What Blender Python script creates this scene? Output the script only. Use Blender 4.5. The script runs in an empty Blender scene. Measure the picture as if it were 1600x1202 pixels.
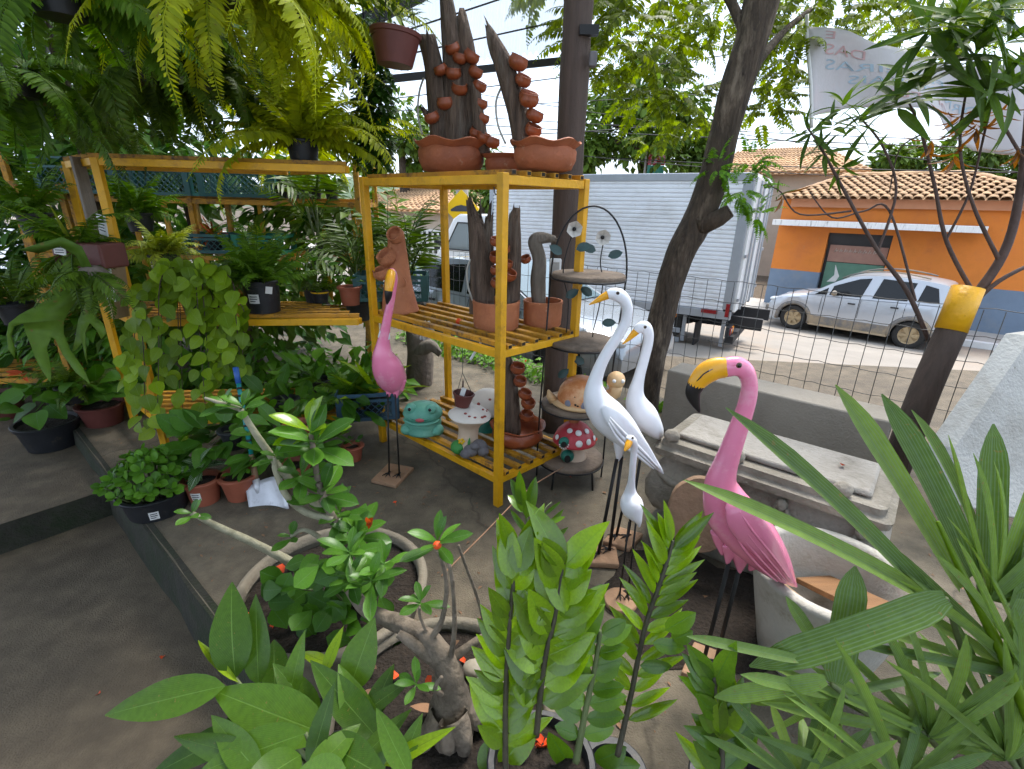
import bpy, bmesh, math, random
import numpy as np
from mathutils import Vector, Matrix, noise

S = bpy.context.scene
COL = S.collection
PI = math.pi
rad = math.radians
RNG = random.Random(7)

# ------------------------------------------------------------------ camera
CAM_F, CAM_P, CAM_R, CAM_Z = 766.0, rad(20.1), rad(1.4), 1.65
_f = Vector((0, math.cos(CAM_P), -math.sin(CAM_P)))
_r = Vector((1, 0, 0)); _u = _r.cross(_f)
_R = _r * math.cos(CAM_R) + _u * math.sin(CAM_R)
_U = _u * math.cos(CAM_R) - _r * math.sin(CAM_R)
camd = bpy.data.cameras.new('camera')
camd.sensor_fit = 'HORIZONTAL'; camd.sensor_width = 36.0
camd.lens = 36.0 * CAM_F / 1600.0
camd.clip_start = 0.02; camd.clip_end = 900.0
cam = bpy.data.objects.new('camera', camd); COL.objects.link(cam)
cam.matrix_world = Matrix(((_R.x, _U.x, -_f.x, 0), (_R.y, _U.y, -_f.y, 0), (_R.z, _U.z, -_f.z, CAM_Z), (0, 0, 0, 1)))
S.camera = cam
CP = Vector((0, 0, CAM_Z))


def at(px, py, Y):
    """survey helper: world point seen at a photo position, at distance Y north of the tripod"""
    d = _f * CAM_F + _R * (px - 800) - _U * (py - 601)
    return CP + d * (Y / d.y)


def gp(px, py, z=0.0):
    """survey helper: world point seen at a photo position, at height z"""
    d = _f * CAM_F + _R * (px - 800) - _U * (py - 601)
    return CP + d * ((z - CAM_Z) / d.z)


# ------------------------------------------------------------------ sky, sun, exposure
SUN_EL, SUN_AZ = rad(62), rad(35)
w = bpy.data.worlds.new('World'); S.world = w; w.use_nodes = True
nt = w.node_tree; nt.nodes.clear()
out = nt.nodes.new('ShaderNodeOutputWorld'); bg = nt.nodes.new('ShaderNodeBackground')
sky = nt.nodes.new('ShaderNodeTexSky'); sky.sky_type = 'NISHITA'; sky.sun_disc = False
sky.sun_elevation = SUN_EL; sky.sun_rotation = SUN_AZ; sky.air_density = 1.0; sky.dust_density = 2.5; sky.ozone_density = 1.0
tc = nt.nodes.new('ShaderNodeTexCoord'); nz = nt.nodes.new('ShaderNodeTexNoise')
nz.inputs['Scale'].default_value = 2.2; nz.inputs['Detail'].default_value = 6; nz.inputs['Roughness'].default_value = .62
rp = nt.nodes.new('ShaderNodeValToRGB'); rp.color_ramp.elements[0].position = .3; rp.color_ramp.elements[1].position = .66
rp.color_ramp.elements[0].color = (.32, .32, .32, 1); rp.color_ramp.elements[1].color = (.92, .92, .92, 1)
mx = nt.nodes.new('ShaderNodeMixRGB'); mx.inputs[2].default_value = (5.3, 6.2, 7.5, 1)
nt.links.new(tc.outputs['Generated'], nz.inputs['Vector']); nt.links.new(nz.outputs['Fac'], rp.inputs['Fac'])
nt.links.new(rp.outputs['Color'], mx.inputs[0]); nt.links.new(sky.outputs['Color'], mx.inputs[1])
nt.links.new(mx.outputs['Color'], bg.inputs['Color']); nt.links.new(bg.outputs[0], out.inputs[0])
bg.inputs['Strength'].default_value = 0.13
sl = bpy.data.lights.new('sun', 'SUN'); sl.energy = 2.4; sl.angle = rad(22); sl.color = (1, .96, .9)
so = bpy.data.objects.new('sun', sl); COL.objects.link(so)
sdir = Vector((math.sin(SUN_AZ) * math.cos(SUN_EL), math.cos(SUN_AZ) * math.cos(SUN_EL), math.sin(SUN_EL)))
so.rotation_euler = (-sdir).to_track_quat('-Z', 'Y').to_euler(); so.location = (0, 0, 20)
vs = S.view_settings
vs.view_transform = 'Standard'; vs.look = 'None'; vs.exposure = 1.3; vs.gamma = 1.0; vs.use_curve_mapping = False
S.render.engine = 'CYCLES'
S.cycles.max_bounces = 4; S.cycles.diffuse_bounces = 2; S.cycles.glossy_bounces = 2; S.cycles.transmission_bounces = 2; S.cycles.use_adaptive_sampling = True; S.cycles.adaptive_threshold = .03; S.cycles.caustics_reflective = False; S.cycles.caustics_refractive = False; S.cycles.transparent_max_bounces = 12
S.render.resolution_x, S.render.resolution_y = 1024, 769

# ------------------------------------------------------------------ materials
MATS = {}


def _nodes(name):
    m = bpy.data.materials.new(name); m.use_nodes = True
    t = m.node_tree; b = t.nodes['Principled BSDF']
    return m, t, b


def lerp3(a, k):
    return tuple(max(0, min(1, c * k)) for c in a) + (1,)


def mat(name, col, rough=.6, var=.18, scale=6., bump=.15, bscale=60., col2=None, metal=0., stretch=None, patch=None, pscale=2.5, pcut=.55, rnd=.0, coat=0., spec=.5, crack=0., grime=None, gscale=18., gcut=.64, det=4):
    """procedural paint/stone/wood: two noises for colour, one for relief, optional patches of dirt, wear or painted highlight"""
    m, t, b = _nodes(name); N = t.nodes; L = t.links
    c = N.new('ShaderNodeTexCoord'); mp = N.new('ShaderNodeMapping')
    L.new(c.outputs['Object'], mp.inputs[0])
    if stretch: mp.inputs['Scale'].default_value = stretch
    n1 = N.new('ShaderNodeTexNoise'); n1.inputs['Scale'].default_value = scale; n1.inputs['Detail'].default_value = det; n1.inputs['Roughness'].default_value = .65
    L.new(mp.outputs[0], n1.inputs['Vector'])
    r = N.new('ShaderNodeValToRGB'); r.color_ramp.elements[0].position = .28; r.color_ramp.elements[1].position = .72
    r.color_ramp.elements[0].color = lerp3(col, 1 - var); r.color_ramp.elements[1].color = (tuple(col2) + (1,)) if col2 else lerp3(col, 1 + var)
    L.new(n1.outputs['Fac'], r.inputs[0]); src = r.outputs[0]
    if patch:
        n3 = N.new('ShaderNodeTexNoise'); n3.inputs['Scale'].default_value = pscale; n3.inputs['Detail'].default_value = 5; n3.inputs['Roughness'].default_value = .7
        L.new(mp.outputs[0], n3.inputs['Vector'])
        r3 = N.new('ShaderNodeValToRGB'); r3.color_ramp.elements[0].position = pcut - .05; r3.color_ramp.elements[1].position = pcut + .12
        L.new(n3.outputs['Fac'], r3.inputs[0])
        mm = N.new('ShaderNodeMixRGB'); mm.inputs[2].default_value = tuple(patch) + (1,)
        L.new(r3.outputs[0], mm.inputs[0]); L.new(src, mm.inputs[1]); src = mm.outputs[0]
    if grime:
        n4 = N.new('ShaderNodeTexNoise'); n4.inputs['Scale'].default_value = gscale; n4.inputs['Detail'].default_value = 4; n4.inputs['Roughness'].default_value = .75
        L.new(mp.outputs[0], n4.inputs['Vector'])
        r4 = N.new('ShaderNodeMapRange'); r4.inputs[1].default_value = gcut; r4.inputs[2].default_value = gcut + .08; r4.inputs[3].default_value = 0; r4.inputs[4].default_value = .75
        L.new(n4.outputs['Fac'], r4.inputs[0])
        m4 = N.new('ShaderNodeMixRGB'); m4.inputs[2].default_value = tuple(grime) + (1,)
        L.new(r4.outputs[0], m4.inputs[0]); L.new(src, m4.inputs[1]); src = m4.outputs[0]
    if crack:
        wn = N.new('ShaderNodeTexNoise'); wn.inputs['Scale'].default_value = 3; wn.inputs['Detail'].default_value = 3; L.new(mp.outputs[0], wn.inputs['Vector'])
        av = N.new('ShaderNodeMixRGB'); av.blend_type = 'ADD'; av.inputs[0].default_value = .35; L.new(mp.outputs[0], av.inputs[1]); L.new(wn.outputs['Color'], av.inputs[2])
        vo = N.new('ShaderNodeTexVoronoi'); vo.feature = 'DISTANCE_TO_EDGE'; vo.inputs['Scale'].default_value = crack; L.new(av.outputs[0], vo.inputs['Vector'])
        rc5 = N.new('ShaderNodeMapRange'); rc5.inputs[1].default_value = .0; rc5.inputs[2].default_value = .0045; rc5.inputs[3].default_value = .55; rc5.inputs[4].default_value = 0
        L.new(vo.outputs['Distance'], rc5.inputs[0])
        m5 = N.new('ShaderNodeMixRGB'); m5.inputs[2].default_value = lerp3(col, .25); L.new(rc5.outputs[0], m5.inputs[0]); L.new(src, m5.inputs[1]); src = m5.outputs[0]
    if rnd:
        oi = N.new('ShaderNodeObjectInfo'); ml = N.new('ShaderNodeMath'); ml.operation = 'MULTIPLY_ADD'
        ml.inputs[1].default_value = 2 * rnd; ml.inputs[2].default_value = 1 - rnd
        L.new(oi.outputs['Random'], ml.inputs[0])
        hs = N.new('ShaderNodeHueSaturation'); L.new(ml.outputs[0], hs.inputs['Value']); L.new(src, hs.inputs['Color']); src = hs.outputs[0]
    L.new(src, b.inputs['Base Color'])
    b.inputs['Roughness'].default_value = rough; b.inputs['Metallic'].default_value = metal
    b.inputs['Specular IOR Level'].default_value = spec; b.inputs['Coat Weight'].default_value = coat
    if bump:
        n2 = N.new('ShaderNodeTexNoise'); n2.inputs['Scale'].default_value = bscale; n2.inputs['Detail'].default_value = 3
        L.new(mp.outputs[0], n2.inputs['Vector'])
        bp = N.new('ShaderNodeBump'); bp.inputs['Strength'].default_value = bump; bp.inputs['Distance'].default_value = .02
        L.new(n2.outputs['Fac'], bp.inputs['Height']); L.new(bp.outputs[0], b.inputs['Normal'])
    MATS[name] = m
    return m


def leafmat(name, col, vein=None, trans=.3, rough=.42, var=.3, mid=.045, side=0., nside=9, hue=.02, veinw=.5, spec=.28, rib=0):
    """leaf: own colour varied from leaf to leaf, pale midrib and side veins along the uv map, light shining through"""
    m, t, b = _nodes(name); N = t.nodes; L = t.links
    col = (col[0] * 1.42, col[1] * 1.42, col[2] * .5)
    g = N.new('ShaderNodeNewGeometry'); oi = N.new('ShaderNodeObjectInfo')
    ad = N.new('ShaderNodeMath'); ad.operation = 'ADD'; fr = N.new('ShaderNodeMath'); fr.operation = 'FRACT'
    L.new(g.outputs['Random Per Island'], ad.inputs[0]); L.new(oi.outputs['Random'], ad.inputs[1]); L.new(ad.outputs[0], fr.inputs[0])
    r = N.new('ShaderNodeValToRGB')
    e = r.color_ramp.elements; e[0].color = lerp3(col, 1 - var); e[1].color = lerp3((col[0] * 1.15, col[1], col[2] * .8), 1 + var * .8)
    L.new(fr.outputs[0], r.inputs[0]); src = r.outputs[0]
    c = N.new('ShaderNodeTexCoord'); n = N.new('ShaderNodeTexNoise'); n.inputs['Scale'].default_value = 25; n.inputs['Detail'].default_value = 2
    L.new(c.outputs['Object'], n.inputs['Vector'])
    mul = N.new('ShaderNodeMapRange'); mul.inputs[3].default_value = .72; mul.inputs[4].default_value = 1.28
    L.new(n.outputs['Fac'], mul.inputs[0])
    hs = N.new('ShaderNodeHueSaturation'); L.new(mul.outputs[0], hs.inputs['Value']); L.new(src, hs.inputs['Color']); src = hs.outputs[0]
    nb = N.new('ShaderNodeTexNoise'); nb.inputs['Scale'].default_value = 34; nb.inputs['Detail'].default_value = 3; L.new(c.outputs['Object'], nb.inputs['Vector'])
    rb6 = N.new('ShaderNodeMapRange'); rb6.inputs[1].default_value = .665; rb6.inputs[2].default_value = .73; rb6.inputs[4].default_value = .8; L.new(nb.outputs['Fac'], rb6.inputs[0])
    mb6 = N.new('ShaderNodeMixRGB'); mb6.inputs[2].default_value = (.20, .145, .035, 1); L.new(rb6.outputs[0], mb6.inputs[0]); L.new(src, mb6.inputs[1]); src = mb6.outputs[0]
    if vein:
        uv = N.new('ShaderNodeUVMap'); sp = N.new('ShaderNodeSeparateXYZ'); L.new(uv.outputs[0], sp.inputs[0])
        s1 = N.new('ShaderNodeMath'); s1.operation = 'SUBTRACT'; s1.inputs[1].default_value = .5; L.new(sp.outputs[0], s1.inputs[0])
        ab = N.new('ShaderNodeMath'); ab.operation = 'ABSOLUTE'; L.new(s1.outputs[0], ab.inputs[0])
        mr = N.new('ShaderNodeMapRange'); mr.inputs[1].default_value = 0; mr.inputs[2].default_value = mid; mr.inputs[3].default_value = veinw * 1.3; mr.inputs[4].default_value = 0
        L.new(ab.outputs[0], mr.inputs[0]); fac = mr.outputs[0]
        if side:
            a1 = N.new('ShaderNodeMath'); a1.operation = 'MULTIPLY_ADD'; a1.inputs[1].default_value = -.8; L.new(ab.outputs[0], a1.inputs[0]); L.new(sp.outputs[1], a1.inputs[2])
            a2 = N.new('ShaderNodeMath'); a2.operation = 'MULTIPLY'; a2.inputs[1].default_value = nside * 2 * PI; L.new(a1.outputs[0], a2.inputs[0])
            a3 = N.new('ShaderNodeMath'); a3.operation = 'SINE'; L.new(a2.outputs[0], a3.inputs[0])
            mr2 = N.new('ShaderNodeMapRange'); mr2.inputs[1].default_value = .72; mr2.inputs[2].default_value = 1; mr2.inputs[3].default_value = 0; mr2.inputs[4].default_value = side
            L.new(a3.outputs[0], mr2.inputs[0])
            mxx = N.new('ShaderNodeMath'); mxx.operation = 'MAXIMUM'; L.new(mr.outputs[0], mxx.inputs[0]); L.new(mr2.outputs[0], mxx.inputs[1]); fac = mxx.outputs[0]
        if rib:
            b1 = N.new('ShaderNodeMath'); b1.operation = 'MULTIPLY'; b1.inputs[1].default_value = rib * 2 * PI; L.new(ab.outputs[0], b1.inputs[0])
            b2 = N.new('ShaderNodeMath'); b2.operation = 'COSINE'; L.new(b1.outputs[0], b2.inputs[0])
            b3 = N.new('ShaderNodeMapRange'); b3.inputs[1].default_value = .1; b3.inputs[2].default_value = 1; b3.inputs[3].default_value = 0; b3.inputs[4].default_value = .55; L.new(b2.outputs[0], b3.inputs[0])
            b4 = N.new('ShaderNodeMath'); b4.operation = 'MAXIMUM'; L.new(fac, b4.inputs[0]); L.new(b3.outputs[0], b4.inputs[1]); fac = b4.outputs[0]
        mm = N.new('ShaderNodeMixRGB'); mm.inputs[2].default_value = tuple(vein) + (1,)
        L.new(fac, mm.inputs[0]); L.new(src, mm.inputs[1]); src = mm.outputs[0]
        bp = N.new('ShaderNodeBump'); bp.inputs['Strength'].default_value = .25; bp.inputs['Distance'].default_value = .004; bp.invert = True
        L.new(fac, bp.inputs['Height']); L.new(bp.outputs[0], b.inputs['Normal'])
    L.new(src, b.inputs['Base Color']); b.inputs['Roughness'].default_value = rough
    b.inputs['Specular IOR Level'].default_value = spec
    tr = N.new('ShaderNodeBsdfTranslucent'); mix = N.new('ShaderNodeMixShader'); mix.inputs[0].default_value = trans
    h2 = N.new('ShaderNodeHueSaturation'); h2.inputs['Value'].default_value = 1.5; h2.inputs['Saturation'].default_value = 1.1; L.new(src, h2.inputs['Color'])
    L.new(h2.outputs[0], tr.inputs[0])
    o = [x for x in N if x.type == 'OUTPUT_MATERIAL'][0]
    L.new(b.outputs[0], mix.inputs[1]); L.new(tr.outputs[0], mix.inputs[2]); L.new(mix.outputs[0], o.inputs[0])
    MATS[name] = m
    return m


def glassmat(name, col, rough=.03, alpha=.5, spec=.8):
    m, t, b = _nodes(name)
    b.inputs['Base Color'].default_value = tuple(col) + (1,); b.inputs['Roughness'].default_value = rough
    b.inputs['Alpha'].default_value = alpha; b.inputs['Specular IOR Level'].default_value = spec
    MATS[name] = m
    return m


# ------------------------------------------------------------------ object helpers
WL = {}


def setp(o, label=None, cat=None, group=None, kind=None):
    if label: o['label'] = label
    if cat: o['category'] = cat
    if group: o['group'] = group
    if kind: o['kind'] = kind
    return o


def thing(name, label, cat, loc, group=None):
    o = bpy.data.objects.new(name, None); COL.objects.link(o); o.empty_display_size = .05
    o.location = loc; WL[o] = Vector(loc)
    return setp(o, label, cat, group)


def put(name, me, parent=None, M=None):
    """link a mesh as one object; M is its placement in the world"""
    o = bpy.data.objects.new(name, me); COL.objects.link(o)
    M = M or Matrix.Identity(4)
    if parent:
        o.parent = parent; o.matrix_basis = Matrix.Translation(-WL[parent]) @ M
    else:
        o.matrix_basis = M
    WL[o] = M.translation.copy()
    if parent and M.to_3x3() != Matrix.Identity(3): WL[o] = None
    return o


class MB:
    def __init__(s):
        s.v = []; s.f = []; s.uv = []

    def add(s, V, F, UV=None):
        n = len(s.v)
        s.v.extend([tuple(p) for p in V]); s.f.extend([tuple(i + n for i in f) for f in F])
        s.uv.extend(UV if UV is not None else [(0, 0)] * len(V))
        return s

    def box(s, c, d, M=None):
        x, y, z = d[0] / 2, d[1] / 2, d[2] / 2
        V = [Vector((a, b, e)) for a in (-x, x) for b in (-y, y) for e in (-z, z)]
        c = Vector(c)
        V = [c + ((M @ p) if M else p) for p in V]
        return s.add(V, [(0, 1, 3, 2), (4, 6, 7, 5), (0, 4, 5, 1), (2, 3, 7, 6), (0, 2, 6, 4), (1, 5, 7, 3)])

    def bar(s, a, b, w_, h_, up=(0, 0, 1)):
        """rectangular bar from a to b, width across, height along up"""
        a, b = Vector(a), Vector(b); d = (b - a); L = d.length; d.normalize()
        u = Vector(up); sx = d.cross(u)
        if sx.length < 1e-4: u = Vector((0, 1, 0)); sx = d.cross(u)
        sx.normalize(); u = sx.cross(d)
        M = Matrix((sx, d, u)).transposed()
        return s.box((a + b) / 2, (w_, L, h_), M)

    def tube(s, pts, r, n=8, cap=True, squash=1., up=None):
        pts = [Vector(p) for p in pts]; m = len(pts)
        R = list(r) if hasattr(r, '__len__') else [r] * m
        T = [(pts[min(i + 1, m - 1)] - pts[max(i - 1, 0)]).normalized() for i in range(m)]
        ref = Vector(up) if up else (Vector((0, 0, 1)) if abs(T[0].z) < .9 else Vector((1, 0, 0)))
        nx = T[0].cross(ref).normalized(); V = []
        for i in range(m):
            nx = (nx - T[i] * nx.dot(T[i])).normalized(); ny = T[i].cross(nx)
            for k in range(n):
                a = 2 * PI * k / n
                V.append(pts[i] + nx * (R[i] * math.cos(a)) + ny * (R[i] * squash * math.sin(a)))
        F = [(i * n + k, i * n + (k + 1) % n, (i + 1) * n + (k + 1) % n, (i + 1) * n + k) for i in range(m - 1) for k in range(n)]
        if cap: F += [tuple(range(n - 1, -1, -1)), tuple((m - 1) * n + k for k in range(n))]
        UV = [(k / n, i / max(1, m - 1)) for i in range(m) for k in range(n)]
        return s.add(V, F, UV)

    def lathe(s, prof, n=28, c=(0, 0, 0), close=True, wob=0, wn=5, sx=1., sy=1.):
        c = Vector(c); V = []; zm = max(.001, max(q[1] for q in prof))
        for (r, z) in prof:
            for k in range(n):
                a = 2 * PI * k / n; ww = wob * math.sin(wn * a + .7) if r > .02 else 0
                V.append(c + Vector((r * sx * math.cos(a), r * sy * math.sin(a), z + ww * ((z / zm) ** 3 if wob else 0))))
        m = len(prof)
        F = [(i * n + k, i * n + (k + 1) % n, (i + 1) * n + (k + 1) % n, (i + 1) * n + k) for i in range(m - 1) for k in range(n)]
        if close:
            F += [tuple(range(n - 1, -1, -1)), tuple((m - 1) * n + k for k in range(n))]
        return s.add(V, F)

    def ball(s, c, r, n=14, m=9, M=None):
        r = r if hasattr(r, '__len__') else (r, r, r); c = Vector(c); V = []
        for i in range(m + 1):
            t = PI * i / m
            for k in range(n):
                a = 2 * PI * k / n
                p = Vector((r[0] * math.sin(t) * math.cos(a), r[1] * math.sin(t) * math.sin(a), -r[2] * math.cos(t)))
                V.append(c + ((M @ p) if M else p))
        F = [(i * n + k, i * n + (k + 1) % n, (i + 1) * n + (k + 1) % n, (i + 1) * n + k) for i in range(m) for k in range(n)]
        return s.add(V, F)

    def prism(s, poly, h, M=None, c=(0, 0, 0)):
        """extrude a polygon of (x, y) by h along z"""
        n = len(poly); c = Vector(c)
        V = [Vector((p[0], p[1], 0)) for p in poly] + [Vector((p[0], p[1], h)) for p in poly]
        V = [c + ((M @ p) if M else p) for p in V]
        F = [tuple(range(n - 1, -1, -1)), tuple(range(n, 2 * n))] + [(k, (k + 1) % n, n + (k + 1) % n, n + k) for k in range(n)]
        return s.add(V, F)

    def mesh(s, name, material, smooth=True):
        me = bpy.data.meshes.new(name); me.from_pydata([tuple(p) for p in s.v], [], s.f)
        u = me.uv_layers.new(name='UVMap')
        idx = np.empty(len(me.loops), dtype=np.int32); me.loops.foreach_get('vertex_index', idx)
        u.data.foreach_set('uv', np.array(s.uv, dtype=np.float32)[idx].ravel())
        if material: me.materials.append(material if not isinstance(material, str) else MATS[material])
        if smooth: me.polygons.foreach_set('use_smooth', np.ones(len(me.polygons), dtype=bool))
        me.update()
        return me

    def build(s, name, material, parent=None, smooth=True, bevel=0, auto=None, M=None, sub=0):
        me = s.mesh(name, material, smooth)
        if auto is not None:
            me.polygons.foreach_set('use_smooth', np.ones(len(me.polygons), dtype=bool))
            try: me.set_sharp_from_angle(angle=rad(auto))
            except Exception: pass
        # sensible origin: centre of the mesh, so that object-space textures stay put
        o = put(name, me, parent, M)
        if bevel:
            b = o.modifiers.new('bevel', 'BEVEL'); b.width = bevel; b.segments = 2; b.limit_method = 'ANGLE'; b.angle_limit = rad(40)
        if sub:
            b = o.modifiers.new('subsurf', 'SUBSURF'); b.levels = sub; b.render_levels = sub
        return o


def np_mesh(name, V, Q, UV, material, smooth=True):
    me = bpy.data.meshes.new(name)
    V = np.asarray(V, dtype=np.float32); Q = np.asarray(Q, dtype=np.int32)
    me.vertices.add(len(V)); me.vertices.foreach_set('co', V.ravel())
    me.loops.add(Q.size); me.loops.foreach_set('vertex_index', Q.ravel())
    me.polygons.add(len(Q)); me.polygons.foreach_set('loop_start', np.arange(len(Q), dtype=np.int32) * 4)
    u = me.uv_layers.new(name='UVMap'); u.data.foreach_set('uv', np.asarray(UV, dtype=np.float32)[Q.ravel()].ravel())
    me.materials.append(MATS[material] if isinstance(material, str) else material)
    if smooth: me.polygons.foreach_set('use_smooth', np.ones(len(Q), dtype=bool))
    me.update(calc_edges=True)
    return me


def spline(pts, n=8, closed=False):
    """Catmull-Rom through points of any dimension"""
    P = [np.array(p, float) for p in pts]; m = len(P); res = []
    for i in range(m - 1):
        p0 = P[max(i - 1, 0)]; p1 = P[i]; p2 = P[i + 1]; p3 = P[min(i + 2, m - 1)]
        for k in range(n):
            t = k / n
            res.append(.5 * ((2 * p1) + (-p0 + p2) * t + (2 * p0 - 5 * p1 + 4 * p2 - p3) * t * t + (-p0 + 3 * p1 - 3 * p2 + p3) * t ** 3))
    res.append(P[-1])
    return res


# ------------------------------------------------------------------ leaves
def leaf_arr(L=1., W=.3, prof='lance', nl=6, fold=.12, curl=.3, wave=0., twist=0.):
    """one leaf: base at the origin, tip along +Y, upper side +Z. returns V, Q, UV arrays (two quads across)"""
    V, UV = [], []
    y = z = 0.; ang = 0.; step = L / nl
    for i in range(nl + 1):
        t = i / nl
        if prof == 'lance': wd = math.sin(PI * min(1, t ** .75)) ** .85
        elif prof == 'oval': wd = math.sin(PI * min(1, t ** .9)) ** .6
        elif prof == 'heart': wd = math.sqrt(max(0, 1 - ((.33 - t) / .36) ** 2)) if t < .33 else max(0, 1 - ((t - .33) / .67) ** 1.7) ** .9
        elif prof == 'obov': wd = math.sin(PI * min(1, t ** 1.5)) ** .7
        elif prof == 'strap': wd = min(1, t * 6 + .25) ** .5 * (1 - max(0, (t - .72) / .28) ** 2 * .93)
        elif prof == 'needle': wd = (1 - t) ** .8 * min(1, t * 8 + .3)
        else: wd = math.sin(PI * t)
        wd = max(wd, .03) * W / 2
        zz = abs(math.sin(t * PI * 3)) * wave * W
        tw = twist * t
        for sx in (-1, 0, 1):
            xx = sx * wd * math.cos(tw); dz = sx * wd * math.sin(tw)
            V.append((xx, y, z + abs(sx) * (fold * wd * 2) + (zz if sx else 0) + dz)); UV.append((.5 + sx * .5, t))
        ang += -curl / nl
        y += step * math.cos(ang); z += step * math.sin(ang)
    Q = []
    for i in range(nl):
        a = i * 3
        Q += [(a, a + 1, a + 4, a + 3), (a + 1, a + 2, a + 5, a + 4)]
    return np.array(V), np.array(Q), np.array(UV)


def leaf_mesh(name, material, **k):
    V, Q, UV = leaf_arr(**k)
    return np_mesh(name, V, Q, UV, material)


def frame(p, d, up=(0, 0, 1), s=1., roll=0.):
    """placement: +Y along d, +Z as near to up as possible"""
    d = Vector(d).normalized(); u = Vector(up)
    x = d.cross(u)
    if x.length < 1e-3: x = d.cross(Vector((1, 0, 0)))
    x.normalize(); z = x.cross(d)
    M = Matrix(((x.x, d.x, z.x), (x.y, d.y, z.y), (x.z, d.z, z.z)))
    if roll: M = M @ Matrix.Rotation(roll, 3, 'Y')
    M = M * s if not hasattr(s, '__len__') else M @ Matrix.Diagonal(s)
    M = M.to_4x4(); M.translation = Vector(p)
    return M


def scatter(name, tmpl, Ms, material):
    """many copies of one template merged in one mesh"""
    V, Q, UV = tmpl; nv = len(V)
    A = np.array([[list(r) for r in m] for m in Ms]); Vh = np.c_[V, np.ones(nv)]
    W_ = np.einsum('nij,vj->nvi', A[:, :3, :], Vh).reshape(-1, 3)
    QQ = (Q[None] + (np.arange(len(Ms)) * nv)[:, None, None]).reshape(-1, 4)
    return np_mesh(name, W_, QQ, np.tile(UV, (len(Ms), 1)), material)


def join_arr(L_):
    V, Q, U = [], [], []; n = 0
    for v, q, u in L_:
        V.append(v); Q.append(q + n); U.append(u); n += len(v)
    return np.concatenate(V), np.concatenate(Q), np.concatenate(U)


def xf(arr, M):
    V, Q, U = arr; A = np.array([list(r) for r in M])
    return V @ A[:3, :3].T + A[:3, 3], Q, U


def tube_arr(pts, r0, r1, n=4):
    mb = MB(); m = len(pts)
    mb.tube(pts, [r0 + (r1 - r0) * i / (m - 1) for i in range(m)], n, cap=False)
    V = np.array([list(p) for p in mb.v]); Q = np.array(mb.f)
    return V, Q, np.array([(.5, .5)] * len(V))


def rnd_dir(rg, zmin=-1, zmax=1):
    z = rg.uniform(zmin, zmax); a = rg.uniform(0, 2 * PI); h = math.sqrt(max(0, 1 - z * z))
    return Vector((h * math.cos(a), h * math.sin(a), z))


def frond_arr(L=.5, W=.11, n=26, droop=1.4, lift=.0, pw=.3, ptap=.85, leaf='lance', gap=.0, pdroop=.25):
    """pinnate frond along +Y bending down; a rachis and two rows of leaflets"""
    pts = []; y = z = 0.; ang = lift; st = L / 20
    for i in range(21):
        pts.append(Vector((0, y, z))); ang -= droop / 20 * (.4 + 1.2 * i / 20)
        y += st * math.cos(ang); z += st * math.sin(ang)
    parts = [tube_arr(pts[::4], .006 * L / .5, .0015, 3)]
    rg = random.Random(int(L * 1000 + n + droop * 77))
    for i in range(n):
        t = .06 + .94 * (i + .5) / n
        if t < gap: continue
        k = min(19, int(t * 20)); f = t * 20 - k
        p = pts[k].lerp(pts[k + 1], min(1, f)); d = (pts[k + 1] - pts[k]).normalized()
        ln = W * (math.sin(PI * min(1, (t * .93 + .07) ** .6)) ** .7 * (1 - .15 * t) if t < .999 else .1)
        ln = max(ln, .012)
        nup = Vector((1, 0, 0)).cross(d)
        for sx in (-1, 1):
            if rg.random() < .03: continue
            dd = Vector((sx, 0, 0)) + d * (.35 + .5 * t + rg.uniform(-.12, .12)) - nup * (pdroop + rg.uniform(-.22, .25))
            a = leaf_arr(ln * rg.uniform(.78, 1.12), ln * pw, leaf, 2 if ln < .05 else 3, .1, .35)
            parts.append(xf(a, frame(p, dd, nup)))
    return join_arr(parts)


def clone(root, loc=None, label=None, Mrel=None, group=None):
    """copy of a thing with its parts and sub-parts"""
    r = root.copy(); COL.objects.link(r)
    if loc is not None: r.location = loc
    if label: r['label'] = label
    if group: r['group'] = group
    for ch in list(root.children):
        c = ch.copy(); COL.objects.link(c); c.parent = r
        for g in list(ch.children):
            d = g.copy(); COL.objects.link(d); d.parent = c
    return r

# ================================================================== MATERIAL LIBRARY
mat('concrete_floor', (.130, .106, .072), .82, .45, 7.0, .45, 130, patch=(.060, .050, .033), pscale=1.3, pcut=.52, crack=.35, grime=(.19, .16, .115), gscale=55, gcut=.62, det=10)
mat('lower_floor', (.115, .088, .056), .8, .4, 7, .4, 130, patch=(.080, .061, .039), pscale=1.7, pcut=.53, grime=(.15, .125, .09), gscale=60, gcut=.63, det=10)
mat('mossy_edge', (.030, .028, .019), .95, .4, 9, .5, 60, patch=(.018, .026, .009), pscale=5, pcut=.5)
mat('road_dust', (.27, .24, .205), .9, .12, 1.5, .2, 120, patch=(.31, .25, .195), pscale=.35, pcut=.52)
mat('pavement_stone', (.42, .39, .35), .9, .12, 3, .2, 60)
mat('white_line', (.75, .74, .72), .7, .08, 6, .1, 80)
mat('dirt', (.10, .075, .05), .95, .35, 14, .6, 50)
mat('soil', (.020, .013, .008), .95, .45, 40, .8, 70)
mat('yellow_paint', (.72, .36, .004), .45, .16, 5, .2, 40, patch=(.40, .18, .012), pscale=6, pcut=.60, rnd=.08, grime=(.10, .05, .02), gscale=26, gcut=.66)
mat('yellow_rust', (.46, .22, .012), .6, .25, 8, .25, 60, patch=(.12, .06, .025), pscale=12, pcut=.55, rnd=.14, grime=(.07, .045, .025), gscale=20, gcut=.60)
mat('dark_hole', (.012, .01, .008), .9, .1, 6, 0)
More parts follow.
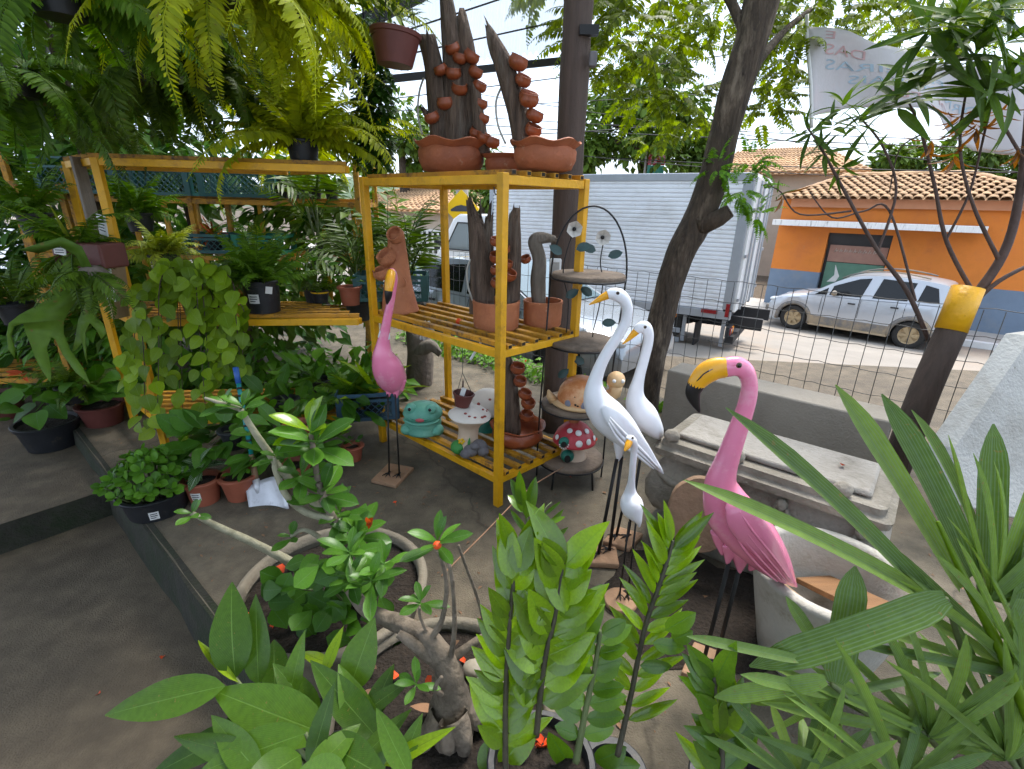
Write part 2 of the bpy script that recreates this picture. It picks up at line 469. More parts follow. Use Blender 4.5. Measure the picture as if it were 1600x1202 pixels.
mat('terracotta', (.35, .105, .042), .68, .2, 7, .25, 60, patch=(.25, .075, .035), pscale=4, pcut=.55, grime=(.46, .27, .18), gscale=11, gcut=.62)
mat('terracotta_pale', (.45, .165, .072), .78, .18, 6, .25, 60, patch=(.36, .12, .055), pscale=5, pcut=.55, grime=(.54, .30, .20), gscale=13, gcut=.63)
mat('terracotta_glazed', (.27, .065, .022), .32, .22, 8, .1, 60)
mat('plastic_pot', (.30, .085, .045), .55, .15, 8, .08, 60, grime=(.20, .10, .06), gscale=16, gcut=.60)
mat('plastic_maroon', (.12, .032, .025), .5, .14, 8, .05, 60)
mat('black_plastic', (.012, .013, .016), .5, .3, 10, .08, 40, grime=(.06, .048, .034), gscale=12, gcut=.58)
mat('crate_teal', (.012, .085, .085), .45, .15, 8, .06, 40)
mat('crate_blue', (.03, .075, .12), .5, .2, 8, .06, 40)
mat('crate_green', (.01, .16, .10), .45, .15, 8, .06, 40)
mat('driftwood', (.12, .08, .055), .85, .6, 6, 1.0, 22, stretch=(7, 7, .7), patch=(.19, .155, .12), pscale=2, pcut=.56)
mat('driftwood_grey', (.17, .145, .115), .85, .35, 5, .7, 30, stretch=(6, 6, .8))
mat('bark', (.062, .044, .030), .95, .6, 9, 1.0, 22, stretch=(2.2, 2.2, .6), patch=(.22, .17, .12), pscale=3.2, pcut=.58)
mat('pole_wood', (.085, .058, .045), .8, .25, 4, .4, 30, stretch=(8, 8, .5))
mat('grey_concrete', (.30, .275, .24), .88, .2, 6, .35, 60, patch=(.18, .16, .13), pscale=3, pcut=.56)
mat('trough_concrete', (.27, .24, .195), .9, .25, 7, .5, 50, patch=(.17, .15, .115), pscale=3, pcut=.5, grime=(.32, .29, .24), gscale=16, gcut=.62)
mat('block_concrete', (.29, .255, .21), .88, .14, 3, .25, 70, patch=(.25, .22, .18), pscale=2, pcut=.57)
mat('slab_grey', (.38, .375, .35), .85, .15, 4, .3, 60, patch=(.26, .25, .22), pscale=2, pcut=.54, grime=(.16, .15, .12), gscale=14, gcut=.62)
mat('bowl_concrete', (.20, .17, .125), .85, .22, 5, .3, 60, patch=(.17, .15, .11), pscale=5, pcut=.58)
mat('bowl_pale', (.44, .415, .36), .8, .16, 5, .25, 60, patch=(.30, .27, .21), pscale=5, pcut=.58)
mat('plank_orange', (.25, .125, .05), .6, .22, 4, .2, 50, stretch=(1, 9, 1))
mat('plank_pale', (.36, .235, .13), .7, .2, 4, .2, 50, stretch=(1, 9, 1))
mat('base_wood', (.34, .20, .115), .8, .2, 7, .2, 60, patch=(.24, .14, .08), pscale=7)
mat('disc_wood', (.17, .125, .09), .85, .3, 6, .4, 50, patch=(.10, .075, .055), pscale=5)
mat('log_end', (.22, .135, .08), .85, .25, 6, .4, 40)
mat('black_metal', (.014, .013, .013), .5, .2, 10, .05, 60, metal=.3)
mat('white_enamel', (.78, .79, .82), .32, .04, 4, .05, 30, coat=.25, patch=(.68, .69, .71), pscale=6, pcut=.62, grime=(.42, .38, .32), gscale=20, gcut=.70)
mat('pink_enamel', (.88, .24, .40), .22, .07, 4, .06, 30, coat=.5, patch=(.90, .40, .52), pscale=6, pcut=.58, grime=(.55, .30, .34), gscale=24, gcut=.70)  # paler patches are wing highlights painted into the pink
mat('beak_yellow', (.80, .37, .012), .35, .08, 6, .03, 30, coat=.2)
mat('beak_black', (.014, .012, .014), .3, .1, 6, 0)
mat('eye_brown', (.10, .06, .03), .2, .1, 6, 0)
mat('eye_black', (.006, .006, .006), .12, .1, 6, 0)
mat('white_paint', (.78, .77, .74), .5, .05, 5, .05, 60)
mat('paper', (.70, .69, .66), .7, .05, 8, 0, 60)
mat('ink', (.05, .05, .06), .7, .1, 8, 0)
mat('frog_green', (.13, .40, .29), .5, .16, 6, .1, 40, patch=(.22, .50, .38), pscale=7, pcut=.55)
mat('frog_mouth', (.50, .09, .10), .5, .1, 6, 0)
mat('cream_paint', (.62, .47, .34), .6, .1, 6, .08, 50)
mat('cream_white', (.72, .66, .58), .55, .06, 6, .08, 50)
mat('dot_red', (.30, .055, .04), .6, .1, 8, 0)
mat('cap_red', (.52, .045, .06), .42, .14, 5, .08, 50, patch=(.56, .22, .16), pscale=3, pcut=.62)
mat('house_green', (.012, .17, .12), .45, .2, 8, .08, 50)
mat('stone_grey', (.16, .15, .155), .85, .2, 9, .35, 50)
mat('grass_paint', (.05, .25, .05), .6, .2, 9, .1, 50)
mat('shell_orange', (.60, .22, .075), .5, .2, 6, .1, 50, patch=(.70, .42, .22), pscale=6, pcut=.5)
mat('shell_tan', (.62, .40, .20), .55, .12, 6, .1, 50)
mat('shell_grey', (.20, .21, .27), .6, .15, 8, 0)
mat('metal_white', (.62, .58, .52), .5, .2, 12, .1, 40, patch=(.25, .2, .15), pscale=12, pcut=.62)
mat('metal_green', (.018, .055, .05), .4, .3, 9, .1, 40)
mat('rope', (.45, .42, .36), .8, .15, 12, .2, 80)
mat('hose', (.40, .38, .33), .4, .1, 8, 0)
mat('truck_alu', (.78, .79, .82), .42, .06, 1.2, .03, 20, metal=.15, patch=(.66, .655, .66), pscale=.9, pcut=.55, grime=(.58, .53, .46), gscale=5, gcut=.66)
mat('truck_trim', (.36, .38, .41), .4, .08, 3, .03, 20, metal=.5)
mat('truck_white', (.82, .82, .81), .35, .05, 2, .02, 20, coat=.3, patch=(.62, .55, .46), pscale=1.5, pcut=.62)
mat('chassis', (.02, .02, .022), .7, .3, 6, .2, 40)
mat('tyre', (.025, .023, .021), .85, .3, 14, .2, 60)
mat('rim_dirt', (.40, .29, .16), .6, .2, 9, .1, 40)
mat('rim_grey', (.30, .30, .30), .4, .15, 9, .05, 40, metal=.6)
mat('car_silver', (.44, .46, .49), .28, .04, 2, 0, 20, metal=.35, coat=.5)
mat('car_grey', (.30, .325, .35), .25, .05, 2, 0, 20, metal=.4, coat=.6)
mat('car_cladding', (.16, .15, .14), .7, .15, 4, .1, 30, patch=(.33, .25, .16), pscale=2.2, pcut=.5)
mat('car_dirt', (.42, .32, .205), .8, .15, 4, .1, 30)
mat('lamp_red', (.24, .010, .014), .2, .1, 6, 0, coat=.5)
mat('lamp_amber', (.60, .20, .02), .25, .1, 6, 0)
mat('lamp_clear', (.55, .58, .6), .12, .05, 6, 0, spec=.8)
mat('orange_wall', (.72, .22, .035), .85, .1, 2.2, .2, 40, patch=(.62, .185, .04), pscale=1.1, pcut=.54, grime=(.52, .22, .09), gscale=6, gcut=.64)
mat('blue_wall', (.17, .225, .30), .8, .1, 2.2, .1, 40, patch=(.22, .25, .29), pscale=1.6, pcut=.6)
mat('peach_beam', (.62, .28, .15), .8, .08, 3, .08, 40)
mat('awning_white', (.72, .70, .67), .7, .08, 3, .05, 30, stretch=(12, 12, 1.2), patch=(.16, .14, .12), pscale=1.6, pcut=.6)
mat('tile_clay', (.47, .285, .15), .85, .22, 5, .3, 40, patch=(.28, .17, .10), pscale=3, pcut=.58, rnd=.22)
mat('far_wall', (.46, .38, .30), .9, .1, 2, .1, 30)
mat('picket_white', (.70, .69, .66), .6, .06, 5, .05, 40)
mat('door_dark', (.018, .016, .018), .5, .2, 5, 0)
mat('poster_pink', (.36, .19, .14), .5, .12, 6, 0)
mat('poster_green', (.10, .22, .15), .5, .15, 4, 0)
mat('sign_yellow', (.82, .50, .01), .4, .05, 5, 0)
mat('banner_cloth', (.56, .53, .54), .8, .05, 4, .1, 60, patch=(.60, .52, .53), pscale=3, pcut=.6)
mat('ink_red', (.56, .36, .36), .8, .15, 9, 0)
mat('ink_blue', (.36, .46, .54), .8, .15, 9, 0)
mat('roof_sheet_frame', (.03, .028, .032), .6, .2, 6, .1, 40)
mat('shovel_steel', (.62, .62, .65), .38, .12, 8, .1, 40, metal=.35, patch=(.20, .18, .17), pscale=9, pcut=.62)
mat('shovel_teal', (.01, .22, .22), .4, .1, 8, 0)
mat('shovel_blue', (.02, .09, .32), .4, .1, 8, 0)
mat('tape_black', (.01, .012, .014), .5, .1, 8, 0)
mat('handle_wood', (.27, .16, .09), .7, .2, 8, .2, 50, stretch=(5, 5, .6))
mat('branch_pale', (.29, .27, .18), .75, .2, 14, .3, 50, patch=(.17, .16, .10), pscale=10, pcut=.55)
mat('branch_grey', (.175, .138, .10), .85, .3, 24, .45, 45, patch=(.10, .078, .055), pscale=16, pcut=.52)
mat('caudex', (.22, .19, .15), .8, .3, 22, .7, 40, patch=(.11, .095, .07), pscale=12, pcut=.52)
mat('twig_brown', (.085, .055, .045), .85, .3, 10, .3, 40)
mat('stem_green', (.10, .13, .045), .6, .25, 12, .1, 40)
mat('stem_dark', (.055, .048, .028), .6, .3, 14, .2, 50)
mat('petal_red', (.72, .075, .010), .6, .2, 12, 0, rnd=.25)
mat('pink_flower', (.62, .14, .15), .6, .2, 12, 0, rnd=.2)
mat('dry_leaf', (.22, .12, .065), .85, .3, 12, .2, 40, rnd=.35)
mat('pebble', (.30, .26, .20), .7, .15, 8, .1, 40, rnd=.2)
mat('cable', (.02, .02, .022), .7, .1, 6, 0)
mat('wire', (.075, .073, .07), .5, .2, 12, 0, metal=.4)
mat('white_plastic', (.74, .74, .73), .45, .05, 8, 0)
mat('wood_grey', (.24, .205, .175), .85, .25, 6, .3, 40, stretch=(6, 6, .7))
mat('log_grey', (.15, .12, .095), .9, .35, 6, .6, 30)
mat('far_hill', (.09, .13, .075), .95, .4, .3, .3, 2)
glassmat('car_glass', (.006, .007, .008), .06, 1.0, .35)
glassmat('windscreen', (.10, .15, .17), .05, 1.0, 1.0)
glassmat('cab_glass', (.16, .20, .20), .05, .75, .9)

# corrugated translucent roof sheet
m, t, b = _nodes('poly_sheet'); b.inputs['Base Color'].default_value = (.62, .68, .74, 1); b.inputs['Roughness'].default_value = .35; b.inputs['Alpha'].default_value = .42
MATS['poly_sheet'] = m

mat('added_net_cloth', (.012, .014, .012), .8, .1, 5, 0)

leafmat('leaf_fern_yellow', (.24, .30, .035), None, .45, .5, .28)
leafmat('leaf_fern', (.060, .135, .022), None, .32, .5, .35)
leafmat('leaf_fern_dark', (.050, .10, .020), None, .3, .5, .4)
leafmat('leaf_palm', (.045, .09, .020), None, .25, .4, .4)
leafmat('leaf_pothos', (.125, .215, .030), (.22, .32, .08), .35, .4, .42, .03)
leafmat('leaf_dark', (.035, .105, .030), (.10, .2, .07), .28, .38, .35, .03)
leafmat('leaf_mid', (.055, .15, .038), (.14, .25, .08), .3, .38, .35, .03)
leafmat('leaf_ginger', (.040, .096, .022), (.17, .30, .06), .28, .3, .35, .022, .16, 26, spec=.4)
leafmat('leaf_zz', (.100, .195, .014), (.14, .29, .03), .3, .18, .45, .03, spec=.7)
leafmat('leaf_zz_dark', (.056, .128, .022), (.05, .15, .04), .22, .22, .35, .03, spec=.5)
leafmat('leaf_adenium', (.045, .125, .045), (.16, .24, .12), .22, .32, .35, .03)
leafmat('leaf_rhapis', (.085, .155, .075), (.15, .23, .12), .28, .4, .35, .06, 0., 0, rib=9)
leafmat('leaf_birdnest', (.12, .21, .022), (.05, .08, .02), .32, .32, .25, .03)
leafmat('leaf_zebra', (.025, .085, .028), (.62, .68, .55), .2, .35, .15, .05, .9, 9, veinw=.8)
leafmat('leaf_stag', (.085, .16, .050), None, .3, .5, .2)
leafmat('leaf_oleander', (.040, .085, .028), (.09, .15, .06), .28, .6, .4, .04)
leafmat('leaf_tree', (.095, .145, .018), None, .42, .5, .5)
leafmat('leaf_far', (.055, .105, .040), None, .25, .6, .4)
leafmat('leaf_vine', (.022, .065, .018), None, .2, .45, .4)
leafmat('leaf_grass', (.075, .19, .025), None, .3, .5, .4)
leafmat('leaf_brown', (.10, .045, .032), None, .3, .7, .4)
leafmat('leaf_red', (.30, .055, .04), None, .3, .5, .4)
leafmat('leaf_spider', (.20, .26, .085), None, .3, .45, .35)

# ================================================================== GROUND AND STREET
CS, SN = math.cos(rad(40)), math.sin(rad(40))


def st(s, t, z=0.):
    """street frame: s along the street (to the right), t away from the photographer"""
    return Vector((s * CS + t * SN, -s * SN + t * CS, z))


def xfm(mb, M):
    mb.v = [tuple(M @ Vector(p)) for p in mb.v]
    return mb


def sheet(name, pts, material, label=None, drop=0.):
    """flat plate; with drop it is a solid"""
    mb = MB(); n = len(pts)
    if drop:
        mb.add(list(pts) + [Vector(p) - Vector((0, 0, drop)) for p in pts],
               [tuple(range(n)), tuple(range(2 * n - 1, n - 1, -1))] + [((k + 1) % n, k, n + k, n + (k + 1) % n) for k in range(n)])
    else:
        mb.add(pts, [tuple(range(n))])
    o = mb.build(name, material, smooth=False); o['kind'] = 'structure'
    return o


# patio slab the racks stand on (raised), landing and lower path on the left
T0 = .43
sheet('patio', [st(-9, T0), st(5, T0), st(5, 4.15), st(-9, 4.15)], 'concrete_floor', drop=.6)
mb = MB()
NW = 60
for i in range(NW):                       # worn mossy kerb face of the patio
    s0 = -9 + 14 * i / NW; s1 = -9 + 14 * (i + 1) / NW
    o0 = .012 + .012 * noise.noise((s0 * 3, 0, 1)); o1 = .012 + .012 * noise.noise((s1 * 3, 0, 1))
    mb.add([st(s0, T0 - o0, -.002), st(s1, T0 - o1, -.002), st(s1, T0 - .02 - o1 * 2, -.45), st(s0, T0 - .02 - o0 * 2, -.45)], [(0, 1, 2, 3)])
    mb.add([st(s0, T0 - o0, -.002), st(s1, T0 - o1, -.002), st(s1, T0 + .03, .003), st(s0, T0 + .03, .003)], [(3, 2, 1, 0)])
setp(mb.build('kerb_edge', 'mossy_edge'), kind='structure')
LZ, PZ = -.12, -.30                       # landing, lower path
rb = gp(165, 766, LZ); dv = st(0, 1); ra = rb - dv * 7
nb = Vector((-dv.y, dv.x, 0))
rc = rb + dv * .5
sheet('landing', [ra, rc, rc + nb * 8, ra + nb * 8], 'lower_floor', drop=.5)
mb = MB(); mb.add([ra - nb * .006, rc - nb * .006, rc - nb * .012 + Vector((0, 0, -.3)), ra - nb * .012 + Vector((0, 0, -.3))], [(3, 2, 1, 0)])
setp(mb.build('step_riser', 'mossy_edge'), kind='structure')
sheet('path', [Vector((-14, -8, PZ)), Vector((10, -8, PZ)), Vector((10, 6, PZ)), Vector((-14, 8, PZ))], 'lower_floor')

# terrain beyond the fence: road dipping away from the nursery, far pavement, land to the horizon
TP = [(4.12, -.28), (4.75, -.33), (5.6, -.38), (8.6, -.62), (11, -.9), (14, -1.18), (15.4, -1.22)]


def road_z(t):
    for (a, za), (b, zb) in zip(TP, TP[1:]):
        if t <= b: return za + (zb - za) * (t - a) / (b - a)
    return TP[-1][1]


mb = MB(); ss = [-160, -60, -30, -15, -8, -4, 0, 4, 8, 15, 40, 120]
V = [st(s, t, z) for t, z in TP for s in ss]; n = len(ss)
mb.add(V, [(i * n + k, i * n + k + 1, (i + 1) * n + k + 1, (i + 1) * n + k) for i in range(len(TP) - 1) for k in range(n - 1)])
setp(mb.build('road', 'road_dust'), kind='structure')
mb = MB()
a = 15.4
mb.add([st(-160, a, -1.22), st(120, a, -1.22), st(120, a, -1.08), st(-160, a, -1.08), st(120, a + .16, -1.075), st(-160, a + .16, -1.075)], [(0, 1, 2, 3), (3, 2, 4, 5)])
setp(mb.build('kerb', 'white_line', smooth=False), kind='structure')
sheet('pavement', [st(-160, a + .16, -1.08), st(120, a + .16, -1.08), st(120, a + 2.2, -1.05), st(-160, a + 2.2, -1.05)], 'pavement_stone')
sheet('ground', [st(-400, a + 2.0, -1.09), st(400, a + 2.0, -1.09), st(400, 600, -1.2), st(-400, 600, -1.2)], 'dirt')
sheet('verge', [st(-60, 4.12, -.02), st(5, 4.12, -.02), st(5, 4.5, -.20), st(-60, 4.5, -.20)], 'dirt')

# low hills behind the houses
mb = MB(); pts = []
N_ = 60
for i in range(N_ + 1):
    x = -260 + 520 * i / N_; h = 9 + 7 * noise.noise((x * .02, 3, 0)) + 3 * noise.noise((x * .09, 8, 0))
    pts.append((x, h))
V = []
for x, h in pts: V += [Vector((x, 190, -3)), Vector((x, 215, h * .7)), Vector((x, 245, h)), Vector((x, 300, -3))]
mb.add(V, [(i * 4 + k, (i + 1) * 4 + k, (i + 1) * 4 + k + 1, i * 4 + k + 1) for i in range(N_) for k in range(3)])
setp(mb.build('hills', 'far_hill'), kind='structure')

# ================================================================== HOUSE ACROSS THE STREET
HA = at(1193, 474, 15.6); HB = at(1600, 520, 11.6)
hd = Vector((HB.x - HA.x, HB.y - HA.y, 0)).normalized(); hn = Vector((-hd.y, hd.x, 0))   # along the wall, away from the street
HZ = -1.1; EZ = 2.02                                                                     # base, eave
HM = Matrix(((hd.x, hn.x, 0, HA.x), (hd.y, hn.y, 0, HA.y), (0, 0, 1, HZ), (0, 0, 0, 1)))
HL, HDp, HH = 12.0, 6.5, EZ - HZ
house = thing('orange_house', 'single-storey orange house with grey-blue base and clay tile roof across the street', 'house', HM @ Vector((HL / 2, 0, 0)))
BZ = 1.10                                                                                # painted band
d0, d1, dh = 1.35, 2.85, 2.22                                                            # door opening


def hpart(name, c, d, m, parent=house, bevel=0, smooth=False):
    mb = MB(); mb.box(c, d); xfm(mb, HM)
    return mb.build(name, m, parent, smooth, bevel)


for (x0, x1, z0, z1, nm, mm) in ((0, d0, BZ, HH, 'wall', 'orange_wall'), (d1, HL, BZ, HH, 'wall', 'orange_wall'), (d0, d1, dh, HH, 'wall', 'orange_wall'),
                                 (0, d0, 0, BZ, 'wall_base', 'blue_wall'), (d1, HL, 0, BZ, 'wall_base', 'blue_wall')):
    hpart(nm, ((x0 + x1) / 2, .12, (z0 + z1) / 2), (x1 - x0, .24, z1 - z0), mm)
hpart('side_wall', (.1, HDp / 2 + .12, HH / 2), (.2, HDp - .01, HH), 'orange_wall')
hpart('side_wall', (HL - .1, HDp / 2 + .12, HH / 2), (.2, HDp - .01, HH), 'orange_wall')
hpart('back_wall', (HL / 2, HDp + .2, HH / 2), (HL, .2, HH), 'orange_wall')
hpart('eave_beam', (2.9, -.09, HH - .10), (5.3, .17, .26), 'peach_beam')
aw = hpart('awning', (2.35, -.45, HH - .66), (4.6, .86, .15), 'awning_white', bevel=.01)
dr = hpart('door', ((d0 + d1) / 2, .20, dh / 2), (d1 - d0, .05, dh), 'door_dark')
hpart('lintel', ((d0 + d1) / 2, .13, dh - .14), (d1 - d0 - .02, .08, .26), 'door_dark', dr)
hpart('pane', ((d0 + d1) / 2 + .02, .165, 1.66), (d1 - d0 - .12, .012, .46), 'poster_pink', dr)
hpart('pane', ((d0 + d1) / 2 + .02, .165, .98), (d1 - d0 - .12, .012, .86), 'poster_green', dr)
mb = MB(); mb.prism([(0, 0), (.22, .02), (.28, .18), (.12, .5), (.15, .2)], .004)
xfm(mb, HM @ Matrix.Translation((d0 + .2, .156, .85)) @ Matrix.Rotation(rad(90), 4, 'X')); mb.build('poster_figure', 'paper', dr, False)
for k in range(9):
    mb = MB(); x = d0 + .22 + k * .115
    mb.tube([(x, .156, 1.70), (x + .03, .156, 1.80), (x + .05, .156, 1.71), (x + .08, .156, 1.76)], .008, 4); xfm(mb, HM); mb.build('lettering', 'cream_white', dr)
# roof: front slope of barrel tiles, hips, ridge
roof_mb = MB()
ex0, ex1, ov, RH = .1, 5.9, .55, .74
rx0, rx1, ry = .9, 3.9, 3.0
A = [Vector((ex0, -ov, HH - .02)), Vector((ex1, -ov, HH - .02)), Vector((rx1, ry, HH + RH)), Vector((rx0, ry, HH + RH)), Vector((ex1, HDp + .6, HH - .02)), Vector((ex0, HDp + .6, HH - .02))]
roof_mb.add(A, [(0, 1, 2, 3), (1, 4, 2), (4, 5, 3, 2), (5, 0, 3)]); xfm(roof_mb, HM)
roof = roof_mb.build('roof', 'tile_clay', house, False)
tile = MB(); nseg = 5; tl, tw = .42, .222
V = []
for j in range(2):
    for k in range(nseg + 1):
        aa = PI * k / nseg; rr = tw * (.52 if j == 0 else .42)
        V.append(Vector((rr * math.cos(aa), j * tl, rr * .62 * math.sin(aa) + (0 if j == 0 else -.0))))
for j in range(2):
    for k in range(nseg + 1):
        aa = PI * k / nseg; rr = tw * (.52 if j == 0 else .42) - .018
        V.append(Vector((rr * math.cos(aa), j * tl, rr * .62 * math.sin(aa))))
n6 = nseg + 1
tile.add(V, [(k, k + 1, n6 + k + 1, n6 + k) for k in range(nseg)] + [(2 * n6 + k, k, k + 1, 2 * n6 + k + 1)[::-1] for k in range(nseg)])
tme = tile.mesh('roof_tile', 'tile_clay', True)
slope = Vector((0, ry + ov, RH + .02)); SL = slope.length; sd = slope.normalized(); nrm = Vector((0, -sd.z, sd.y))
RL = Matrix(((1, 0, 0, 0), (0, sd.y, nrm.y, 0), (0, sd.z, nrm.z, 0), (0, 0, 0, 1)))
nrow = int(SL / .36); cnt = 0
rg = random.Random(3)
for j in range(nrow):
    f = j * .36 / SL
    xa = ex0 + (rx0 - ex0) * f; xb = ex1 + (rx1 - ex1) * f
    x = xa + .12
    while x < xb - .08:
        p = Vector((x, -ov - .04, HH - .02)) + sd * (j * .36) + nrm * (.012 + .012)
        Mx = HM @ Matrix.Translation(p + Vector((rg.uniform(-.008, .008), rg.uniform(-.012, .012), 0))) @ RL @ Matrix.Rotation(rad(-2.2 + rg.uniform(-.7, .7)), 4, 'X')
        put('tile', tme, roof, Mx); cnt += 1
        x += .228
for (p, q) in ((A[2], A[3]), (A[1], A[2]), (A[0], A[3])):
    mb = MB(); mb.tube([p + (q - p) * (k / 14) + Vector((0, 0, .03 + .012 * (k % 2))) for k in range(15)], .085, 8); xfm(mb, HM); mb.build('ridge_cap', 'tile_clay', roof)

# smaller tiled house behind the truck and a pale house far left
def small_house(name, label, c, wdt, dep, h, rh, yaw, wm='far_wall'):
    M = Matrix.Translation(c) @ Matrix.Rotation(yaw, 4, 'Z')
    t_ = thing(name, label, 'house', c)
    mb = MB(); mb.box((0, 0, h / 2), (wdt, dep, h)); xfm(mb, M); mb.build('wall', wm, t_, False)
    mb = MB(); o = .5
    V = [Vector((-wdt / 2 - o, -dep / 2 - o, h)), Vector((wdt / 2 + o, -dep / 2 - o, h)), Vector((wdt / 2 + o, dep / 2 + o, h)), Vector((-wdt / 2 - o, dep / 2 + o, h)), Vector((-wdt / 4, 0, h + rh)), Vector((wdt / 4, 0, h + rh))]
    mb.add(V, [(0, 1, 5, 4), (1, 2, 5), (2, 3, 4, 5), (3, 0, 4), (3, 2, 1, 0)]); xfm(mb, M)
    rf = mb.build('roof', 'tile_clay', t_, False)
    # courses of tiles on the street slope
    sl_ = V[4] - V[0]
    for j in range(12):
        f = (j + .5) / 12; a_ = V[0].lerp(V[4], f); b_ = V[1].lerp(V[5], f)
        mb = MB(); nn = 30; P = []
        for k in range(nn * 2 + 1):
            u = k / (nn * 2); P.append(a_.lerp(b_, u) + Vector((0, -.05, .05 + (.05 if k % 2 else 0))))
        mb.tube(P, .07, 4); xfm(mb, M); mb.build('tile_course', 'tile_clay', rf)
    for x in (-wdt / 4, wdt / 4):
        mb = MB(); mb.box((x, -dep / 2 - .02, h * .55), (wdt * .16, .08, h * .4)); xfm(mb, M); wn = mb.build('window', 'picket_white', t_, False)
        mb = MB(); mb.box((x, -dep / 2 - .065, h * .55), (wdt * .13, .03, h * .33)); xfm(mb, M); mb.build('pane', 'car_glass', wn, False)
    return t_


small_house('tiled_house', 'small far house with clay tile roof showing above the truck box', Vector((12.2, 25, -1.2)), 6.5, 5, 4.3, 1.2, rad(-35))
small_house('pale_house', 'pale far house behind the truck cab and speed bump sign', Vector((-3.6, 24, -1.2)), 8, 6, 2.5, .9, rad(-30), 'far_wall')

# ================================================================== VEHICLES
def wheel_meshes(r, wdt, rim_m, spokes=6, cover=False):
    """tyre and rim with the axle along Y, outer face at -Y, centre at the origin"""
    ty = MB(); n = 28
    prof = [(r * .62, -wdt * .42), (r * .80, -wdt * .5), (r * .94, -wdt * .46), (r, -wdt * .30), (r, wdt * .30), (r * .94, wdt * .46), (r * .62, wdt * .42)]
    V = [Vector((p[0] * math.cos(2 * PI * k / n), p[1], p[0] * math.sin(2 * PI * k / n))) for p in prof for k in range(n)]
    ty.add(V, [(i * n + k, i * n + (k + 1) % n, (i + 1) * n + (k + 1) % n, (i + 1) * n + k) for i in range(len(prof) - 1) for k in range(n)])
    ri = MB()
    prof = [(r * .63, -wdt * .43), (r * .60, -wdt * .40), (r * .55, -wdt * .25), (r * .50, -wdt * .2), (.001, -wdt * .2)]
    V = [Vector((p[0] * math.cos(2 * PI * k / n), p[1], p[0] * math.sin(2 * PI * k / n))) for p in prof for k in range(n)]
    ri.add(V, [(i * n + k, i * n + (k + 1) % n, (i + 1) * n + (k + 1) % n, (i + 1) * n + k) for i in range(len(prof) - 1) for k in range(n)])
    for k in range(spokes):
        a = 2 * PI * k / spokes
        e = Vector((math.cos(a), 0, math.sin(a))); q = Vector((-math.sin(a), 0, math.cos(a)))
        P = [e * r * .10 - q * r * .09, e * r * .10 + q * r * .09, e * r * .58 + q * r * .15, e * r * .58 - q * r * .15]
        y0 = Vector((0, -wdt * .38, 0)); y1 = Vector((0, -wdt * .2, 0))
        V = [p + y0 for p in P] + [p + y1 for p in P]
        ri.add(V, [(0, 1, 2, 3), (0, 4, 5, 1), (1, 5, 6, 2), (2, 6, 7, 3), (3, 7, 4, 0)])
    ri.tube([(0, -wdt * .42, 0), (0, -wdt * .2, 0)], r * .14, 12)
    return ty.mesh('tyre', 'tyre', True), ri.mesh('rim', rim_m, False)


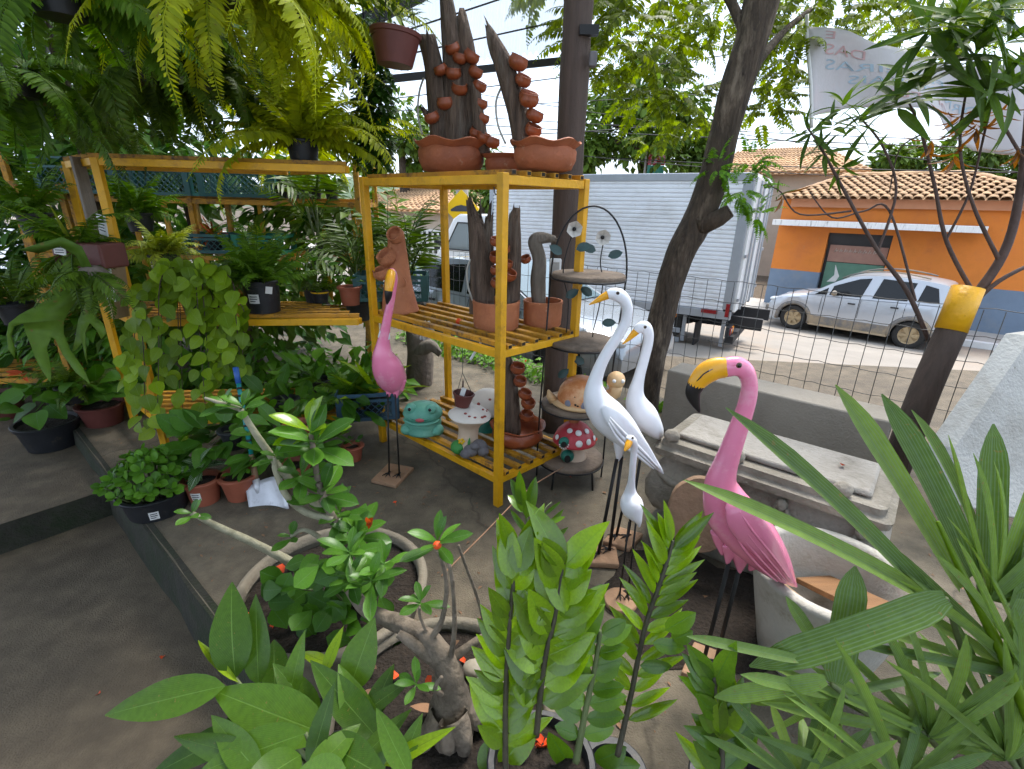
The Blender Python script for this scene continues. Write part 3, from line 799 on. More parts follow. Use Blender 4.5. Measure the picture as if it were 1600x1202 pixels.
def make_car(name, label, M, L, W, top, belt, paint, clad=None, wheels=(.75, 3.25), wr=.31, sill=.22, panes=(), rim='rim_grey', rails=False, spare=False, tail=True):
    """local: x from nose (0) to tail (L), y across (visible side -y), z up from the road. top/belt: control points (x, z)"""
    root = thing(name, label, 'car', M @ Vector((L / 2, 0, 0)))
    tp = np.array([p for p in spline(top, 10)]); bl = np.array([p for p in spline(belt, 10)])
    zt = lambda x: float(np.interp(x, tp[:, 0], tp[:, 1])); zb = lambda x: float(np.interp(x, bl[:, 0], bl[:, 1]))
    hw = lambda x: W / 2 * (1 - .16 * max(0, 1 - x / .55) ** 2 - .10 * max(0, 1 - (L - x) / .45) ** 2)
    X = [L * i / 90 for i in range(91)]

    def zlow(x):
        z = sill + .10 * max(0, 1 - x / .3) + .10 * max(0, 1 - (L - x) / .3)
        for wx in wheels:
            d = abs(x - wx); R = wr + .055
            if d < R: z = max(z, wr + math.sqrt(R * R - d * d))
        return z
    low = MB(); K = 0; V = []
    for x in X:
        w_ = hw(x); zl = zlow(x); ztl = min(zt(x), zb(x)); zl = min(zl, ztl - .04)
        sec = [(w_ * .80, zl), (w_ * .985, zl + .01), (w_, zl + (ztl - zl) * .35), (w_ * .99, zl + (ztl - zl) * .75), (w_ * .94, ztl - .015), (w_ * .86, ztl + .012), (w_ * .45, ztl + .03), (0, ztl + .035)]
        row = [Vector((x, -y, z)) for y, z in sec] + [Vector((x, y, z)) for y, z in sec[-2::-1]]
        K = len(row); V += row
    low.add(V, [(i * K + k, (i + 1) * K + k, (i + 1) * K + k + 1, i * K + k + 1) for i in range(len(X) - 1) for k in range(K - 1)] + [tuple(range(K)), tuple(range((len(X)) * K - 1, (len(X) - 1) * K - 1, -1))])
    xfm(low, M); low.build('body', paint, root, auto=35)
    # glasshouse
    xs = [x for x in X if zt(x) > zb(x) + .015]

    def gh(x, v, off=0., side=-1):
        h = zt(x) - zb(x); w0 = hw(x) * .93; w1 = hw(x) * .93 - .17 * h / .5
        z = zb(x) + h * .94 * v; y = w0 + (w1 - w0) * v
        return Vector((x, side * (y + off), z + off * .3))
    gm = MB(); V = []
    for x in xs:
        a = gh(x, 0); b_ = gh(x, 1); h = zt(x)
        row = [a, gh(x, .5), b_, Vector((x, b_.y * .8, h - .012)), Vector((x, 0, h))]
        row += [Vector((p.x, -p.y, p.z)) for p in row[-2::-1]]
        K = len(row); V += row
    gm.add(V, [(i * K + k, (i + 1) * K + k, (i + 1) * K + k + 1, i * K + k + 1) for i in range(len(xs) - 1) for k in range(K - 1)])
    xfm(gm, M); gm.build('cabin', paint, root, auto=35)
    for side in (-1, 1):
        for pl in panes:
            mb = MB(); n = len(pl)
            V = [gh(x, v, .006, side) for x, v in pl]
            mb.add(V, [tuple(range(n)) if side < 0 else tuple(range(n - 1, -1, -1))]); xfm(mb, M); mb.build('window', 'car_glass', root, False)
    # windscreen and rear window laid on the front and rear slopes
    def screen(xa, xb, m):
        mb = MB(); V = []
        for k in range(7):
            x = xa + (xb - xa) * k / 6; q = gh(x, 1); yy = min(abs(q.y), hw(x) * .86) * .95
            V += [Vector((x, -yy, zt(x) + .004)), Vector((x, -yy * .5, zt(x) + .012)), Vector((x, 0, zt(x) + .014)), Vector((x, yy * .5, zt(x) + .012)), Vector((x, yy, zt(x) + .004))]
        mb.add(V, [(i * 5 + k, (i + 1) * 5 + k, (i + 1) * 5 + k + 1, i * 5 + k + 1) for i in range(6) for k in range(4)]); xfm(mb, M)
        return mb.build('windscreen', m, root)
    screen(top_ws[name][0], top_ws[name][1], 'windscreen')
    screen(top_ws[name][2], top_ws[name][3], 'car_glass')
    tm, rm = wheel_meshes(wr, .19, rim)
    for wx in wheels:
        for side in (-1, 1):
            Mw = M @ Matrix.Translation((wx, side * (hw(wx) - .11), wr)) @ Matrix.Rotation(0 if side < 0 else PI, 4, 'Z')
            wo = put('wheel', tm, root, Mw); r2 = bpy.data.objects.new('rim', rm); COL.objects.link(r2); r2.parent = wo
    if clad:
        for side in (-1, 1):
            for wx in wheels:
                mb = MB(); R = wr + .075
                P = [(wx + R * math.cos(a), side * (hw(wx) + .004), wr + R * math.sin(a)) for a in [PI * (-.06 + 1.12 * k / 16) for k in range(17)]]
                mb.tube(P, .05, 6, squash=.5, up=(0, 1, 0)); xfm(mb, M); mb.build('arch_trim', clad, root)
            mb = MB(); x0, x1 = wheels[0] + wr + .07, wheels[1] - wr - .07; y = W / 2 + .006
            mb.box(((x0 + x1) / 2, side * y, sill + .15), (x1 - x0, .03, .20)); xfm(mb, M); mb.build('side_trim', clad, root, False, bevel=.01)
            mb = MB(); mb.box(((x0 + x1) / 2, side * (y - .01), sill + .025), (x1 - x0, .05, .05)); xfm(mb, M); mb.build('sill_dirt', 'car_dirt', root, False)
        for x_, lx in ((.06, .35), (L - .10, .4)):
            mb = MB(); mb.box((x_, 0, sill + .22), (.22, W * .86, .26)); xfm(mb, M); mb.build('bumper', clad, root, False, bevel=.04)
    for side in (-1, 1):                                    # lamps, mirrors, door handles
        mb = MB(); mb.ball((.20, side * hw(.2) * .80, zt(.2) - .06), (.20, .12, .075)); xfm(mb, M); mb.build('headlight', 'lamp_clear', root)
        if tail:
            mb = MB(); mb.box((L - .10, side * hw(L - .1) * .93, zb(L - .2) - .02), (.12, .10, .36)); xfm(mb, M); mb.build('tail_light', 'lamp_red', root, False, bevel=.02)
        xm = top_ws[name][1] - .05
        mb = MB(); mb.ball((xm, side * (hw(xm) + .09), zb(xm) + .10), (.06, .09, .07)); xfm(mb, M); mb.build('mirror', 'car_cladding', root)
        for hx in (L * .50, L * .72):
            mb = MB(); mb.box((hx, side * (hw(hx) * .99 + .012), zb(hx) - .12), (.16, .03, .035)); xfm(mb, M); mb.build('door_handle', 'chassis', root, False, bevel=.01)
        for hx in (L * .33, L * .545, L * .77):             # door gaps
            mb = MB(); P = [Vector((hx, side * (hw(hx) * q + .003), z)) for q, z in ((.985, sill + .26), (1.0, sill + .42), (.99, zb(hx) - .12), (.945, zb(hx) - .02))]
            mb.tube(P, .005, 4); xfm(mb, M); mb.build('door_gap', 'chassis', root)
        if rails:
            mb = MB(); x0, x1 = L * .40, L * .84
            mb.tube([(x0 + (x1 - x0) * k / 10, side * .50, zt(x0 + (x1 - x0) * k / 10) + .02 + .05 * math.sin(PI * min(1, max(0, k / 10)))) for k in range(11)], .018, 6); xfm(mb, M); mb.build('roof_rail', 'car_cladding', root)
    if spare:
        sp = put('spare_wheel', tm, root, M @ Matrix.Translation((L + .10, 0, .78)) @ Matrix.Rotation(rad(90), 4, 'Z'))
        r2 = bpy.data.objects.new('rim', rm); COL.objects.link(r2); r2.parent = sp
    for x_ in (L * .5,):
        mb = MB(); mb.box((x_, 0, sill + .06), (L * .9, W * .7, .12)); xfm(mb, M); mb.build('underbody', 'chassis', root, False)
    return root


top_ws = {'family_car': (.98, 1.62, 3.72, 3.88), 'parked_car': (1.10, 1.95, 3.55, 4.05)}
# silver family car on the far lane, nose to the left
wf, wb = gp(1235, 514, -1.2), gp(1413, 545, -1.2)
dx = Vector((wb.x - wf.x, wb.y - wf.y, 0)); k_ = dx.length / 2.51; dx.normalize(); dy = Vector((-dx.y, dx.x, 0))
org = wf - dx * (.72 * k_) + dy * (.78 * k_); org.z = -1.2
CM = Matrix(((dx.x, dy.x, 0, org.x), (dx.y, dy.y, 0, org.y), (0, 0, 1, -1.2), (0, 0, 0, 1))) @ Matrix.Scale(k_, 4)
make_car('family_car', 'silver family car with muddy wheels and roof rails in front of the orange house', CM, 3.93, 1.70,
         [(0, .58), (.12, .74), (.5, .90), (.98, 1.02), (1.62, 1.44), (2.1, 1.58), (2.8, 1.62), (3.5, 1.56), (3.72, 1.46), (3.88, 1.05), (3.93, .70)],
         [(0, .80), (.9, .97), (2.0, 1.00), (3.2, 1.05), (3.93, 1.06)], 'car_silver', 'car_cladding', (.72, 3.23), .325, .22,
         [[(1.10, .08), (1.38, .08), (1.38, .72)], [(1.43, .08), (2.12, .08), (2.22, .90), (1.98, .88), (1.48, .74)], [(2.34, .08), (3.02, .08), (3.10, .86), (2.44, .90)], [(3.20, .10), (3.60, .14), (3.50, .78), (3.26, .84)]],
         'rim_dirt', True, True)
# grey car parked right behind the fence, nose to the right
px_ = -(st(1, 0)); py_ = -(st(0, 1))
NM = Matrix(((px_.x, py_.x, 0, 0), (px_.y, py_.y, 0, 0), (0, 0, 1, 0), (0, 0, 0, 1)))
nose = st(-2.35, 5.32, -.36)
NM = Matrix.Translation(nose) @ NM
make_car('parked_car', 'blue-grey car parked nose right just behind the wire fence', NM, 4.1, 1.64,
         [(0, .50), (.1, .64), (.5, .76), (1.10, .86), (1.95, 1.28), (2.5, 1.34), (3.1, 1.30), (3.55, 1.20), (4.05, .92), (4.1, .6)],
         [(0, .72), (1.0, .82), (2.2, .86), (4.1, .90)], 'car_grey', None, (.78, 3.22), .30, .2,
         [[(1.45, .08), (2.3, .08), (2.3, .88), (1.98, .86)], [(2.4, .08), (3.2, .08), (3.3, .80), (2.42, .88)], [(3.3, .1), (3.7, .15), (3.45, .74)]])

# box truck
q0 = at(1141, 497, 8.1); q1 = at(765, 271, 10.7)
ex = Vector((q1.x - q0.x, q1.y - q0.y, 0)).normalized(); ey = Vector((ex.y, -ex.x, 0)) * 1.0    # along to the cab, away from the photographer
if ey.y < 0: ey = -ey
TZ = -.64; TBZ = q0.z - TZ; TTZ = at(1160, 269, 8.1).z - TZ
TM = Matrix(((ex.x, ey.x, 0, q0.x), (ex.y, ey.y, 0, q0.y), (0, 0, 1, TZ), (0, 0, 0, 1)))
BLN = 4.9; BW = 2.15
truck = thing('box_truck', 'white box truck with ribbed silver cargo box parked across the street', 'truck', TM @ Vector((BLN / 2, 0, 0)))


def tpart(name, mb, m, parent=truck, smooth=False, bevel=0, auto=None):
    xfm(mb, TM); return mb.build(name, m, parent, smooth, bevel, auto)


mb = MB(); pr = []                              # ribbed side panel: one rib every 62 mm
z = TBZ + .10
while z < TTZ - .12:
    pr += [(0, z), (-.016, z + .012), (-.016, z + .045), (0, z + .057)]; z += .068
for side in (0, 1):
    V = []
    for (d, zz) in pr:
        y = d if side == 0 else BW - d
        V += [Vector((.13, y, zz)), Vector((BLN - .06, y, zz))]
    mb.add(V, [(2 * i, 2 * i + 1, 2 * i + 3, 2 * i + 2) for i in range(len(pr) - 1)])
tpart('ribbed_side', mb, 'truck_alu')
for (c, d, nm) in (((BLN / 2, .02, TBZ + .03), (BLN, .10, .14), 'lower_rail'), ((BLN / 2, .02, TTZ - .06), (BLN, .10, .12), 'upper_rail'), ((BLN / 2, BW - .02, TBZ + .03), (BLN, .10, .14), 'lower_rail'),
                   ((BLN / 2, BW - .02, TTZ - .06), (BLN, .10, .12), 'upper_rail'), ((.07, .025, (TBZ + TTZ) / 2), (.16, .09, TTZ - TBZ - .25), 'corner_post'), ((.07, BW - .025, (TBZ + TTZ) / 2), (.16, .09, TTZ - TBZ - .25), 'corner_post'),
                   ((BLN - .05, .025, (TBZ + TTZ) / 2), (.10, .09, TTZ - TBZ - .25), 'corner_post')):
    mb = MB(); mb.box(c, d); tpart(nm, mb, 'truck_trim', bevel=.01)
mb = MB(); mb.box((BLN / 2, BW / 2, TTZ - .02), (BLN - .02, BW - .1, .05)); tpart('box_roof', mb, 'truck_white')
mb = MB(); mb.box((BLN - .04, BW / 2, (TBZ + TTZ) / 2), (.05, BW - .1, TTZ - TBZ - .1)); tpart('front_panel', mb, 'truck_white')
mb = MB(); mb.box((BLN / 2, BW / 2, TBZ), (BLN - .1, BW - .14, .10)); tpart('box_floor', mb, 'chassis')
for k in (0, 1):
    mb = MB(); yc = BW * (.25 + .5 * k); mb.box((-.025, yc, (TBZ + TTZ) / 2 + .02), (.05, BW * .47, TTZ - TBZ - .14)); dd = tpart('rear_door', mb, 'truck_white', bevel=.012)
    for yy in (BW * (.25 + .5 * k) - .18, BW * (.25 + .5 * k) + .2):
        mb = MB(); mb.tube([(-.07, yy, TBZ + .1), (-.07, yy, TTZ - .1)], .017, 6); tpart('lock_bar', mb, 'truck_trim', dd)
    for zz in (.3, 1.0, 1.7):
        mb = MB(); mb.box((-.06, .06 if k == 0 else BW - .06, TBZ + zz), (.03, .12, .05)); tpart('hinge', mb, 'truck_trim', dd)
for yy in (.55, BW - .55):
    mb = MB(); mb.box((BLN / 2 + .3, yy, TBZ - .16), (BLN + 1.5, .09, .20)); tpart('chassis_rail', mb, 'chassis')
mb = MB(); mb.box((-.02, BW / 2, TBZ - .40), (.14, BW * .9, .12)); tpart('bumper_bar', mb, 'chassis')
for yy in (.12, BW - .12):
    mb = MB(); mb.box((.02, yy + .12, TBZ - .26), (.06, .40, .16)); tl_ = tpart('tail_light', mb, 'chassis')
    mb = MB(); mb.box((-.02, yy + .05, TBZ - .26), (.03, .14, .12)); tpart('lamp', mb, 'lamp_red', tl_, bevel=.01)
    mb = MB(); mb.box((-.02, yy + .22, TBZ - .26), (.03, .12, .12)); tpart('lamp', mb, 'lamp_amber', tl_, bevel=.01)
for x in (.35, .62): pass
mb = MB(); mb.box((.34, -.035, TBZ + .07), (.26, .02, .06)); tpart('reflector', mb, 'lamp_red')
mb = MB(); mb.box((.06, -.03, TBZ + .12), (.06, .02, .22)); tpart('reflector', mb, 'lamp_red')
mb = MB(); mb.box((.95, -.03, TBZ - .07), (.16, .04, .06)); tpart('side_marker', mb, 'lamp_amber', bevel=.01)
for x in (.10, .75, 2.6, 3.3):
    mb = MB(); mb.box((x, .10, TBZ - .30), (.06, .04, .46)); tpart('guard_post', mb, 'truck_trim')
for zz in (TBZ - .35, TBZ - .52):
    mb = MB(); mb.box((1.9, .08, zz), (2.2, .03, .09)); tpart('guard_rail', mb, 'truck_trim', bevel=.01)
mb = MB(); mb.box((.55, .32, TBZ - .38), (.03, .45, .42)); tpart('mud_flap', mb, 'chassis')
mb = MB(); mb.box((2.5, BW / 2, TBZ - .22), (.8, .8, .3)); tpart('fuel_tank', mb, 'chassis', bevel=.05)
tm, rm = wheel_meshes(.37, .24, 'rim_grey', 8)
for x in (1.15, BLN + .75):
    for side in (0, 1):
        Mw = TM @ Matrix.Translation((x, .20 if side == 0 else BW - .20, .37)) @ Matrix.Rotation(0 if side == 0 else PI, 4, 'Z')
        wo = put('wheel', tm, truck, Mw); r2 = bpy.data.objects.new('rim', rm); COL.objects.link(r2); r2.parent = wo
# cab
cb = MB(); c0 = BLN + .10; Y0, Y1 = .18, BW - .18
prof = [(c0, .62), (c0, 1.95), (c0 + .10, 2.08), (c0 + .85, 2.08), (c0 + 1.02, 1.98), (c0 + 1.45, 1.30), (c0 + 1.55, 1.15), (c0 + 1.58, .62)]
n = len(prof)
cb.add([Vector((x, Y0, z)) for x, z in prof] + [Vector((x, Y1, z)) for x, z in prof], [tuple(range(n)), tuple(range(2 * n - 1, n - 1, -1))] + [((k + 1) % n, k, n + k, n + (k + 1) % n) for k in range(n)])
tpart('cab', cb, 'truck_white', bevel=.04)
for yy, sgn in ((Y0, -1), (Y1, 1)):
    mb = MB(); P = [(c0 + .22, 1.32), (c0 + .22, 1.90), (c0 + .88, 1.90), (c0 + 1.24, 1.32)]
    mb.add([Vector((x, yy + sgn * .008, z)) for x, z in P], [(0, 1, 2, 3) if sgn > 0 else (3, 2, 1, 0)]); tpart('side_window', mb, 'cab_glass')
    mb = MB()
    mb.tube([(x, yy + sgn * .012, z) for x, z in P + P[:1]], .016, 4); tpart('window_seal', mb, 'chassis')
    mb = MB(); mb.box((c0 + 1.36, yy + sgn * .16, 1.46), (.06, .16, .30)); tpart('mirror', mb, 'chassis', bevel=.02)
mb = MB(); mb.add([Vector((c0 + 1.05, Y0 + .1, 1.95)), Vector((c0 + 1.05, Y1 - .1, 1.95)), Vector((c0 + 1.45, Y1 - .08, 1.325)), Vector((c0 + 1.45, Y0 + .08, 1.325))], [(0, 1, 2, 3)]); tpart('windscreen', mb, 'cab_glass')
mb = MB(); mb.box((c0 + 1.58, BW / 2, .52), (.14, BW * .8, .26)); tpart('front_bumper', mb, 'chassis', bevel=.03)

# speed bump sign on its post
sgp = at(722, 326, 11.6)
sg = thing('speed_bump_sign', 'yellow diamond road sign with black hump on a pale post', 'road sign', (sgp.x, sgp.y, -.95))
mb = MB(); mb.tube([(sgp.x, sgp.y + .08, -.95), (sgp.x, sgp.y + .08, 3.4)], .14, 10); mb.build('post', 'grey_concrete', sg)
SM = Matrix.Translation(sgp + Vector((0, -.10, 0))) @ Matrix.Rotation(rad(-8), 4, 'Z') @ Matrix.Rotation(rad(90), 4, 'X')
mb = MB(); q = .40; mb.prism([(0, -q), (q, 0), (0, q), (-q, 0)], .02); xfm(mb, SM); pl = mb.build('plate', 'sign_yellow', sg, False, bevel=.006)
mb = MB(); mb.prism([(-.24, -.06), (.24, -.06), (.24, -.02), (.12, .05), (0, .075), (-.12, .05), (-.24, -.02)], .008); xfm(mb, SM @ Matrix.Translation((0, 0, .021))); mb.build('symbol', 'ink', pl, False)

# red and green shop board above the truck
bp = at(1025, 258, 20)
sb = thing('shop_board', 'small red and green board on a pole above the truck roof', 'sign', (bp.x, bp.y, -1.2))
mb = MB(); mb.box(bp + Vector((0, 0, .2)), (.62, .05, .42)); mb.build('board_top', 'lamp_red', sb, False)
mb = MB(); mb.box(bp + Vector((0, 0, -.24)), (.62, .05, .44)); mb.build('board_bottom', 'house_green', sb, False)
mb = MB(); mb.tube([(bp.x - .4, bp.y, -1.2), (bp.x - .4, bp.y, bp.z + .6)], .04, 6); mb.build('pole', 'grey_concrete', sb)

# white picket fence by the far pavement, left
pf0 = at(672, 405, 12.8); pf = thing('picket_fence', 'white picket fence behind the truck cab', 'fence', (pf0.x, pf0.y, -1.0))
for k in range(16):
    p = Vector((pf0.x - 1.4 + k * .14, pf0.y + .3 - k * .06, -1.0)); mb = MB(); mb.box(p + Vector((0, 0, 1.0)), (.05, .03, 2.0)); mb.build('picket', 'picket_white', pf, False)
for zz in (.4, 1.6):
    mb = MB(); mb.bar((pf0.x - 1.5, pf0.y + .38, -1 + zz), (pf0.x + .8, pf0.y - .58, -1 + zz), .03, .07); mb.build('rail', 'picket_white', pf, False)

# ================================================================== WIRE FENCE
FT = 4.03
fence = thing('wire_fence', 'dark wire mesh fence along the edge of the nursery', 'fence', st(-2, FT, 0))
fz1 = 1.13
rg = random.Random(11)
wm = MB(); wm.tube([(0, 0, 0), (.004, .002, .4), (-.003, 0, .8), (0, 0, 1.25)], .0026, 5); wme = wm.mesh('upright_wire', 'wire')
for k in range(92):
    s_ = -8.2 + k * .102
    put('upright_wire', wme, fence, Matrix.Translation(st(s_, FT, -.12)) @ Matrix.Rotation(rg.uniform(-.004, .004), 4, 'Y'))
for j in range(8):
    zz = -.02 + j * .165; mb = MB()
    P = [st(-8.3 + .051 * k, FT + (.006 if k % 2 else -.004), zz + .004 * math.sin(k * PI / 2) + .008 * noise.noise((k * .05, j * 3, 0))) for k in range(190)]
    mb.tube(P, .0024, 4); mb.build('line_wire', 'wire', fence)
# leaning log post with a yellow top
pp0, pp1, ppy = Vector((2.48, 2.82, 0)), at(1512, 452, 3.0), 0
lp = thing('log_post', 'leaning wooden post with a yellow painted top beside the concrete slab', 'post', pp0)
ax = pp1 - pp0
mb = MB(); mb.tube([pp0 + ax * t_ + Vector((.006 * math.sin(9 * t_), 0, 0)) for t_ in [k / 10 for k in range(11)]], [.086 - .010 * k / 10 for k in range(11)], 14); mb.build('shaft', 'pole_wood', lp)
mb = MB(); mb.tube([pp0 + ax * .80, pp0 + ax * 1.008], [.0825, .081], 14); mb.build('painted_top', 'yellow_paint', lp)

# ================================================================== WOODEN POLE
pb = Vector((.335, 3.52, 0)); pt_ = at(908, -60, 3.5)
pole = thing('wooden_pole', 'thick dark wooden pole standing behind the right rack', 'pole', pb)
ax = pt_ - pb
mb = MB(); mb.tube([pb + ax * (k / 16) for k in range(17)], [.098 - .010 * k / 16 + .003 * math.sin(k * 2.1) for k in range(17)], 18); mb.build('shaft', 'pole_wood', pole)
bx = at(905, 85, 3.38); mb = MB(); mb.box(bx + Vector((.085, .02, -.02)), (.045, .05, .08)); mb.build('junction_box', 'stone_grey', pole, False, bevel=.008)
bx = at(868, 417, 3.40); mb = MB(); mb.box(bx, (.075, .04, .11)); so_ = mb.build('socket', 'white_plastic', pole, False, bevel=.008)
mb = MB(); mb.box(bx + Vector((0, -.023, 0)), (.045, .008, .065)); mb.build('socket_face', 'slab_grey', so_, False)
mb = MB(); mb.bar(at(905, 48, 3.42), at(935, 48, 3.42), .05, .05); mb.build('bracket', 'black_metal', pole, False)

# ================================================================== POLYCARBONATE ROOF EDGE
ra_, rb_ = at(560, 118, 4.7), at(880, 78, 5.1)
rc_, rd_ = at(900, -150, 4.0), at(560, 20, 3.6)
rs = thing('roof_sheet', 'corrugated clear plastic roof sheet seen from below behind the pole', 'roof sheet', ra_)
mb = MB(); NC = 130; V = []
for i in range(NC + 1):
    f = i / NC; off = .018 * math.cos(i * PI / 2)
    a_ = ra_.lerp(rb_, f); b_ = rd_.lerp(rc_, f)
    for k in range(7): V.append(a_.lerp(b_, k / 6) + Vector((0, 0, off)))
mb.add(V, [(i * 7 + k, (i + 1) * 7 + k, (i + 1) * 7 + k + 1, i * 7 + k + 1) for i in range(NC) for k in range(6)]); mb.build('sheet', 'poly_sheet', rs)
mb = MB(); mb.bar(ra_ + Vector((0, 0, -.05)), rb_ + Vector((.3, 0, -.05)), .035, .055); mb.build('edge_batten', 'roof_sheet_frame', rs, False)
mb = MB(); mb.bar(rd_ + Vector((0, 0, -.06)), rc_ + Vector((0, 0, -.06)), .05, .08); mb.build('beam', 'roof_sheet_frame', rs, False)
for f in (.3, .62):
    mb = MB(); a_ = ra_.lerp(rd_, f); b_ = rb_.lerp(rc_, f); mb.tube([a_ + Vector((0, 0, -.03)), b_ + Vector((0, 0, -.03))], .006, 4); mb.build('tie_wire', 'cable', rs)

# ================================================================== POWER LINES
for k, (x0, y0, x1, y1, Y0_, Y1_) in enumerate([(590, 168, 1300, 128, 16, 18), (590, 150, 1270, 60, 16, 16), (930, 170, 1600, 262, 18, 13), (930, 200, 1600, 225, 18, 13), (930, 188, 1600, 215, 18, 14), (1120, 250, 1600, 262, 18, 13), (930, 240, 1240, 265, 19, 17), (700, 205, 900, 200, 17, 17)]):
    a_, b_ = at(x0, y0, Y0_), at(x1, y1, Y1_); d = (b_ - a_); a_ = a_ - d * .6; b_ = b_ + d * .6
    mb = MB(); mb.tube([a_.lerp(b_, i / 20) - Vector((0, 0, 1.2 * (1 - (2 * i / 20 - 1) ** 2) * .12)) for i in range(21)], .011 + .003 * (k % 2), 4)
    setp(mb.build('power_line', 'cable'), ('thick upper overhead cable crossing behind the pole', 'overhead cable rising to the tree crown', 'overhead cable sloping down towards the tile roof', 'higher overhead cable crossing under the banner', 'thin overhead cable between two thicker ones', 'lowest overhead cable just above the tile roof', 'overhead cable just above the truck roof', 'short-looking overhead cable left of the pole')[k], 'cable', 'power lines over the street')

# ================================================================== BANNER
def cloth_pt(u, v):
    """banner surface: u 0..1 left to right, v 0..1 bottom to top"""
    tl_, bl_, = at(1266, 36, 4.6), at(1264, 183, 4.6)
    tr_, br_ = at(1700, 100, 5.2), at(1660, 262, 5.2)
    a_ = tl_.lerp(tr_, u); b_ = bl_.lerp(br_, u)
    sag = math.sin(PI * min(1, u * 1.1))
    b_ = b_ + Vector((0, 0, .20 * max(0, math.sin(PI * min(1, u / .62)))))
    a_ = a_ + Vector((0, 0, -.13 * math.sin(PI * u)))
    return b_.lerp(a_, v) + Vector((.02, .07 * math.sin(u * 13 + v * 2) + .03 * math.sin(u * 29 - v * 4), .012 * math.sin(u * 20)))


ban = thing('banner', 'white cloth banner with hand-painted letters seen from behind', 'banner', cloth_pt(0, 0))
mb = MB(); nu, nv = 50, 14
mb.add([cloth_pt(i / nu, j / nv) for i in range(nu + 1) for j in range(nv + 1)], [(i * (nv + 1) + j, (i + 1) * (nv + 1) + j, (i + 1) * (nv + 1) + j + 1, i * (nv + 1) + j + 1) for i in range(nu) for j in range(nv)])
o = mb.build('cloth', 'banner_cloth', ban); so2 = o.modifiers.new('thick', 'SOLIDIFY'); so2.thickness = .004; so2.offset = 1
mb = MB(); mb.tube([cloth_pt(0, j / 8) for j in range(-1, 10)], .014, 6); mb.build('hem_pole', 'picket_white', ban)


def lettering(txt, u0, v0, hgt, wdt, m, du=0., tilt=0.):
    """letters on the far side's print showing through: mirrored, laid on the cloth"""
    cu = bpy.data.curves.new('lettering', 'FONT'); cu.body = txt; cu.size = 1.0; cu.resolution_u = 3
    ob = bpy.data.objects.new('lettering_source', cu); COL.objects.link(ob)
    me = bpy.data.meshes.new_from_object(ob.evaluated_get(bpy.context.evaluated_depsgraph_get())); bpy.data.objects.remove(ob)
    W_ = max(v.co.x for v in me.vertices) or 1
    for v in me.vertices:
        u = u0 + wdt * (1 - v.co.x / W_); vv = v0 + hgt * v.co.y + tilt * (u - u0)
        p = cloth_pt(u, vv); p.y -= .009; v.co = p
    me.materials.append(MATS[m]); put('lettering', me, ban)


lettering('DAS', .045, .70, .17, .13, 'ink_red', tilt=.1)
lettering('FLOREIRAS', .05, .53, .17, .42, 'ink_blue', tilt=.1)
lettering('ORNAMENTAIS', .13, .36, .17, .50, 'ink_blue', tilt=.1)
lettering('E', .045, .88, .12, .03, 'ink_red')
lettering('FONTES', .24, .18, .15, .30, 'ink_red', tilt=.12)

# ================================================================== STREET TREE
Yt = 3.95
tp = [(1000, 668, .20), (1010, 600, .155), (1022, 545, .145), (1040, 470, .138), (1062, 400, .142), (1090, 345, .150), (1112, 285, .138), (1130, 215, .132), (1150, 140, .140), (1172, 70, .142), (1190, 0, .150), (1215, -120, .15), (1245, -260, .14)]
tree = thing('street_tree', 'tall leaning tree with rough trunk and cut branch stub beside the fence', 'tree', gp(1005, 655))
P = spline([tuple(at(x, y, Yt)) + (r * .76,) for x, y, r in tp], 5)
mb = MB(); nr = 20; V = []
T_ = [Vector(p[:3]) for p in P]
for i, p in enumerate(P):
    c = Vector(p[:3]); r = p[3]
    d = (T_[min(i + 1, len(P) - 1)] - T_[max(i - 1, 0)]).normalized(); x_ = d.cross(Vector((0, 1, 0))).normalized(); y_ = d.cross(x_)
    for k in range(nr):
        a = 2 * PI * k / nr; q = 1 + .10 * noise.noise((math.cos(a) * 1.6, math.sin(a) * 1.6, i * .22)) + .07 * noise.noise((math.cos(a) * 4, math.sin(a) * 4, i * .5))
        V.append(c + (x_ * math.cos(a) + y_ * math.sin(a)) * r * q)
mb.add(V, [(i * nr + k, i * nr + (k + 1) % nr, (i + 1) * nr + (k + 1) % nr, (i + 1) * nr + k) for i in range(len(P) - 1) for k in range(nr)])
mb.build('trunk', 'bark', tree)
mb = MB(); mb.tube([at(1092, 352, Yt - .05), at(1125, 340, Yt - .1), at(1140, 330, Yt - .13)], [.085, .062, .05], 12); stb = mb.build('cut_branch', 'bark', tree)
mb = MB(); mb.tube([at(1140, 330, Yt - .13), at(1141.5, 329, Yt - .132)], [.046, .044], 12); mb.build('cut_face', 'log_grey', stb)
limbs = [((1172, 70), (1100, -60), (960, -120), (860, -140), 3.9, 4.6), ((1190, 0), (1290, -80), (1400, -110), (1520, -140), 4.0, 5.0), ((1150, 140), (1215, 60), (1260, 20), (1330, -30), 4.0, 5.2), ((1215, -120), (1200, -300), (1150, -500), (1000, -700), 3.8, 3.0)]
lpts = []
for a, b_, c, d, ya, yb in limbs:
    Q = spline([tuple(at(*a, ya)), tuple(at(*b_, ya * .6 + yb * .4)), tuple(at(*c, ya * .3 + yb * .7)), tuple(at(*d, yb))], 6)
    mb = MB(); mb.tube(Q, [.038 - .028 * i / (len(Q) - 1) for i in range(len(Q))], 8); mb.build('limb', 'bark', tree); lpts.append(Q)
# crown: feathery sprays (rachis with small leaflets)
spray = frond_arr(.30, .075, 11, .9, .1, .42, leaf='oval')
rg = random.Random(21); Ms = []


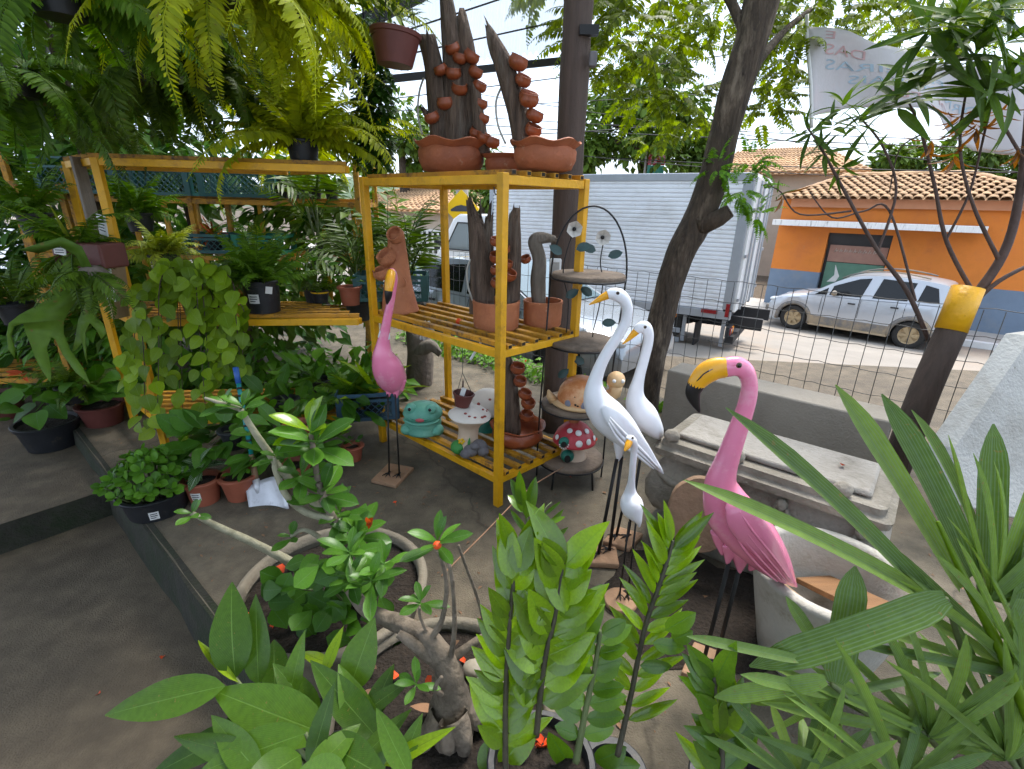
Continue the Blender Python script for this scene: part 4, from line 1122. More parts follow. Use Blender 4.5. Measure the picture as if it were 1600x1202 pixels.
def clump(px, py, Y, rx, rz, n, ry=.5, s0=.7, s1=1.25):
    c = at(px, py, Y)
    for _ in range(int(n * .72)):
        d = rnd_dir(rg); q = rg.random() ** .45
        p = c + Vector((d.x * rx * q, d.y * ry * q, d.z * rz * q))
        e = Vector((d.x + rg.uniform(-.5, .5), d.y + rg.uniform(-.5, .5), rg.uniform(-.75, .25)))
        Ms.append(frame(p, e, (rg.uniform(-.4, .4), rg.uniform(-.4, .4), 1), rg.uniform(s0, s1)))


for a in [(960, 60, 4.6, .42, .26, 60), (1010, 110, 5.0, .36, .22, 46), (1060, 150, 5.2, .38, .2, 40), (975, 20, 4.4, .5, .3, 60), (1060, 30, 5.0, .55, .3, 60), (1090, 180, 5.4, .25, .12, 30), (1000, 150, 5.2, .2, .12, 22),
          (1240, 40, 5.0, .45, .25, 80), (1215, 110, 5.2, .28, .3, 60), (1205, 165, 5.3, .2, .14, 28), (1300, 10, 5.2, .6, .25, 60), (1400, 30, 5.4, .7, .28, 60), (1500, 20, 5.4, .7, .3, 60), (1350, 80, 5.8, .35, .14, 30), (1130, 20, 5.2, .4, .3, 70),
          (900, -60, 4.4, .6, .3, 90), (1100, -90, 4.2, .9, .35, 90), (1350, -110, 4.4, 1.0, .35, 90), (1560, -60, 4.6, .8, .4, 80), (820, -160, 3.8, .8, .3, 110), (1030, 215, 5.6, .16, .08, 14), (925, 120, 4.8, .12, .2, 20)]:
    clump(*a)
for a in [(-2.4, .3, 4.6, 1.6, 1.3, .5, 120), (-.5, .2, 5.0, 1.8, 1.3, .5, 70), (1.6, .4, 5.0, 1.8, 1.3, .5, 60), (.4, 2.2, 5.4, 1.8, 1.2, .5, 60), (2.6, 2.2, 5.2, 1.6, 1.2, .5, 70), (-2.0, 2.2, 5.4, 1.6, 1.2, .5, 90)]:   # crown clumps added overhead, out of frame, to shade the nursery
    for _ in range(a[6]):
        d = rnd_dir(rg); q = rg.random() ** .45
        Ms.append(frame((a[0] + d.x * a[3] * q, a[1] + d.y * a[4] * q, a[2] + d.z * a[5] * q), (d.x, d.y, rg.uniform(-.6, .2)), (rg.uniform(-.4, .4), rg.uniform(-.4, .4), 1), rg.uniform(1.0, 1.7)))
put('crown', scatter('crown', spray, Ms, 'leaf_tree'), tree)
# water shoots on the trunk
Ms = []
for (x, y, n, r_) in ((1125, 262, 14, .10), (1165, 300, 22, .14), (1178, 250, 12, .12), (1185, 335, 10, .08)):
    for _ in range(n):
        d = rnd_dir(rg); Ms.append(frame(at(x, y, Yt - .15) + d * r_ * rg.random(), d + Vector((.5, 0, -.1)), (0, 0, 1), rg.uniform(.35, .75)))
put('shoots', scatter('shoots', spray, Ms, 'leaf_grass'), tree)

# ================================================================== FAR TREES
blob = leaf_arr(.30, .17, 'oval', 2, .15, .4)


def far_tree(name, label, c, base_z, clumps, n, lm, ls, seed, trunk=.2, group='trees in the background'):
    rg = random.Random(seed); c = Vector(c)
    t_ = thing(name, label, 'tree', (c.x, c.y, base_z), group)
    mb = MB(); mb.tube([(c.x, c.y, base_z), (c.x + .1, c.y, (base_z + c.z) / 2), c], [trunk, trunk * .8, trunk * .4], 8); mb.build('trunk', 'bark', t_)
    Ms = []; cl = []
    for (ox, oy, oz, r) in clumps:
        for _ in range(7):
            d = rnd_dir(rg); cl.append((c + Vector((ox, oy, oz)) + d * r * .75, r * rg.uniform(.30, .5)))
        if rg.random() < .8:
            mb = MB(); mb.tube([c - Vector((0, 0, .6)), c + Vector((ox, oy, oz)) * .55, c + Vector((ox, oy, oz))], [trunk * .4, trunk * .25, trunk * .08], 6); mb.build('limb', 'bark', t_)
    for _ in range(n):
        p, r = cl[rg.randrange(len(cl))]; d = rnd_dir(rg, -.8, 1)
        Ms.append(frame(p + d * r * rg.random() ** .35, d + Vector((0, 0, rg.uniform(-1, .2))), (rg.uniform(-.6, .6), rg.uniform(-.6, .6), 1), ls * rg.uniform(.7, 1.3)))
    put('crown', scatter('crown', blob, Ms, lm), t_)
    return t_


c = at(1010, 205, 21)
far_tree('mango_tree', 'rounded dark green tree rising behind the truck box', c, -1.2, [(0, 0, .5, 1.6), (-1.6, 0, .2, 1.3), (1.6, 0, -.1, 1.3), (-.6, 0, 1.5, 1.2), (.9, 0, 1.2, 1.1), (-2.2, 0, -.7, .9), (2.2, 0, -.9, .9), (0, 0, -.8, 1.5)], 5200, 'leaf_far', 1.1, 5, .35)
c = at(1450, 262, 30); far_tree('roadside_tree', 'dull green tree behind the right end of the tile roof', c, -1.2, [(0, 0, 0, 1.6), (2.2, 0, .3, 1.5), (-2.0, 0, -.2, 1.2), (4.5, 0, .2, 1.7), (7, 0, .5, 1.8)], 3200, 'leaf_far', 1.5, 6, .3)
c = at(625, 205, 24); far_tree('distant_tree', 'pale distant tree left of the terracotta bowls', c, -1.2, [(0, 0, 0, 1.2), (-2.4, 0, -.4, 1.6), (-5, 0, 0, 2.0), (1.0, 0, -1.0, .9), (3.4, 0, -1.8, 1.2)], 3000, 'leaf_far', 1.3, 8, .3)
c = at(752, 310, 16); far_tree('roadside_bush', 'pale bush between the sign and the truck box', c, -1.1, [(0, 0, 0, .8), (.5, 0, .3, .6), (.2, 0, -.7, .8)], 1600, 'leaf_far', .7, 9, .12)

# ================================================================== RACKS
def rack(root, FLp, FRp, D, levels, top, slats=6, mats=('yellow_paint', 'yellow_rust'), posts=(0., 1.), tube_=.042, sl_w=.035):
    """square-tube rack: FLp/FRp front corners, D depth vector, levels: heights of slatted shelves"""
    X = (FRp - FLp); n_ = X.normalized()
    for f in posts:
        for d in (0, 1):
            p = FLp + X * f + D * d; mb = MB(); mb.bar(p, p + Vector((0, 0, top)), tube_, tube_, up=n_); mb.build('post', mats[0], root, False, bevel=.003)
    for z in levels:
        up = Vector((0, 0, z))
        for d in (0, 1):
            mb = MB(); mb.bar(FLp + D * d + up - n_ * .0 + n_ * tube_ * .5, FRp + D * d + up - n_ * tube_ * .5, tube_ * .8, tube_, up=(0, 0, 1)); mb.build('rail', mats[0], root, False, bevel=.003)
        dn = D.normalized()
        for f in (0, 1):
            p = FLp + X * f; mb = MB(); mb.bar(p + up + dn * tube_ * .5, p + D + up - dn * tube_ * .5, tube_ * .8, tube_ * .98, up=(0, 0, 1)); mb.build('end_rail', mats[0], root, False, bevel=.003)
        for k in range(slats):
            d = (k + .5) / slats; a = FLp + D * d + up + Vector((0, 0, tube_ * .5 + sl_w * .36)); a = a - n_ * .02; b = a + X + n_ * .04
            mb = MB(); mb.bar(a, b, sl_w, sl_w * .7, up=(0, 0, 1)); so_ = mb.build('slat', mats[1], root, False, bevel=.002)
            for q, sg_ in ((b, 1),):
                mb = MB(); mb.bar(q - n_ * .004, q + n_ * .0006, sl_w * .72, sl_w * .46, up=(0, 0, 1)); mb.build('open_end', 'dark_hole', so_, False)


FL, FR, RD = Vector((-.935, 3.23, 0)), Vector((-.065, 2.45, 0)), Vector((.43, .41, 0))
rk_r = thing('yellow_rack', 'tall three-shelf yellow metal rack holding the terracotta fountains', 'rack', (FL + FR + RD) / 2 + RD * 0)
rack(rk_r, FL, FR, RD, (.17, .92, 1.76), 1.79, 6)


def rk(f, d, z):
    return FL + (FR - FL) * f + RD * d + Vector((0, 0, z))


LA, LB, LD = Vector((-2.41, 3.05, 0)), Vector((-1.02, 3.235, 0)), Vector((-.55, .45, 0))
rk_l = thing('yellow_rack', 'long yellow metal rack with ferns and the trailing vine', 'rack', (LA + LB) / 2)
rack(rk_l, LA, LB, LD, (.20, .89, 1.83), 1.85, 6, posts=(0.,))
mb = MB(); p = LA + LD * .3; mb.bar(p + Vector((-.05, 0, 1.86)), p + Vector((-.05, 0, .9)), .09, .018, up=(1, 0, 0)); mb.build('wood_plank', 'wood_grey', rk_l, False, bevel=.003)
A_, B_ = Vector((-4.1, 4.25, 0)), Vector((-1.35, 4.45, 0))
rk_b = thing('yellow_rack', 'back yellow rack carrying the green plastic crates', 'rack', (A_ + B_) / 2)
rack(rk_b, A_, B_, Vector((0, .55, 0)), (.62, 1.16, 1.62), 1.95, 4, ('yellow_rust', 'yellow_rust'), (0., .5, 1.))
for k in range(9):
    p = A_.lerp(B_, .08 + k * .105) + Vector((0, .56, 0)); mb = MB(); mb.bar(p + Vector((0, 0, .7)), p + Vector((0, 0, 1.6)), .035, .03); mb.build('upright', 'yellow_paint', rk_b, False)
C_, D_ = Vector((-5.2, 3.5, -.12)), Vector((-3.6, 3.75, -.12))
rk_f = thing('yellow_rack', 'yellow rack half hidden in plants at the far left', 'rack', (C_ + D_) / 2)
rack(rk_f, C_, D_, Vector((-.1, .5, 0)), (.35, 1.0, 1.75), 1.85, 4, ('yellow_rust', 'yellow_rust'))

# ================================================================== POTS, CRATES
def pot_mb(r, h, taper=.78, lip=.012, wall=.012, liph=None):
    liph = liph or h * .16
    m_ = MB()
    m_.lathe([(r * taper, 0), (r * .97, h - liph), (r * .97 + lip, h - liph + .003), (r + lip, h - .004), (r + lip - .004, h), (r - wall, h), (r - wall - .004, h - .02), (r * taper - wall, .02), (.001, .018)], 30, close=False)
    m_.add([Vector((r * taper * math.cos(2 * PI * k / 30), r * taper * math.sin(2 * PI * k / 30), 0)) for k in range(30)], [tuple(range(29, -1, -1))])
    return m_


def soil_mb(r, z, bump=.012, seed=0, nr=6, n=26):
    m_ = MB(); V = [Vector((0, 0, z + bump))]
    for i in range(1, nr + 1):
        for k in range(n):
            a = 2 * PI * k / n; q = r * i / nr
            V.append(Vector((q * math.cos(a), q * math.sin(a), z + bump * (1 - i / nr) + bump * noise.noise((q * 30 * math.cos(a), q * 30 * math.sin(a), seed)))))
    F = [(0, 1 + k, 1 + (k + 1) % n) for k in range(n)] + [(1 + i * n + k, 1 + (i + 1) * n + k, 1 + (i + 1) * n + (k + 1) % n, 1 + i * n + (k + 1) % n) for i in range(nr - 1) for k in range(n)]
    m_.add(V, F)
    return m_


def pot(name, label, cat, p, r, h, m, taper=.78, soil=True, group=None, tag_=None, lip=.012):
    """flower pot thing; the plant in it is added to the same root by the caller"""
    p = Vector(p); root = thing(name, label, cat, p, group)
    mb = pot_mb(r, h, taper, lip); xfm(mb, Matrix.Translation(p)); pm = mb.build('pot', m, root, auto=40)
    if soil:
        mb = soil_mb(r - .012, h - .03); xfm(mb, Matrix.Translation(p)); mb.build('soil', 'soil', root)
    if tag_ is not None:                      # paper sticker facing the photographer
        a0, wd, zz, hh = tag_
        mb = MB(); V = []
        for k in range(7):
            a = a0 + (k / 6 - .5) * wd / r; rr = r * (taper + (.97 - taper) * zz / h) + .003
            rt = r * (taper + (.97 - taper) * (zz + hh) / h) + .003
            V += [p + Vector((rr * math.cos(a), rr * math.sin(a), zz)), p + Vector((rt * math.cos(a), rt * math.sin(a), zz + hh))]
        mb.add(V, [(2 * i, 2 * i + 2, 2 * i + 3, 2 * i + 1) for i in range(6)]); st_ = mb.build('sticker', 'paper', pm)
        for j in range(3):
            mb = MB(); P = []
            f = .25 + .25 * j
            for k in range(1, 6 - (j == 2)):
                a = a0 + (k / 6 - .5) * wd / r; rr = r * (taper + (.97 - taper) * (zz + hh * (1 - f)) / h) + .0045
                P.append(p + Vector((rr * math.cos(a), rr * math.sin(a), zz + hh * (1 - f))))
            mb.tube(P, hh * .05, 4); mb.build('print_line', 'ink', st_)
    return root


def crate_meshes(L, W, H, m):
    """plastic crate with diamond lattice sides"""
    mb = MB(); w_ = .012
    for z in (.012, H - .014):
        for (c, d) in (((0, -W / 2, z), (L, w_, .026)), ((0, W / 2, z), (L, w_, .026)), ((-L / 2, 0, z), (w_, W, .0265)), ((L / 2, 0, z), (w_, W, .0265))): mb.box(c, d)
    for sx in (-1, 1):
        for sy in (-1, 1): mb.box((sx * (L / 2 - .02), sy * (W / 2 + .001), H / 2), (.045, .016, H)); mb.box((sx * (L / 2 + .001), sy * (W / 2 - .02), H / 2), (.016, .045, H))
    mb.box((0, -W / 2, H * .72), (L, w_ * .9, .018)); mb.box((0, W / 2, H * .72), (L, w_ * .9, .018))
    mb.box((0, 0, .006), (L - .02, W - .02, .01))
    fr_ = mb.mesh('frame', m, False)
    mb = MB(); st_ = .05
    k = -L / 2 - H
    while k < L / 2:
        for y in (0,):
            for sg_ in (1, -1):
                a = Vector((k, y, 0)); b = Vector((k + H * .72, y, H * .72))
                if sg_ < 0: a.x, b.x = b.x, a.x
                lo, hi = -L / 2 + .03, L / 2 - .03
                t0, t1 = 0., 1.
                dx_ = b.x - a.x
                for lim, s_ in ((lo, 1), (hi, -1)):
                    tt = (lim - a.x) / dx_
                    if dx_ * s_ > 0: t0 = max(t0, tt)
                    else: t1 = min(t1, tt)
                if t1 > t0 + .05: mb.bar(a.lerp(b, t0), a.lerp(b, t1), .004, .007, up=(0, 1, 0))
        k += st_
    return fr_, mb.mesh('lattice', m, False)


def crate(label, p, L, W, H, m, rz=0., group='plastic crates on the racks'):
    root = thing('plastic_crate', label, 'crate', p, group); f_, l_ = crate_meshes(L, W, H, m)
    M = Matrix.Translation(p) @ Matrix.Rotation(rz, 4, 'Z')
    put('frame', f_, root, M); put('lattice', l_, root, M @ Matrix.Translation((0, -W / 2, 0))); put('lattice', l_, root, M @ Matrix.Translation((0, W / 2, 0)))
    return root


crate('teal lattice crate on the back rack, leftmost under the top shelf', Vector((-3.00, 4.50, 1.66)), .62, .42, .27, 'crate_teal', .05)
crate('teal lattice crate on the back rack, right of the other one', Vector((-2.33, 4.55, 1.66)), .60, .42, .27, 'crate_teal', .08)
crate('bright green crate on the lower shelf of the back rack', Vector((-2.22, 4.5, 1.20)), .40, .34, .16, 'crate_green', .05)
crate('dark teal crate beside the bright green one', Vector((-2.66, 4.5, 1.20)), .40, .34, .16, 'crate_teal', .05)
crate('teal crate standing at the left end of the rack by the boards', Vector((-3.6, 4.42, 1.66)), .5, .42, .27, 'crate_teal', .05)
cp = gp(575, 655, .22); crate('blue-grey crate on the low shelf behind the small flamingo', Vector((cp.x - .02, cp.y + .12, .225)), .40, .32, .20, 'crate_blue', rad(14))
crate('teal crate on the middle shelf behind the clay tower', Vector((-.93, 3.78, .955)), .52, .3, .19, 'crate_teal', rad(8))

# ================================================================== TERRACOTTA FOUNTAINS
def log_mb(path, radii, seed=1, n=18, jag=.0):
    P = spline([tuple(p) + (r,) for p, r in zip(path, radii)], 7); mb = MB(); V = []; T_ = [Vector(p[:3]) for p in P]; m_ = len(P)
    for i, p in enumerate(P):
        d = (T_[min(i + 1, m_ - 1)] - T_[max(i - 1, 0)]).normalized(); x_ = d.cross(Vector((0, 1, .01))).normalized(); y_ = d.cross(x_)
        for k in range(n):
            a = 2 * PI * k / n
            g = .16 * noise.noise((math.cos(a) * 2.2 + seed, math.sin(a) * 2.2, i * .12)) + .14 * noise.noise((math.cos(a) * 6, math.sin(a) * 6 + seed, i * .06))
            q = Vector(p[:3]) + (x_ * math.cos(a) + y_ * math.sin(a)) * p[3] * (1 + g)
            if jag and i >= m_ - 3: q += d * jag * noise.noise((math.cos(a) * 3 + seed, math.sin(a) * 3, 5)) * (i - m_ + 4) / 3 * 2
            V.append(q)
    F = [(i * n + k, i * n + (k + 1) % n, (i + 1) * n + (k + 1) % n, (i + 1) * n + k) for i in range(m_ - 1) for k in range(n)] + [tuple((m_ - 1) * n + k for k in range(n))]
    mb.add(V, F)
    return mb


def cup_mesh(m):
    mb = MB(); mb.lathe([(.35, 0), (.80, .18), (1.04, .55), (1.06, .9), (.92, 1.22), (.98, 1.34), (.86, 1.34), (.80, 1.2), (.9, .85), (.7, .3), (.02, .2)], 18, close=False)
    mb.add([Vector((.3 * math.cos(2 * PI * k / 18), .3 * math.sin(2 * PI * k / 18), 0)) for k in range(18)], [tuple(range(17, -1, -1))])
    return mb.mesh('clay_cup', m)


CUP = cup_mesh('terracotta_glazed'); CUPP = cup_mesh('terracotta_pale')


def fountain(name, label, c, prof, bowl_m, logs, cups, Y, log_m='driftwood', wob=0., cup_me=None, cr=.036, hose=None, n=40, jag=.04, rgs=1):
    """bowl at c with driftwood and little clay cups the water would run down"""
    c = Vector(c); root = thing(name, label, 'fountain', c, 'terracotta table fountains'); rg = random.Random(rgs)
    mb = MB(); mb.lathe(prof, n, c, close=False, wob=wob, wn=6); bo = mb.build('bowl', bowl_m, root, auto=50)
    mb = MB(); rr = prof[0][0]; mb.add([c + Vector((rr * math.cos(2 * PI * k / n), rr * math.sin(2 * PI * k / n), 0)) for k in range(n)], [tuple(range(n - 1, -1, -1))]); mb.build('bowl_foot', bowl_m, bo)
    ri = prof[-1][0]
    for i, (pts, radii) in enumerate(logs):
        P = [at(x, y, Y + (q[0] if q else 0)) for x, y, *q in pts]
        mb = log_mb(P, [r * .9 for r in radii], i + rgs * 3, jag=jag); mb.build('driftwood', log_m, root)
    for i, (x, y, sg_, *q) in enumerate(cups):
        p = at(x, y, Y - .05 + (q[0] if q else 0)); k = cr * rg.uniform(1.02, 1.25)
        M = Matrix.Translation(p) @ Matrix.Rotation(sg_ * rg.uniform(.35, .75), 4, 'Y') @ Matrix.Rotation(rg.uniform(.1, .45), 4, 'X') @ Matrix.Scale(k, 4) @ Matrix.Translation((0, 0, -.5))
        put('clay_cup', cup_me or CUP, root, M)
    if hose:
        mb = MB(); mb.tube(spline([tuple(at(x, y, Y + .02)) for x, y in hose], 6), .006, 6); mb.build('hose', 'hose', root)
    return root


def bowl_prof(r, h, belly=.92):
    return [(r * .60, 0), (r * .80, h * .08), (r * belly, h * .38), (r * .93, h * .70), (r * .88, h * .80), (r * .98, h * .90), (r * 1.06, h * 1.0), (r * 1.02, h * 1.03), (r * .84, h * .86), (r * .80, h * .5), (r * .6, h * .2), (.002, h * .18)]


c = rk(.385, .5, 1.815); YA = c.y
fountain('clay_fountain', 'largest terracotta bowl on the top shelf with three driftwood trunks and cups', c, bowl_prof(.205, .165), 'terracotta', [
    ([(690, 232, .03), (684, 160), (676, 100), (668, 60)], [.066, .062, .056, .052]), ([(712, 232), (712, 150), (706, 70), (699, 15), (693, -30)], [.08, .075, .058, .042, .03]),
    ([(733, 232, .05), (733, 140), (728, 70), (722, 28)], [.055, .055, .048, .03]), ([(716, 110, .0), (714, 70), (718, 44)], [.045, .04, .02]), ([(676, 185), (668, 180), (662, 172)], [.03, .022, .014])],
    [(708, 79, -.5), (718, 94, .4), (735, 92, .8), (690, 112, -.6), (708, 118, .2), (718, 142, .3), (696, 165, -.3), (676, 187, -.5), (742, 116, .8), (748, 138, .8), (750, 165, .7), (752, 188, .7), (745, 212, .6), (687, 118, -.9, .08)], YA, wob=.012, hose=[(660, 210), (653, 180), (655, 145), (662, 122)])
c = rk(.93, .62, 1.815)
fountain('clay_fountain', 'terracotta bowl at the right end of the top shelf with one leaning trunk', c, bowl_prof(.172, .135), 'terracotta', [
    ([(818, 232), (805, 165), (788, 105), (772, 66), (761, 38)], [.055, .055, .05, .035, .010]), ([(826, 230), (812, 170), (801, 120)], [.04, .04, .022])],
    [(808, 102, .5), (816, 129, .6), (824, 155, .6), (834, 184, .7), (832, 207, .7), (826, 160, .2, -.03)], c.y, wob=.010, hose=[(790, 225), (778, 195), (775, 160), (784, 135)], rgs=2)
c = rk(.615, .80, 1.815)
fountain('clay_fountain', 'small plain bowl half hidden between the two larger ones on the top shelf', c, bowl_prof(.14, .10), 'terracotta', [([(757, 240), (748, 190), (742, 130)], [.04, .04, .03])], [(755, 218, .5), (768, 225, .5)], c.y, rgs=3)


def round_prof(r, h):
    return [(r * .90, 0), (r * .97, h * .06), (r * 1.0, h * .5), (r * 1.0, h * .86), (r * 1.03, h * .92), (r * 1.02, h), (r * .93, h), (r * .91, h * .9), (r * .9, h * .3), (.002, h * .28)]


c = gp(775, 512, .955)
fountain('clay_fountain', 'round terracotta pot on the middle shelf by the front post with dark split trunk', c, round_prof(.138, .165), 'terracotta_pale', [
    ([(752, 490, .06), (752, 420, .06), (746, 365, .06), (735, 322, .06)], [.08, .078, .062, .022]), ([(760, 490, .08), (763, 420, .08), (762, 370, .08), (765, 335, .08)], [.05, .045, .034, .022]), ([(752, 400, .07), (752, 365, .07), (750, 340, .07)], [.05, .035, .012]), ([(800, 490, .03), (802, 430, .03), (803, 370, .03), (804, 336, .03)], [.045, .046, .042, .036])],
    [(776, 380, .1), (786, 392, .5), (777, 405, -.1), (790, 415, .6), (776, 425, .0), (794, 432, .6), (778, 445, .1)], c.y, rgs=4, cr=.034, hose=[(742, 478), (732, 450), (730, 420), (740, 398)], jag=.08)
c = gp(847, 508, .955)
fountain('clay_fountain', 'round terracotta pot on the middle shelf with a crooked grey stump', c, round_prof(.118, .155), 'terracotta_pale', [
    ([(842, 480), (840, 440), (842, 405), (836, 378), (846, 372), (868, 374)], [.045, .05, .044, .046, .036, .02])], [(822, 407, -.5, .03)], c.y, 'driftwood_grey', rgs=5, cr=.026, hose=[(852, 508), (840, 470), (838, 425)], jag=.02)
c = gp(808, 690, .205)
fountain('clay_fountain', 'glazed brown bowl on the bottom shelf with a flat plank of driftwood', c, bowl_prof(.17, .13, .98), 'terracotta_glazed', [([(798, 678), (796, 620), (790, 570), (782, 545)], [.075, .07, .055, .025])],
    [(808, 578, .3), (812, 598, .6), (819, 618, .5), (824, 632, .8), (822, 652, .4)], c.y, rgs=6, cr=.036, wob=.006)
# tall clay tower with open cups
c = gp(622, 487, .955)
tw = thing('clay_tower', 'pale clay tower with open cups on the middle shelf behind the small flamingo', 'fountain', c)
P = spline([tuple(at(x, y, c.y)) + (r,) for x, y, r in ((626, 487, .125), (624, 470, .112), (622, 440, .088), (621, 410, .072), (620, 385, .060), (619, 365, .05))], 6)
mb = MB(); mb.tube([p[:3] for p in P], [p[3] for p in P], 22); mb.build('column', 'terracotta_pale', tw)
for (x, y, r, ry_, rx_) in ((620, 370, .052, -.5, .9), (607, 405, .062, -.55, .45), (598, 430, .055, -.25, .3), (627, 442, .036, .1, 1.3)):
    p = at(x, y, c.y - .05); put('cup', CUPP, tw, Matrix.Translation(p) @ Matrix.Rotation(ry_, 4, 'Y') @ Matrix.Rotation(rx_, 4, 'X') @ Matrix.Scale(r, 4) @ Matrix.Translation((0, 0, -.5)))

# small things left on the middle shelf
p = gp(710, 503, .945)
o = thing('flower_sprig', 'fallen red flower on a thin stalk lying on the middle shelf', 'flower', p)
mb = MB(); mb.tube([gp(692, 501, .95), gp(705, 499, .955), gp(716, 503, .955)], .004, 5); mb.build('stalk', 'stem_green', o)
mb = MB(); mb.ball(gp(717, 503, .955), (.02, .02, .022)); mb.build('bud', 'petal_red', o)
p = at(676, 508, 3.02)
mb = MB(); V = []
for i in range(13):
    for j in range(5):
        t_ = i / 12; a = t_ * 2.6 - .9
        V.append(p + Vector((-.03 + .055 * math.cos(a + 1.6) * .7 + (j - 2) * .010, .02 * math.sin(j * 2.) + .035 * math.sin(a), -.10 * abs(t_ - .42) * 2.2 + .02)))
mb.add(V, [(i * 5 + j, (i + 1) * 5 + j, (i + 1) * 5 + j + 1, i * 5 + j + 1) for i in range(12) for j in range(4)])
o = mb.build('cloth_rag', 'paper'); setp(o, 'white rag hung over the edge of the middle shelf', 'rag'); o.modifiers.new('t', 'SOLIDIFY').thickness = .004
mb = MB(); mb.tube(spline([tuple(at(x, y, 2.62)) for x, y in ((752, 528), (749, 540), (741, 552), (735, 562))], 5), .008, 6)
setp(mb.build('hose_end', 'white_plastic'), 'short white hose end hanging under the middle shelf', 'hose')
mb = MB(); mb.tube(spline([tuple(at(x, y, 2.60)) for x, y in ((772, 292), (773, 302), (777, 304), (780, 299), (781, 290))], 5), .003, 5)
setp(mb.build('wire_hook', 'wire'), 'small wire hook hanging under the top shelf', 'hook')

# ================================================================== FROG AND MUSHROOMS
c = gp(662, 676, .21)
fr = thing('garden_frog', 'smiling mint-green frog ornament on the bottom shelf', 'frog ornament', c)
k = .125
mb = MB(); mb.lathe([(.70 * k, 0), (.98 * k, .10 * k), (1.02 * k, .26 * k), (.90 * k, .42 * k), (.96 * k, .56 * k), (.98 * k, .72 * k), (.86 * k, .84 * k), (.98 * k, .98 * k), (1.05 * k, 1.15 * k), (.98 * k, 1.36 * k), (.75 * k, 1.60 * k), (.40 * k, 1.72 * k), (.002, 1.74 * k)], 30, c, close=False, sy=.86); mb.build('body', 'frog_green', fr)
for sg_ in (-1, 1):
    e = c + Vector((sg_ * .52 * k, -.45 * k, 1.56 * k)); mb = MB(); mb.ball(e, .30 * k); ey_ = mb.build('eye', 'frog_green', fr)
    mb = MB(); mb.ball(e + Vector((0, -.16 * k, .04 * k)), .145 * k); mb.build('eyeball', 'white_paint', ey_)
    mb = MB(); mb.ball(e + Vector((-.02 * k, -.255 * k, .06 * k)), .09 * k); mb.build('pupil', 'eye_black', ey_)
    mb = MB(); mb.ball(c + Vector((sg_ * .80 * k, -.35 * k, .35 * k)), (.34 * k, .40 * k, .30 * k)); mb.build('paw', 'frog_green', fr)
mb = MB(); mb.tube([c + Vector((.85 * k * math.sin(a), -.86 * k * math.cos(a) * .98 - .05 * k, 1.08 * k + .16 * k * (a * a))) for a in [-.95 + 1.9 * i / 16 for i in range(17)]], .035 * k, 6); mb.build('mouth_line', 'house_green', fr)
mb = MB(); mb.ball(c + Vector((0, -.80 * k, 1.10 * k)), (.28 * k, .16 * k, .13 * k)); mb.build('tongue', 'frog_mouth', fr)
mb = MB(); mb.tube([c + Vector((1.0 * k * math.sin(a), -.90 * k * math.cos(a), .86 * k + .05 * k * a * a)) for a in [-1.1 + 2.2 * i / 16 for i in range(17)]], .09 * k, 8); mb.build('chin_roll', 'frog_green', fr)


def dots(root, c, a_, b_, zc, spots, m, r0, parent=None, thick=.006):
    """painted spots on a dome x^2+y^2=(a^2)(1-(z/b)^2)"""
    for (az, el, rr) in spots:
        d = Vector((math.sin(az) * math.cos(el), -math.cos(az) * math.cos(el), math.sin(el)))
        p = Vector((d.x * a_, d.y * a_, d.z * b_)) ; nrm_ = Vector((d.x / a_, d.y / a_, d.z / b_)).normalized()
        M = nrm_.to_track_quat('Z', 'Y').to_matrix()
        mb = MB(); mb.ball(c + Vector((0, 0, zc)) + p, (rr, rr, thick), 12, 6, M); mb.build('painted_spot', m, parent or root)


# seat mushroom with a painted flower
c = gp(730, 702, .215)
ms = thing('flat_mushroom', 'cream mushroom ornament with flared flat cap, painted flower and grey stones', 'mushroom ornament', c)
Mt = Matrix.Translation(c) @ Matrix.Rotation(rad(4), 4, 'Y')
mb = MB(); mb.lathe([(.075, 0), (.068, .04), (.060, .10), (.062, .15), (.078, .185), (.125, .225), (.130, .235)], 26, close=False); xfm(mb, Mt); mb.build('stem', 'cream_paint', ms)
mb = MB(); mb.lathe([(.131, .232), (.128, .242), (.115, .252), (.07, .285), (.03, .292), (.001, .293)], 26, close=False, wob=.006, wn=4); xfm(mb, Mt); cp_ = mb.build('cap', 'cream_white', ms)
rg = random.Random(5)
for k_ in range(8):
    a = rg.uniform(2.6, 6.6); q = rg.uniform(.072, .11); z_ = .286 - (q - .07) * .733
    mb = MB(); mb.ball(Vector((q * math.cos(a), q * math.sin(a), z_ - .002)), (.011, .011, .005), 10, 6); xfm(mb, Mt); mb.build('painted_spot', 'dot_red', cp_)
for k_ in range(5):
    a = 2 * PI * k_ / 5; mb = MB(); mb.ball(c + Vector((-.028 + .014 * math.cos(a), -.064, .085 + .014 * math.sin(a))), (.009, .004, .009), 8, 5); mb.build('painted_petal', 'sign_yellow', ms)
mb = MB(); mb.tube([c + Vector((.012, -.067, .05)), c + Vector((.018, -.066, .08)), c + Vector((.022, -.064, .11))], [.003, .010, .002], 6); mb.build('painted_leaf', 'grass_paint', ms)
mb = MB(); mb.ball(c + Vector((-.05, -.03, .03)), (.05, .05, .045)); mb.build('painted_grass', 'grass_paint', ms)
for (x_, y_, z_, r_) in ((.03, -.07, .03, .05), (.075, -.045, .045, .055), (.10, -.07, .025, .04), (.0, -.095, .018, .035), (.055, -.09, .07, .03)):
    mb = MB(); mb.ball(c + Vector((x_, y_, z_)), (r_, r_ * .9, r_ * .8), 9, 6); o = mb.build('stone', 'stone_grey', ms)
